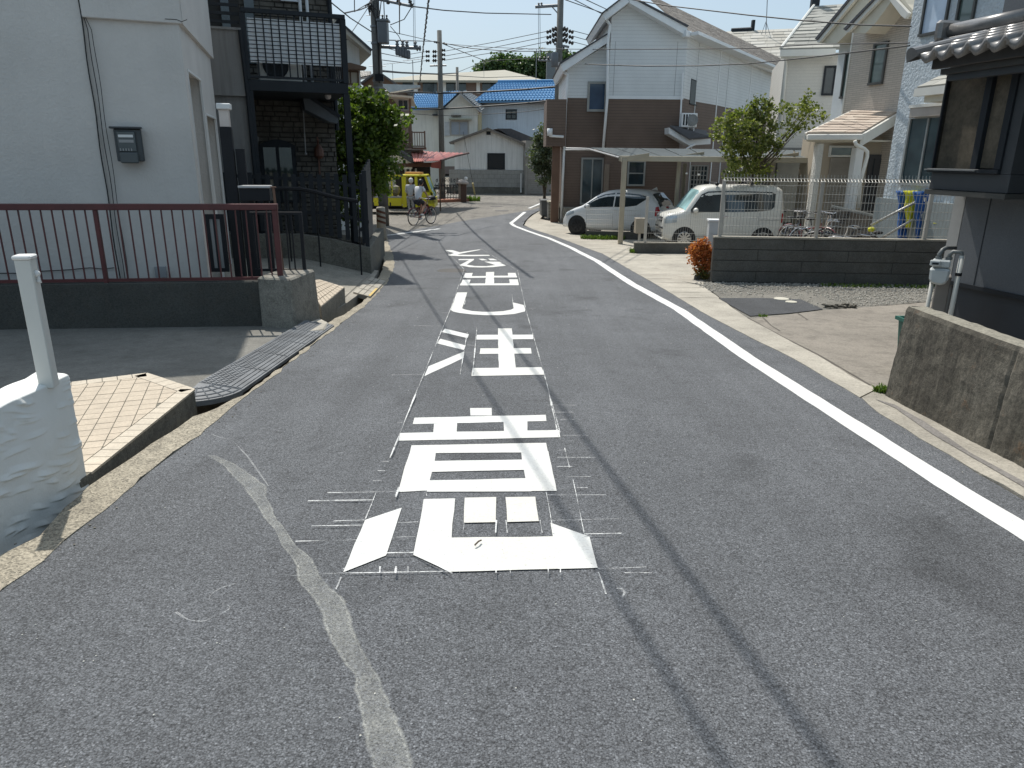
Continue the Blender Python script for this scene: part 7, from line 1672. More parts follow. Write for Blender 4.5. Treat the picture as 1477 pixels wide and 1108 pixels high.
# --- white boxy van (nose to the left)
yv = 21.9; gv_ = gz(yv); nose = at(957,335,yv-.7); L2 = 3.42
c2 = V((nose.x+L2/2, yv, gv_)); cv = thing('boxy_van', 'white boxy minivan parked behind the mesh fence, nose to the left', 'car', c2)
v = Car(c2, -90, L2, 1.5, 1.79, .98, [(-1.71,.9),(-1.70,1.3),(-1.64,1.68),(-1.5,1.76),(-.9,1.79),(.3,1.78),(.62,1.73),(.78,1.6),(1.12,1.12),(1.22,1.06),(1.6,.97),(1.68,.9),(1.71,.74)],
        [(-1.71,.32),(-1.5,.24),(1.5,.2),(1.71,.26)], [(-1.71,.9),(-1.6,.975),(-1.2,1),(1.2,1),(1.5,.97),(1.66,.9),(1.71,.84)], .16)
v.body(mCarC, cv)
for sd in (1,-1):
    v.patch('rear_side_window', [(-1.42,1.2,1.56),(-1.3,1.1,1.6),(-.9,1.06,1.61),(-.2,1.04,1.62),(.02,1.04,1.62)], mCG, cv, sd); v.patch('front_side_window', [(.06,1.04,1.62),(.5,1.03,1.6),(.68,1.02,1.52),(.98,1.0,1.1)], mCG, cv, sd)
    for x in (.04, -.98): v.patch('door_seam', [(x-.006,.34,1.03),(x+.006,.34,1.03)], mGreyP, cv, sd, .003)
    v.patch('door_seam', [(.96,.34,1.0),(.97,.34,1.0)], mGreyP, cv, sd, .003); v.patch('sill_seam', [(-1.0,.34,.35),(.97,.34,.35)], mGreyP, cv, sd, .003, 1)
    v.patch('slide_rail', [(-1.6,.82,.835),(-1.0,.82,.835)], mGreyP, cv, sd, .006, 1)
    v.patch('door_handle', [(-.1,.9,.93),(.02,.9,.93)], mChr, cv, sd, .02, 1)
    v.patch('headlight', [(1.36,.74,.93),(1.5,.72,.93),(1.62,.7,.9),(1.69,.7,.86)], mLampC, cv, sd, .008)
    mb = MB(); c = v.w(.86, sd*.84, 1.08); mb.ball(c, .1, .75, 1.0, .78, 10, 7); mb.box(Fr(tuple(v.w(.84, sd*.76, 0))[:2], 90), -.03, .03, -.03, .03, 1.0, 1.05); part('door_mirror', mb, mCarC, cv, smooth=True)
v.screen('windscreen', .74, 1.14, mWS, cv)
fr_v = lambda x, y, z: v.w(x, y, z)
def fbox(name, y0, y1, z0, z1, mat, d=.02, x=1.712): mb = MB(); p = [v.w(x-.05, y0, z0), v.w(x-.05, y1, z0), v.w(x+d, y1, z0), v.w(x+d, y0, z0)]; mb.hexa(p+[q+V((0,0,z1-z0)) for q in p]); part(name, mb, mat, cv, bev=.006)
fbox('grille', -.36, .36, .72, .86, M('grille dark', (.06,.065,.07), .3)); fbox('grille_bar', -.36, .36, .775, .8, mChr, .03); fbox('badge', -.07, .07, .74, .85, mChr, .04); fbox('lower_intake', -.45, .45, .3, .42, mNavy, .015); fbox('intake_slot', -.55, .55, .53, .58, mNavy, .012); fbox('bumper_lip', -.6, .6, .24, .28, mCarC, .02)
v.wheels((1.12,-1.14), .285, cv, mRim, 10)
for x in (.25,-.75):
    mb = MB(); mb.tube([v.w(x, -.6, 1.83), v.w(x, .6, 1.83)], .018, 6); part('roof_bar', mb, mNavy, cv)
    for sd in (1,-1): mb = MB(); c = v.w(x, sd*.56, 1.8); mb.ball(c, .06, 1, .8, .8, 8, 5); part('roof_clamp', mb, mNavy, cv, smooth=True)
for sd in (1,-1): v.patch('tail_lamp', [(-1.7,.75,1.0),(-1.64,.75,1.02)], mLampR, cv, sd, .01)
# --- white hatchback (nose away to the left)
fx_ = at(834,338,25.3); ch = thing('hatchback', 'white hatchback under the carport with its rear turned to the right', 'car', (0,0,0)); bpy.data.objects.remove(ch)
hd1 = -58; L1 = 3.7; hdr = R(hd1); fxv = V((math.sin(hdr), math.cos(hdr), 0)); fyv = V((-math.cos(hdr), math.sin(hdr), 0))
cc_ = V((fx_.x, 25.6, 0))-fxv*1.12-fyv*.78; c1 = V((cc_.x, cc_.y, gz(24.6))); ch = thing('hatchback', 'white hatchback under the carport with its rear turned to the right', 'car', c1)
k_ = Car(c1, hd1, L1, 1.6, 1.55, .9, [(-1.85,.7),(-1.83,.98),(-1.7,1.2),(-1.45,1.46),(-1.2,1.53),(-.5,1.56),(.1,1.52),(.45,1.4),(1.05,.98),(1.35,.88),(1.7,.72),(1.85,.5)],
         [(-1.85,.34),(-1.6,.24),(1.6,.2),(1.85,.24)], [(-1.85,.8),(-1.75,.9),(-1.4,.98),(0,1),(1.2,.98),(1.6,.86),(1.85,.62)], .24)
k_.body(mCarW, ch)
for sd in (1,-1):
    k_.patch('rear_side_window', [(-1.32,1.28,1.36),(-1.0,1.06,1.42),(-.6,1.0,1.44),(-.22,.99,1.44)], mCG, ch, sd); k_.patch('front_side_window', [(-.17,.99,1.44),(.2,.97,1.38),(.5,.95,1.26),(.9,.92,1.0)], mCG, ch, sd)
    k_.patch('door_seam', [(-.2,.32,.98),(-.19,.32,.98)], mGreyP, ch, sd, .003); k_.patch('door_seam', [(.78,.32,.92),(.79,.32,.92)], mGreyP, ch, sd, .003); k_.patch('door_seam', [(-1.0,.42,1.0),(-.99,.42,1.0)], mGreyP, ch, sd, .003)
    k_.patch('headlight', [(1.3,.7,.8),(1.5,.64,.78),(1.68,.58,.68)], mLampC, ch, sd, .008); k_.patch('tail_lamp', [(-1.84,.72,1.0),(-1.78,.72,1.06),(-1.66,.76,1.04)], mLampR, ch, sd, .012)
    k_.patch('door_handle', [(-.42,.86,.885),(-.26,.86,.885)], mCarW, ch, sd, .03, 1)
    mb = MB(); mb.ball(k_.w(.72, sd*.88, .98), .09, .9, .9, .75, 10, 7); part('door_mirror', mb, mCarW, ch, smooth=True)
k_.screen('windscreen', .42, 1.02, mCG, ch); k_.screen('rear_window', -1.78, -1.46, mCG, ch)
k_.wheels((1.15,-1.2), .3, ch, mRimD, 7)
mb = MB(); mb.add([k_.w(-1.2,.0,1.55), k_.w(-1.42,.02,1.54), k_.w(-1.42,-.02,1.54), k_.w(-1.38,0,1.64)], [(0,1,3),(1,2,3),(2,0,3),(0,2,1)]); part('antenna_fin', mb, mCarW, ch)
def rbox(name, y0, y1, z0, z1, mat, d=.02): mb = MB(); x = -1.85; p = [k_.w(x+.05, y0, z0), k_.w(x+.05, y1, z0), k_.w(x-d, y1, z0), k_.w(x-d, y0, z0)]; mb.hexa(p+[q+V((0,0,z1-z0)) for q in p]); part(name, mb, mat, ch, bev=.006)
rbox('rear_bumper', -.66, .66, .36, .62, mCarW, .06); rbox('plate_recess', -.2, .2, .66, .78, mGreyP, .015)
# --- yellow flatbed truck
YT = 34.9; T = Fr((0, YT), 90); tpx = lambda x, y, n=0: T.px(x, y, n)
mYel = M('yellow truck paint', (.62,.55,.02), .35, .06, 2); mYelD = M('truck underbody', (.02,.02,.02), .8)
u0t = tpx(579,252)[0]; u1t = tpx(626,290)[0]; zR = tpx(600,252)[1]; zBt = tpx(600,299)[1]; zgt_ = -1.2
tk = thing('flatbed_truck', 'small yellow flatbed truck parked behind the two people', 'truck', (u0t, YT+.8, -1.2))
WT = 1.5
q = [(u0t,zBt),(u0t,zR-.03),(u0t+.12,zR),(tpx(615,253)[0],zR-.02),(u1t-.04,tpx(625,285)[1]),(u1t,zBt)]
# cab shell with real openings: pillars, roof, door
zw0 = tpx(600,277)[1]
def tb(name, a, b_, z0, z1, n0=-WT, n1=0, mat=mYel, **k): mb = MB(); mb.box(T, a, b_, n0, n1, z0, z1); return part(name, mb, mat, tk, **k)
tb('cab_roof', u0t-.02, tpx(614,253)[0], zR-.09, zR, bev=.03); tb('cab_back', u0t, u0t+.1, zBt, zR-.092)
for n0, n1 in ((-.06,0),(-WT,-WT+.06)):
    tb('pillar', u0t+.1, u0t+.2, zBt, zR-.095, n0, n1); tb('pillar', tpx(598,260)[0], tpx(602,260)[0], zBt, zR-.095, n0, n1)
    mb = MB(); a = tpx(613,254); b_ = tpx(624,283); mb.poly(T, [(a[0]-.04,a[1]-.05),(b_[0]-.06,b_[1]),(b_[0]+.04,b_[1]),(a[0]+.06,a[1]-.02)], n0, n1); part('front_pillar', mb, mYel, tk)
    tb('door', tpx(602,275)[0]+.003, u1t-.05, zBt, zw0, n0, n1, bev=.01)
tb('dashboard', u1t-.5, u1t-.06, zBt, tpx(600,282)[1], -WT+.07, -.07, mYelD); tb('front_panel', u1t-.045, u1t+.02, zBt, tpx(600,285)[1], -WT, 0, bev=.015)
mb = MB(); a, b_ = tpx(614,255), tpx(624.5,284); mb.slab([T.P(a[0],-.07,a[1]-.03), T.P(b_[0]-.0,-.07,b_[1]), T.P(b_[0],-WT+.07,b_[1]), T.P(a[0],-WT+.07,a[1]-.03)], (.01,0,.005)); part('windscreen', mb, mWS, tk)
tb('seat', u0t+.12, u0t+.6, zBt+.1, zw0+.2, -WT+.1, -.2, mYelD); tb('cab_floor', u0t+.1, u1t-.06, zBt-.05, zBt, -WT+.06, -.06, mYelD)
mb = MB(); mb.tube([T.P(u1t-.6+.1*math.cos(k*.52),-.4+.19*math.sin(k*.52),zw0+.05+.08*math.cos(k*.52)) for k in range(13)], .015, 5); part('steering_wheel', mb, mYelD, tk)
mb = MB(); mb.ball(T.P(u1t+.03,.12,zw0+.15), .09, .4, .7, 1.3, 8, 5); mb.tube([T.P(u1t,.0,zw0+.2), T.P(u1t+.03,.1,zw0+.2)], .012, 5); part('door_mirror', mb, mYelD, tk)
tb('roof_sign', tpx(582,250)[0], tpx(607,250)[0], zR, zR+.1, -1.0, -.5, M('orange and white board', (.6,.3,.12), .5))
ub0 = u0t-2.7
tb('bed_floor', ub0, u0t-.03, tpx(565,297)[1]-.05, tpx(565,297)[1], -WT, 0, mYelD); tb('side_gate', ub0, u0t-.03, tpx(565,298)[1], tpx(565,285.5)[1], -.05, .0, bev=.01); tb('side_gate', ub0, u0t-.03, tpx(565,298)[1], tpx(565,285.5)[1], -WT, -WT+.05)
tb('gate_cap', ub0, u0t-.03, tpx(565,285.5)[1]+.002, tpx(565,283)[1], -.055, .005, mGreyP); tb('rack_post', u0t-.5, u0t-.44, tpx(565,283)[1], zR-.1, -.05, -.0); tb('rack_bar', u0t-1.3, u0t-.03, zR-.1, zR-.02, -.08, 0)
for k in range(3): tb('gate_hinge', ub0+.5+k*.8, ub0+.56+k*.8, tpx(565,298)[1]-.03, tpx(565,292)[1], .001, .012, mYelD)
tb('chassis_and_shadow', ub0, u1t-.2, zgt_+.22, zBt-.055, -WT+.06, -.06, mYelD)  # dark chassis box widened and lowered to stand for shadow beneath the truck
mb = MB()
for _ in range(26): p = T.P(rg.uniform(ub0+.4,u0t-.3), rg.uniform(-1.3,-.2), tpx(565,285)[1]+rg.uniform(-.1,.45)); mb.ball(p, rg.uniform(.1,.22), seg=7, rings=4)
o_ = solo('tarp_load', mb, M('dusty load', (.2,.19,.17), .9, .3, 4), 'grey lumpy load lying on the yellow truck bed', 'load', kind='stuff')
for u in (u1t-.45, ub0+.7):
    for n in (.0, -WT):
        s_ = 1 if n == 0 else -1; c = T.P(u, n-.06*s_, zgt_+.27); mb = MB(); mb.lathe(c-T.n*.09*s_, [(.17,0),(.26,.02),(.27,.05),(.27,.12),(.25,.15),(.16,.15)], 18, tuple(T.n*s_)); wh = part('wheel', mb, mTyre, tk); mb = MB(); mb.lathe(c+T.n*.05*s_, [(.155,0),(.14,.02)], 14, tuple(T.n*s_)); part('rim', mb, mGreyP, wh)
# ================= bicycles
def bike(name, label, loc, hd, fc, parent_kw={}, basket=True, lean=0):
    loc = V(loc); h = R(hd); fx = V((math.sin(h), math.cos(h), 0)); fy = V((-math.cos(h), math.sin(h), 0)); lz = V((0,0,1))*math.cos(lean)+fy*math.sin(lean)
    w = lambda x, y, z: loc+fx*x+fy*y+lz*z
    t_ = thing(name, label, 'bicycle', loc, **parent_kw); mF = fc; r_ = .33
    for x in (-.52,.56):
        mb = MB(); mb.tube([w(x+r_*math.cos(a), 0, r_+r_*math.sin(a)) for a in [k*math.pi/12 for k in range(25)]], .019, 6, cap=False); wh = part('wheel', mb, mTyre, t_, fix=False)
        mb = MB(); mb.tube([w(x+(r_-.025)*math.cos(a), 0, r_+(r_-.025)*math.sin(a)) for a in [k*math.pi/12 for k in range(25)]], .009, 5, cap=False)
        part('rim', mb, mChr, wh, fix=False)
        mb = MB()
        for k in range(12): a = k*math.pi/6; mb.tube([w(x, .02*(-1)**k, r_), w(x+(r_-.03)*math.cos(a), 0, r_+(r_-.03)*math.sin(a))], .002, 3, cap=False)
        part('spokes', mb, mChr, wh, fix=False, kind='stuff')
        mb = MB(); mb.tube([w(x+(r_+.03)*math.cos(a), 0, r_+(r_+.03)*math.sin(a)) for a in [math.pi*(.1+.75*k/8) if x < 0 else math.pi*(.25+.55*k/8) for k in range(9)]], .014, 5); part('mudguard', mb, mF, t_)
    mb = MB(); bb = w(-.08,0,.28); st_ = w(-.22,0,.72); hdp = w(.38,0,.78); hdl = w(.42,0,.62)
    for a, b_ in ((bb, st_),(bb, hdl),(st_.lerp(bb,.35), hdl.lerp(hdp,.5)),(hdl, hdp)): mb.tube([a, b_], .016, 6)
    for s_ in (.05,-.05): mb.tube([bb+fy*s_*.4, w(-.52,s_,.33)], .01, 5); mb.tube([st_.lerp(bb,.15), w(-.52,s_,.33)], .008, 5); mb.tube([hdl, w(.5,s_,.5), w(.56,s_,.33)], .011, 5)
    part('frame', mb, mF, t_)
    mb = MB(); mb.tube([st_, w(-.25,0,.86)], .012, 6); mb.ball(w(-.27,0,.88), .11, 1.15, .8, .35, 8, 5); part('saddle', mb, mBlack, t_)
    mb = MB(); mb.tube([hdp, w(.34,0,.98)], .012, 6); mb.tube([w(.12,.26,1.0), w(.25,.25,1.03), w(.36,.1,1.0), w(.36,-.1,1.0), w(.25,-.25,1.03), w(.12,-.26,1.0)], .012, 6); part('handlebar', mb, mChr, t_)
    for s_ in (1,-1): mb = MB(); mb.tube([w(.13,.26*s_,1.0), w(.02,.27*s_,.99)], .017, 6); part('grip', mb, mBlack, t_)
    mb = MB(); mb.tube([w(-.08+.09*math.cos(a),.05,.28+.09*math.sin(a)) for a in [k*math.pi/6 for k in range(13)]], .008, 4, cap=False); mb.tube([bb+fy*.06, w(.05,.08,.2)], .01, 5); mb.tube([bb-fy*.06, w(-.2,-.08,.36)], .01, 5); part('crankset', mb, mChr, t_)
    for (x, y_, z_) in ((.05,.13,.2),(-.2,-.13,.36)): mb = MB(); p = w(x, y_, z_); mb.box(Fr((p.x,p.y), hd), -.04, .04, -.04, .04, p.z-.012, p.z+.012); part('pedal', mb, mBlack, t_)
    if basket:
        mb = MB(); q0 = [w(.46,-.13,.82), w(.46,.13,.82), w(.72,.13,.82), w(.72,-.13,.82)]; q1 = [w(.43,-.18,1.04), w(.43,.18,1.04), w(.78,.18,1.04), w(.78,-.18,1.04)]
        for i in range(4):
            j = (i+1) % 4
            for f_ in (0,.33,.66,1): mb.tube([q0[i].lerp(q1[i], f_), q0[j].lerp(q1[j], f_)], .005, 4, cap=False)
            for f_ in (0,.2,.4,.6,.8): mb.tube([q0[i].lerp(q0[j], f_), q1[i].lerp(q1[j], f_)], .004, 4, cap=False)
        part('basket', mb, mNavy, t_, fix=False, kind='stuff')
    mb = MB(); mb.tube([w(-.6,.12,.66), w(-.3,.05,.68), w(-.3,-.05,.68), w(-.6,-.12,.66), w(-.62,.12,.66)], .007, 4); part('rear_rack', mb, mChr, t_)
    return t_, w
mBkR = M('red bike paint', (.16,.02,.025), .35); mBkB = M('dark bike paint', (.03,.035,.05), .35); mBkS = M('silver bike paint', (.45,.46,.48), .3, metal=.5)
cb_ = G(609,324); cyb, bw_f = bike('bicycle', 'red-framed bicycle ridden by the person in white tee on the junction', (cb_.x, cb_.y, -1.2), 33, mBkR)
for i, (x, Y, hd, mt_, lb) in enumerate(((1150,18.9,35,mBkB,'dark bicycle parked just behind the white boxy van'),(1183,17.9,70,mBkS,'silver bicycle with upright saddle behind the second fence post'),(1216,17.3,-70,mBkB,'dark bicycle leaning low behind the middle of the mesh fence'),(1252,16.9,-60,mBkS,'silver bicycle tipped over beside the stair rails'),(1163,18.3,150,mBkR,'red bicycle turned toward the fence between dark and silver bicycles'))):
    p = at(x, 320, Y); bike('bicycle', lb, (p.x, Y, gz(Y)+.12), hd, mt_, {'group':'bicycles parked behind the mesh fence'}, basket=i in (0,1), lean=(.1,.05,.5,.7,.1)[i])
# ================= people
def skin(name, vs, es, mat, parent, sub=2, root=0):
    me = bpy.data.meshes.new(name); me.from_pydata([tuple(V(p)-org(parent)) for p, r_ in vs], es, []); o_ = bpy.data.objects.new(name, me); COL.objects.link(o_)
    md = o_.modifiers.new('s', 'SKIN'); sv = me.skin_vertices[0].data
    for i, (p, r_) in enumerate(vs): sv[i].radius = (r_, r_) if not isinstance(r_, tuple) else r_; sv[i].use_root = (i == root)
    o_.modifiers.new('u', 'SUBSURF').levels = sub
    dg = bpy.context.evaluated_depsgraph_get(); m2_ = bpy.data.meshes.new_from_object(o_.evaluated_get(dg)); m2_.materials.clear(); m2_.materials.append(mat)
    for p in m2_.polygons: p.use_smooth = True
    o_.modifiers.clear(); o_.data = m2_; bpy.data.meshes.remove(me)
    if parent: o_.parent = parent; ORG[o_.name] = org(parent)
    return o_
mSkin = M('skin', (.42,.25,.17), .6); mHair = M('black hair', (.015,.013,.012), .5)
def person(label, J_, shirt, trou, loc, cap=None, hair=True, bare=True):
    """J_: joints dict"""
    t_ = thing('person', label, 'person', loc); j = {k: V(p) for k, p in J_.items()}
    names = ['pel','wai','che','nec','hea','shL','elL','haL','shR','elR','haR','hiL','knL','foL','hiR','knR','foR','toL','toR','fiL','fiR']
    rad = dict(pel=.1,wai=.095,che=.11,nec=.05,hea=.05,shL=.05,elL=.036,haL=.026,shR=.05,elR=.036,haR=.026,hiL=.08,knL=.05,foL=.035,hiR=.08,knR=.05,foR=.035,toL=.03,toR=.03,fiL=.018,fiR=.018)
    E_ = [('pel','wai'),('wai','che'),('che','nec'),('nec','hea'),('che','shL'),('shL','elL'),('elL','haL'),('haL','fiL'),('che','shR'),('shR','elR'),('elR','haR'),('haR','fiR'),('pel','hiL'),('hiL','knL'),('knL','foL'),('foL','toL'),('pel','hiR'),('hiR','knR'),('knR','foR'),('foR','toR')]
    ix = {n: i for i, n in enumerate(names)}
    for s_ in 'LR': j['fi'+s_] = j['ha'+s_]+(j['ha'+s_]-j['el'+s_]).normalized()*.09
    skin('body', [(j[n], rad[n]) for n in names], [(ix[a], ix[b_]) for a, b_ in E_], mSkin, t_)
    f_ = V(J_['face'])
    mb = MB(); hc = j['hea']+V((0,0,.06)); mb.ball(hc, .1, .92, .98, 1.18, 14, 10); hd_ = part('head', mb, mSkin, t_, smooth=True)
    mb = MB(); mb.ball(hc+f_*.1-V((0,0,.01)), .016, 1,1,1.3,6,4); part('nose', mb, mSkin, hd_, smooth=True)
    for s_ in (1,-1): sd = V((-f_.y,f_.x,0))*s_; mb = MB(); mb.ball(hc+sd*.095, .024, .6,.8,1.2,6,4); part('ear', mb, mSkin, hd_, smooth=True); mb = MB(); mb.ball(hc+f_*.088+sd*.035+V((0,0,.015)), .011, 1,1,.7,6,4); part('eye', mb, mHair, hd_, smooth=True)
    mb = MB(); mb.ball(hc-f_*.022+V((0,0,.025)), .107, .98, 1.0, 1.14, 14, 10)
    part('cap' if cap else 'hair', mb, cap or mHair, t_, smooth=True)
    if cap: mb = MB(); mb.ball(hc+f_*.1+V((0,0,.05)), .07, 1,1,.2,10,5); part('cap_brim', mb, cap, t_, smooth=True)
    def L_(a, b_, k): return j[a].lerp(j[b_], k)
    sl = .55 if bare else .95
    vs = [(j['pel']+V((0,0,-.02)),.13),(j['wai'],.125),(j['che'],.135),(j['nec']-V((0,0,.03)),.06),(j['shL'],.075),(L_('shL','elL',sl),.06),(j['shR'],.075),(L_('shR','elR',sl),.06)]; es = [(0,1),(1,2),(2,3),(2,4),(4,5),(2,6),(6,7)]
    if not bare: vs += [(L_('elL','haL',.85),.045),(L_('elR','haR',.85),.045)]; es += [(5,8),(7,9)]
    skin('shirt', vs, es, shirt, t_)
    kk = .75 if bare else 1
    vs = [(j['pel']+V((0,0,.02)),.125),(j['hiL'],.1),(L_('hiL','knL',kk),.085 if bare else .066),(j['hiR'],.1),(L_('hiR','knR',kk),.085 if bare else .066)]; es = [(0,1),(1,2),(0,3),(3,4)]
    if not bare: vs += [(L_('knL','foL',.92),.055),(L_('knR','foR',.92),.055)]; es += [(2,5),(4,6)]
    skin('trousers' if not bare else 'shorts', vs, es, trou, t_)
    for s_ in 'LR':
        mb = MB(); a, b_ = j['fo'+s_], j['to'+s_]; mb.tube([a+V((0,0,-.015))-(b_-a)*.3, a-V((0,0,.01)), b_-V((0,0,.0)), b_+(b_-a)*.3], [.03,.045,.04,.02], 8); part('shoe', mb, mWhite if s_ == 'L' else mWhite, t_, smooth=True)
    return t_
# standing man, back to the camera
mp_ = at(591.5,313,33.6); px0 = mp_.x; py0 = 33.9; z0 = -1.2
def W2(x, y, z): return (px0+x, py0+y, z0+z)
person('person in grey work clothes and white cap standing with back turned at the truck door', dict(pel=W2(0,0,.86), wai=W2(.0,.02,1.02), che=W2(.02,.06,1.24), nec=W2(.03,.1,1.4), hea=W2(.03,.15,1.48), shL=W2(-.16,.06,1.33), elL=W2(-.2,.1,1.06), haL=W2(-.1,.3,.98), shR=W2(.19,.08,1.33), elR=W2(.22,.12,1.06), haR=W2(.14,.32,1.0),
   hiL=W2(-.09,0,.8), knL=W2(-.08,.04,.45), foL=W2(-.03,-.02,.06), toL=W2(-.04,.12,.03), hiR=W2(.09,0,.8), knR=W2(.1,.05,.45), foR=W2(.1,.0,.06), toR=W2(.1,.14,.03), face=(.0,1,0)), M('grey work shirt', (.42,.43,.43), .8, .1, 8), M('grey work trousers', (.3,.3,.29), .85, .1, 8), (px0, py0, z0), cap=M('white cap', (.65,.64,.6)), bare=False)
# cyclist
def W3(x, y, z): return tuple(bw_f(x, y, z))
hdc = R(33); fc_ = (math.sin(hdc), math.cos(hdc), 0)
person('person in white tee and dark shorts riding the red bicycle', dict(pel=W3(-.26,0,.96), wai=W3(-.2,0,1.12), che=W3(-.1,0,1.34), nec=W3(-.04,0,1.5), hea=W3(.0,0,1.57), shL=W3(-.1,.17,1.43), elL=W3(.02,.24,1.2), haL=W3(.1,.26,1.04), shR=W3(-.1,-.17,1.43), elR=W3(.02,-.24,1.2), haR=W3(.1,-.26,1.04),
   hiL=W3(-.24,.09,.92), knL=W3(.14,.12,.72), foL=W3(.03,.13,.26), toL=W3(.15,.13,.24), hiR=W3(-.24,-.09,.92), knR=W3(.12,-.12,.86), foR=W3(-.2,-.13,.42), toR=W3(-.08,-.13,.4), face=fc_), M('white tee', (.68,.7,.74), .8, .05, 8), M('dark shorts', (.03,.03,.04), .8), W3(-.26,0,.0))
mb = MB(); mb.ball(bw_f(.6,0,1.02), .2, 1.0, .9, .5, 10, 6); solo('dark_bag', mb, mBlack, 'dark bag filling the front basket of the ridden bicycle', 'bag', smooth=True)
# ================= ornate iron fence + gate posts at the far corner
of0 = G(627,291.5); of1 = G(661,290); OF = Fr((of0.x, of0.y), math.degrees(math.atan2(of1.x-of0.x, of1.y-of0.y))); LO = ((of1.x-of0.x)**2+(of1.y-of0.y)**2)**.5
orf = thing('ornate_fence', 'black wrought scroll fence on a red brick kerb beside the truck', 'fence', OF.P(LO/2,0,-1.2)); zof = OF.px(645,265)[1]
mb = MB(); mb.box(OF, -.1, LO+.4, -.3, .6, -1.25, -1.2+.14); part('brick_kerb', mb, M('salmon brick', (.36,.16,.1), .85, .2, 6), orf)
k = 0; u = .1
while u < LO:
    mb = MB(); mb.tube([OF.P(u,0,-1.06), OF.P(u,0,zof+.05*math.sin(u*4))], .018, 5); part('bar', mb, mNavy, orf)
    for zc_ in (.35,.75,1.1):
        mb = MB(); mb.tube([OF.P(u+.09+(.03+.05*q/8)*math.cos(q*.9+k), .0, -1.06+zc_+(.03+.05*q/8)*math.sin(q*.9+k)*1.6) for q in range(9)], .02, 4); part('scroll', mb, mNavy if (k+int(zc_*10)) % 3 else M_bz if 'M_bz' in globals() else globals().setdefault('M_bz', M('rust bronze', (.12,.07,.05), .5)), orf)
    u += .22; k += 1
for z in (-1.0, zof-.1): mb = MB(); mb.box(OF, 0, LO, -.02, .02, z, z+.04); part('rail', mb, mNavy, orf)
for i, (x, dy) in enumerate(((669,0),(663.5,1.2))):
    p = G(x, 291.5); p = V((p.x, p.y+dy, -1.2)); zc_ = at(x, 262, p.y).z; gpst = thing('gate_post', ['brown stone gate post with domed cap, the nearer one at the far corner','paler gate post with domed cap just behind the nearer post'][i], 'gate post', p)
    mb = MB(); mb.box(WF, p.x-.17, p.x+.17, -p.y-.17, -p.y+.17, -1.2, zc_-.15); part('shaft', mb, M('brown post', (.1,.06,.045), .7) if i == 0 else mConcL, gpst, bev=.02)
    mb = MB(); mb.lathe((p.x,p.y,zc_-.15), [(.3,0),(.32,.06),(.26,.14),(.12,.24),(.02,.27)], 14); part('cap', mb, M('stone cap', (.42,.37,.33), .8), gpst, smooth=True)
mb = MB(); p = at(672,258,G(669,291).y-.25); mb.ball(p, .12); solo('globe_lamp', mb, mWhite, 'small white globe lamp on the brown gate post', 'lamp', smooth=True)
# ================= yard items behind the mesh fence
# sloped pebble wall
Yp = 17.6; pts = [at(1200,300,Yp+.8), at(1296,321,Yp-.4), at(1300,350,Yp-.4), at(1183,350,Yp+.8)]
mt = concm('pebble dash', (.2,.17,.14), 1, .4, 3); pw_ = thing('pebble_wall', 'low brown pebble-dashed wall sloping down behind the bicycles', 'wall', (pts[0]+pts[2])/2)
mb = MB(); mb.slab([V(p) for p in pts], (.1,.35,0)); part('wall', mb, mt, pw_); mb = MB(); mb.tube([pts[0]+V((.03,.1,.02)), pts[1]+V((.03,.1,.02))], .05, 6); part('coping', mb, mConcL, pw_)
hr = thing('stair_rails', 'pair of sloping grey handrail pipes before the draped covers', 'handrail', at(1300,340,16.2)); 
mb = MB(); a, b_ = at(1256,325,16.3), at(1334,285,15.9); mb.tube([a, b_], .028, 8); part('upper_rail', mb, mGal, hr, smooth=True)
mb = MB(); a2_, b2_ = at(1268,346,16.3), at(1316,317,15.9); mb.tube([a2_, b2_, b2_-V((0,0,.5))], .028, 8); part('lower_rail', mb, mGal, hr, smooth=True)
mb = MB(); mb.tube([b_, V((b_.x,b_.y,gz(16)))], .028, 8); part('rail_post', mb, mGal, hr, smooth=True)
def drape(name, label, x0, x1, yt, yb, Y, mat, seed=0, fold=.06):
    n, m_ = 26, 16; vs = []; vb = []
    for i in range(n+1):
        s_ = i/n
        for j_ in range(m_+1):
            q = j_/m_; x = x0+(x1-x0)*s_; y_ = yt+(yb-yt)*q
            p = at(x+(noise.noise(V((q*3,seed,0)))*3), y_+noise.noise(V((s_*4,seed,1)))*3*q, Y); d = fold*(math.sin(s_*11+seed+q*1.5)*.6*q+noise.noise(V((s_*5,q*5,seed)))*.9)+(.1*(1-q)**6)
            vs.append(p+V((0,-.1+d,.02*math.sin(q*math.pi)))); vb.append(vs[-1]+V((.02,.09,-.01)))
    k_n = m_+1; fs = [(i*k_n+j_, i*k_n+j_+1, (i+1)*k_n+j_+1, (i+1)*k_n+j_) for i in range(n) for j_ in range(m_)]; N_ = len(vs); fs2 = [tuple(N_+q for q in f_[::-1]) for f_ in fs]
    rim = [(i*k_n, (i+1)*k_n, N_+(i+1)*k_n, N_+i*k_n) for i in range(n)]+[(i*k_n+m_, N_+i*k_n+m_, N_+(i+1)*k_n+m_, (i+1)*k_n+m_) for i in range(n)]+[(j_, N_+j_, N_+j_+1, j_+1) for j_ in range(m_)]+[(n*k_n+j_, n*k_n+j_+1, N_+n*k_n+j_+1, N_+n*k_n+j_) for j_ in range(m_)]
    mb = MB(); mb.add(vs+vb, fs+fs2+rim); solo(name, mb, mat, label, 'cover', smooth=True)
mYc = M('yellow padded cloth', (.62,.6,.02), .7, .06, 6, bs=30, bd=.02); mBc = M('blue cloth', (.015,.09,.32), .6, .15, 6, bs=20, bd=.02)
drape('yellow_cover', 'bright yellow padded cover hung over the stair rail', 1304,1330,275,328,16.2,mYc,1)
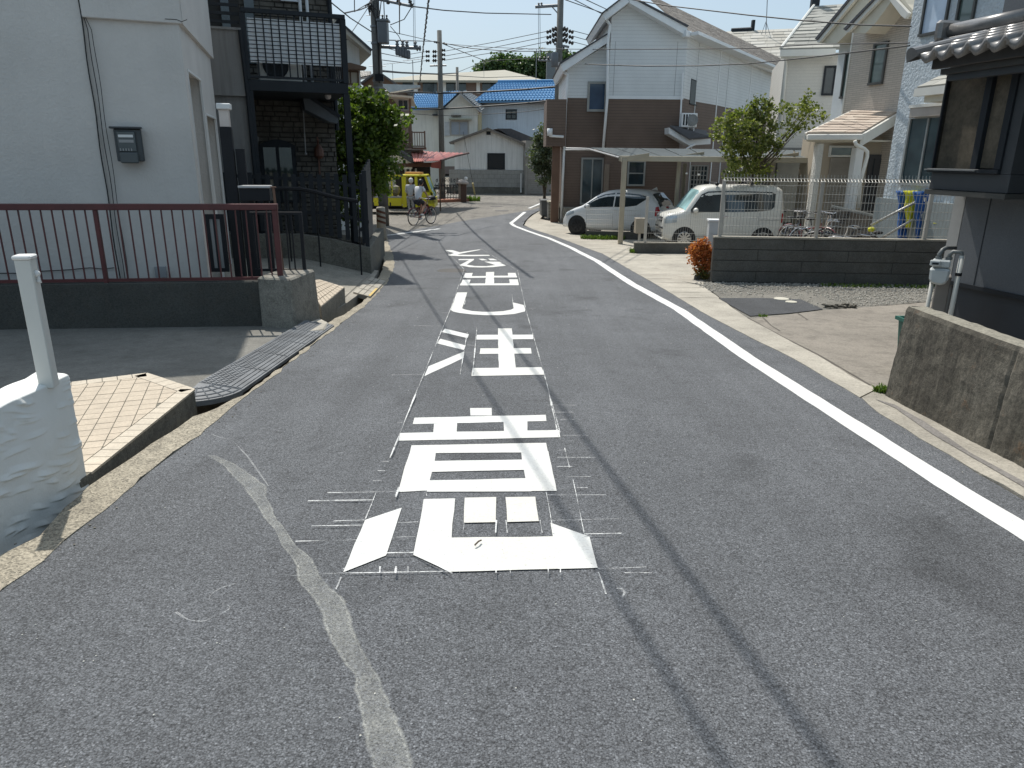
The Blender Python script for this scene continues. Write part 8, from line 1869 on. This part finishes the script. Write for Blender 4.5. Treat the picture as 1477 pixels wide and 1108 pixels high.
drape('yellow_cover', 'short yellow flap hanging right of the blue cover', 1333,1345,300,332,16.2,mYc,5)
drape('blue_cover', 'blue cover draped over the stair rail beside the yellow one', 1318,1356,276,344,15.95,mBc,3,.06)
drape('blue_cover', 'narrow dark blue cover hanging left of the yellow one', 1294,1304,275,342,16.35,mBc,7)
drape('yellow_cover', 'yellow cover heaped low at the right end of the mesh fence', 1344,1366,320,334,15.6,mYc,9,.15)
mb = MB(); p = at(1257,331,16.2); mb.ball(p, .07, 1.3,1,.8); solo('yellow_ball', mb, mYc, 'small yellow round object among the bicycles', 'object', smooth=True)
mb = MB()
for _ in range(24):
    p = at(rg.uniform(1345,1362), rg.uniform(334,345), rg.uniform(15.6,16.0)); mb.box(Fr((p.x,p.y), rg.uniform(0,180)), -.08, .08, -.03, .03, p.z-.03, p.z+.03)
solo('white_clutter', mb, mWhite, 'heap of white plastic clutter below the yellow cover', 'clutter', kind='stuff')
# ================= utility poles
rg = random.Random(61)
mPole = concm('pole concrete', (.17,.165,.15), .2, .4, 2); mIns = M('insulator', (.05,.045,.04), .35); mSteel = M('weathered steel', (.2,.21,.22), .5, metal=.4); mTr = M('transformer grey', (.12,.13,.14), .5)
def pole(label, x, y, Y, r0, r1, ztop, arms=(), name='utility_pole'):
    p = at(x, y, Y); t_ = thing(name, label, 'utility pole', (p.x, Y, gz(Y))); mb = MB(); mb.tube([(p.x,Y,gz(Y)-.3),(p.x,Y,ztop)], [r0, r1], 14); part('shaft', mb, mPole, t_, smooth=True); return t_, p.x
def arm(t_, a, b_, r_=.045, nm='cross_arm', m_=None): mb = MB(); mb.tube([a, b_], r_, 6); part(nm, mb, m_ or mSteel, t_)
def insul(t_, a, d=(1,0,0), n=3, r_=.055, L_=.28, m_=None):
    a = V(a); d = V(d).normalized(); mb = MB(); pr = []
    for k in range(n): pr += [(r_*.5, L_*k/n), (r_, L_*(k+.35)/n), (r_, L_*(k+.55)/n), (r_*.5, L_*(k+.9)/n)]
    mb.lathe(a, pr, 8, tuple(d)); part('insulator', mb, m_ or mIns, t_)
Y1 = 29
pA, xA = pole('large grey concrete pole with transformer box above the garden tree', 544.5,100,Y1,.2,.15,10.5)
a = lambda x, y, Y=Y1: at(x, y, Y)
p0, p1 = a(543,31,Y1-.28), a(560,63,Y1-.28); mb = MB(); mb.box(WF, p0.x+.04, p1.x, -(Y1-.0), -(Y1-.45), p1.z, p0.z); part('transformer', mb, mTr, pA, bev=.03)
mb = MB(); mb.box(WF, p0.x+.02, p1.x+.06, -(Y1+.02), -(Y1-.47), p0.z, p0.z+.06); part('transformer_lid', mb, mSteel, pA)
for x in (546,552,558): insul(pA, a(x,31,Y1-.3)+V((0,0,.06)), (0,0,1), 2, .04, .16)
arm(pA, a(546,67.5), a(602,69.5), .06)
for x, y in ((573,66),(581,66),(599,68),(587,67)): insul(pA, a(x,y), (0,0,1), 2, .07, .2, mSteel)
insul(pA, a(600,69.5), (1,0,0), 2, .11, .2, mSteel)
mb = MB(); c = a(581,75); 
for k in range(5): mb.lathe(c+V((-.2+.1*k,0,-.12-.03*k)), [(.05,0),(.08,.05),(.08,.25),(.05,.3)], 8)
part('switch_gear', mb, mTr, pA)
arm(pA, a(541,-2), a(596,9.5), .05)
for x, y in ((560,0),(577,2),(594,4)): insul(pA, a(x+1,y+6), (-.5,0,1), 4, .075, .5)
arm(pA, a(520,-6), a(560,-4), .05)
for k in range(6):
    mb = MB(); x = 536+k*3.5; pts = [a(x, -8+k*2, Y1-.2), a(x+rg.uniform(-6,4), 12+k*3, Y1-.25), a(541+k*1.2, 26+k*6, Y1-.22), a(545+k*.4, 60+k*12, Y1-.2)]; mb.tube(pts, .018, 5); part('drop_cable', mb, mCable, pA, smooth=True)
for z_ in (40,64,118,128): mb = MB(); p = a(544.5, z_); mb.lathe((xA,Y1,p.z), [(.2,0),(.2,.06)], 14); part('band', mb, mSteel, pA)
mb = MB(); p = a(544,113); mb.box(WF, xA-.05, xA+.25, -(Y1-.16), -(Y1-.3), p.z-.12, p.z+.12); part('junction', mb, mBlack, pA)
for k in range(9): mb = MB(); z_ = 1.2+k*.85; mb.tube([(xA-.32,Y1,z_),(xA+.32,Y1,z_)], .012, 5); part('step_bolt', mb, mSteel, pA)
mb = MB()
for k in range(14): p = a(533+rg.uniform(-4,6), rg.uniform(2,18), Y1-.3); mb.tube([p, p+V((rg.uniform(-.2,.2),0,rg.uniform(-.25,.1)))], .02, 4)
part('cable_clutter', mb, mCable, pA, kind='stuff')
# pole 2
Y2 = 48; pB, xB = pole('bare dark pole rising behind the red awning', 634,60,Y2,.2,.14,at(634,44,Y2).z)
b2 = lambda x, y, Y=Y2: at(x, y, Y)
for y in (74.5,81,87.5):
    arm(pB, b2(623,y), b2(642,y-1.5), .03, 'bracket'); insul(pB, b2(614,y), (1,0,0), 2, .09, .26); insul(pB, b2(624,y), (1,0,0), 2, .11, .25); insul(pB, b2(637,y-2), (1,0,0), 2, .09, .24)
arm(pB, b2(620,95), b2(644,94.5), .05); insul(pB, b2(631,62), (-1,0,.3), 2, .06, .25); insul(pB, b2(639,62), (1,0,-.3), 2, .06, .3)
Y3 = 74; pole('short dark pole standing before the apartment block', 659.5,110,Y3,.16,.13,at(659.5,97,Y3).z)
# main pole
Y4 = 42; pD, xD = pole('tall main pole beside the brown and white house', 807,60,Y4,.22,.15,11.5)
d4 = lambda x, y, Y=Y4: at(x, y, Y)
arm(pD, d4(772,10), d4(810,7.5), .08); arm(pD, d4(796,9.5), d4(806,21), .03, 'brace'); insul(pD, d4(777,10), (0,0,1), 2, .06, .2); insul(pD, d4(781,9.5), (0,0,1), 2, .06, .2)
for y in (41,49,57):
    for s_, x0, x1 in ((-1,803.5,797),(1,812,817)):
        arm(pD, d4(807,y-.5), d4(x0,y), .025, 'bracket'); insul(pD, d4(x0,y), (s_,0,-.35), 2, .14, .3); insul(pD, d4(x0+s_*8,y+3.5), (s_,0,-.3), 2, .1, .3)
arm(pD, d4(799,63.5), d4(821,68), .06)
for x, y in ((803,66),(813,68),(818,70)): insul(pD, d4(x,y), (0,0,-1), 2, .06, .2)
mb = MB(); q0, q1 = d4(796.5,77,Y4-.3), d4(803.5,97,Y4-.3); mb.lathe(((q0.x+q1.x)/2,Y4-.35,q1.z), [(.16,0),(.19,.03),(.19,q0.z-q1.z),(.12,q0.z-q1.z+.05)], 14); part('transformer', mb, mTr, pD, smooth=True)
arm(pD, d4(776,87), d4(806,88), .05)
for x in (779,785,791): insul(pD, d4(x,87), (0,0,1), 2, .07, .18)
mb = MB(); p = d4(806,97,Y4-.2); mb.box(WF, p.x-.14, p.x+.14, -(Y4-.17), -(Y4-.19), p.z-.2, p.z+.25); part('number_plate', mb, mWhite, pD)
mb = MB(); p = d4(806,113,Y4-.2); mb.lathe((xD,Y4,p.z-.2), [(.21,0),(.21,.3)], 14); part('red_band', mb, M('faded red band', (.25,.05,.05)), pD)
# thin masts and aerials
def aerial(x0, y0, y1, Y, label, yagi=True, r_=.02):
    p, q = at(x0, y0, Y), at(x0, y1, Y); t_ = thing('aerial', label, 'aerial', q); mb = MB(); mb.tube([(q.x,Y,q.z),(q.x,Y,p.z)], r_, 5); part('mast', mb, mGreyP, t_)
    if yagi:
        mb = MB(); mb.tube([(q.x-.7,Y,p.z-.05),(q.x+.8,Y,p.z+.1)], .015, 4)
        for k in range(6): mb.tube([(q.x-.6+k*.25,Y-.3,p.z-.04+k*.025),(q.x-.6+k*.25,Y+.3,p.z-.04+k*.025)], .01, 4)
        part('yagi', mb, mGreyP, t_)
aerial(551.5,88,106,60,'short aerial mast left of three over the dark tiled house',False,.03); aerial(567,92,122,60,'yagi aerial over the dark tiled house roof'); aerial(597,87,150,55,'tall aerial mast left of the twisted cable',True,.03); aerial(698,90,112,95,'aerial on the apartment block roof'); aerial(773,71,118,64,'aerial mast over the larger blue roof',True,.03)
for x, y0, y1 in ((596,-10,68),(776.5,11,88)):
    for dx in (0,2.2):
        p, q = at(x+dx, y0, 140), at(x+dx+.8, y1, 140); mb = MB(); mb.tube([p, q], .05, 4); solo('distant_mast_line', mb, M_ms if 'M_ms' in globals() else globals().setdefault('M_ms', M('pale mast', (.42,.47,.5))), ('left' if dx == 0 else 'right')+' of two faint mast lines '+('left of the twisted cable' if x < 700 else 'below the main pole arm'), 'mast')
# guy wire with yellow sleeve
gw0, gw1 = at(668,190,50), G(685,281); mb = MB(); mb.tube([gw0, gw1], .012, 4); gy = thing('guy_wire', 'guy wire with faded yellow sleeve before the white shed', 'guy wire', gw1); part('wire', mb, mCable, gy); mb = MB(); mb.tube([gw1, gw1.lerp(gw0,.2)], .06, 8); part('sleeve', mb, M('faded yellow', (.5,.42,.2)), gy)
# ================= wires
def wire(pts, r_, label, sag=0, twist=0, m_=None):
    """pts: world points; smooth polyline"""
    P_ = []; n = 14
    for a_, b_ in zip(pts, pts[1:]):
        a_, b_ = V(a_), V(b_)
        for k in range(n): t_ = k/n; P_.append(a_.lerp(b_, t_)-V((0,0,4*sag*t_*(1-t_))))
    P_.append(V(pts[-1])); mb = MB(); mb.tube(P_, r_, 6)
    if twist:
        L_ = sum((b_-a_).length for a_, b_ in zip(P_, P_[1:])); q = []; m2_ = int(L_/.08); d = 0
        for k in range(m2_):
            f_ = k/(m2_-1)*(len(P_)-1); i = min(int(f_), len(P_)-2); p = P_[i].lerp(P_[i+1], f_-i); aa = k*.5; q.append(p+V((math.cos(aa)*r_*1.5, 0, math.sin(aa)*r_*1.5)))
        mb.tube(q, r_*.45, 4)
    return solo('overhead_wire', mb, m_ or mCable, label, 'wire')
kx, ky = math.sin(SUN_AZ)/math.tan(SUN_EL), math.cos(SUN_AZ)/math.tan(SUN_EL)
def over(sh, hs, extra):
    out = []
    for (x, y), h in zip(sh, hs): g_ = G(x, y); out.append(V((g_.x+kx*h, g_.y+ky*h, g_.z+h)))
    return out
s1 = over([(573,362),(714,583),(1044,1101)], [6.3,6.1,6.2], 0); d = (s1[2]-s1[1]).normalized()
wire([V((xA+.35,Y1,7.0)), s1[0], s1[1], s1[2], s1[2]+d*9], .014, 'thick cable leaving the left pole and passing overhead toward the camera')
s2 = over([(633,348),(782,551),(1202,1105)], [6.3,6.2,6.4], 0); d = (s2[2]-s2[1]).normalized()
wire([V((xA+.9,Y1,7.1)), s2[0], s2[1], s2[2], s2[2]+d*9], .016, 'second thick cable leaving the left pole arm and passing overhead toward the camera')
wire([at(604,134,54), at(611,62,40), at(618,0,30), at(626,-70,24), at(640,-200,18)], .03, 'twisted thick cable running up the sky from the blue roof', twist=1)
def pw_(pts, Ys, r_, label, **k): wire([at(x, y, Y) for (x, y), Y in zip(pts, Ys)], r_, label, **k)
pw_([(596,9.5),(640,15),(700,19),(795,21)], [Y1,33,37,Y4], .022, 'high wire from the left pole arm to the main pole')
for k, (y0, y1) in enumerate(((45.5,75),(53,82),(60.5,88))): pw_([(788,y0),(715,y0+15),(641,y1-1)], [Y4,45,Y2], .016, 'thin wire between the main pole and the bare pole, '+['upper','middle','lower'][k]+' of three')
for k, (y0, y1) in enumerate(((74.5,66),(81,76),(87.5,86))): pw_([(614,y0),(590,y0+4),(546,y1)], [Y2,42,Y1+1], .015, 'thin wire from the bare pole to the left pole, '+['upper','middle','lower'][k]+' of three')
for k, (y0, x1, y1) in enumerate(((44,870,56),(52,858,61),(60,848,66))): pw_([(825,y0),(x1,y1)], [Y4,44], .016, 'thin wire from the main pole to the right, '+['upper','middle','lower'][k]+' of three')
for k, (x0, x1, y1) in enumerate(((816,871,19.5),(829,869,20.5),(846,878,15))): pw_([(x0-40,-20),(x0,0),(x1,y1)], [20,24,30.6], .014, 'thin wire reaching the brown house gutter, '+['leftmost','middle','rightmost'][k]+' of three')
pw_([(639,63),(700,68),(760,70.5),(900,71.5),(1080,70),(1180,64),(1312,62)], [Y2,44,38,28.5,25,21.5,16.8], .013, 'thin wire crossing the white wall of the brown house, upper of two')
pw_([(812,88),(850,93),(930,95.5),(1010,95),(1080,92),(1160,84),(1312,66)], [Y4,30,28,26.5,25,21.5,16.8], .016, 'thicker wire crossing the white wall of the brown house, lower of two')
pw_([(880,-6),(960,8),(1080,22),(1160,30),(1240,36),(1314,38)], [28,25,22,20,18.5,16.6], .016, 'wire slanting across the sky to the blue-grey house')
pw_([(500,128),(560,132),(633,134.5),(693,133),(760,129),(816,124)], [38,42,47.6,46,44,42], .05, 'heavy cable in front of the blue roofs, upper of two')
pw_([(590,156),(633,157.5),(693,154),(760,149),(816,143)], [44,47.6,46,44,42], .045, 'heavy cable in front of the cream house walls, lower of two')
pw_([(594,164),(633,167),(693,165.5),(760,161),(812,154)], [44,47.6,46,44,42], .014, 'thin wire sagging below the heavy cables')
pw_([(545,102),(580,105),(632,107),(660,105.5)], [Y1,38,Y2,Y3], .04, 'dark cable from the left pole to the short pole')
pw_([(636,108),(700,112),(770,110)], [Y2,60,70], .02, 'thin cable skimming the apartment roof')
pw_([(661,104),(695,90),(720,76),(760,70)], [Y3,70,60,50], .02, 'thin wire rising right from the short pole')
pw_([(638,63),(665,74),(700,88),(740,86),(772,84)], [Y2,48,47,46,Y4+1], .02, 'slack wire drooping between bare pole and main pole')
pw_([(638,62),(680,70),(735,74),(795,74)], [Y2,47,45,Y4], .022, 'slightly sagging wire right of the bare pole')
pw_([(478,4),(505,26),(536,46)], [24,26,Y1], .02, 'wire from the stone house roof to the left pole')
pw_([(497,19),(520,14),(534,8)], [22,26,Y1], .02, 'short wire rising from the balcony corner to the left pole')
pw_([(533,8),(512,40),(490,72)], [Y1,27.5,26.5], .012, 'thin drop wire from the left pole down to the beige house')
pw_([(597,5),(583,28),(563,36)], [Y1,Y1,Y1-.3], .016, 'curved jumper wire from the pole arm to the transformer')
pw_([(563,38),(575,52),(581,64)], [Y1-.3,Y1,Y1], .014, 'short jumper wire from the transformer to the switch')
pw_([(560,58),(630,60),(634,62)], [Y1,44,Y2], .018, 'wire from the left pole to the top of the bare pole')
pw_([(547,42),(600,54),(633,62)], [Y1,40,Y2], .014, 'faint wire sloping down from the left pole to the bare pole')
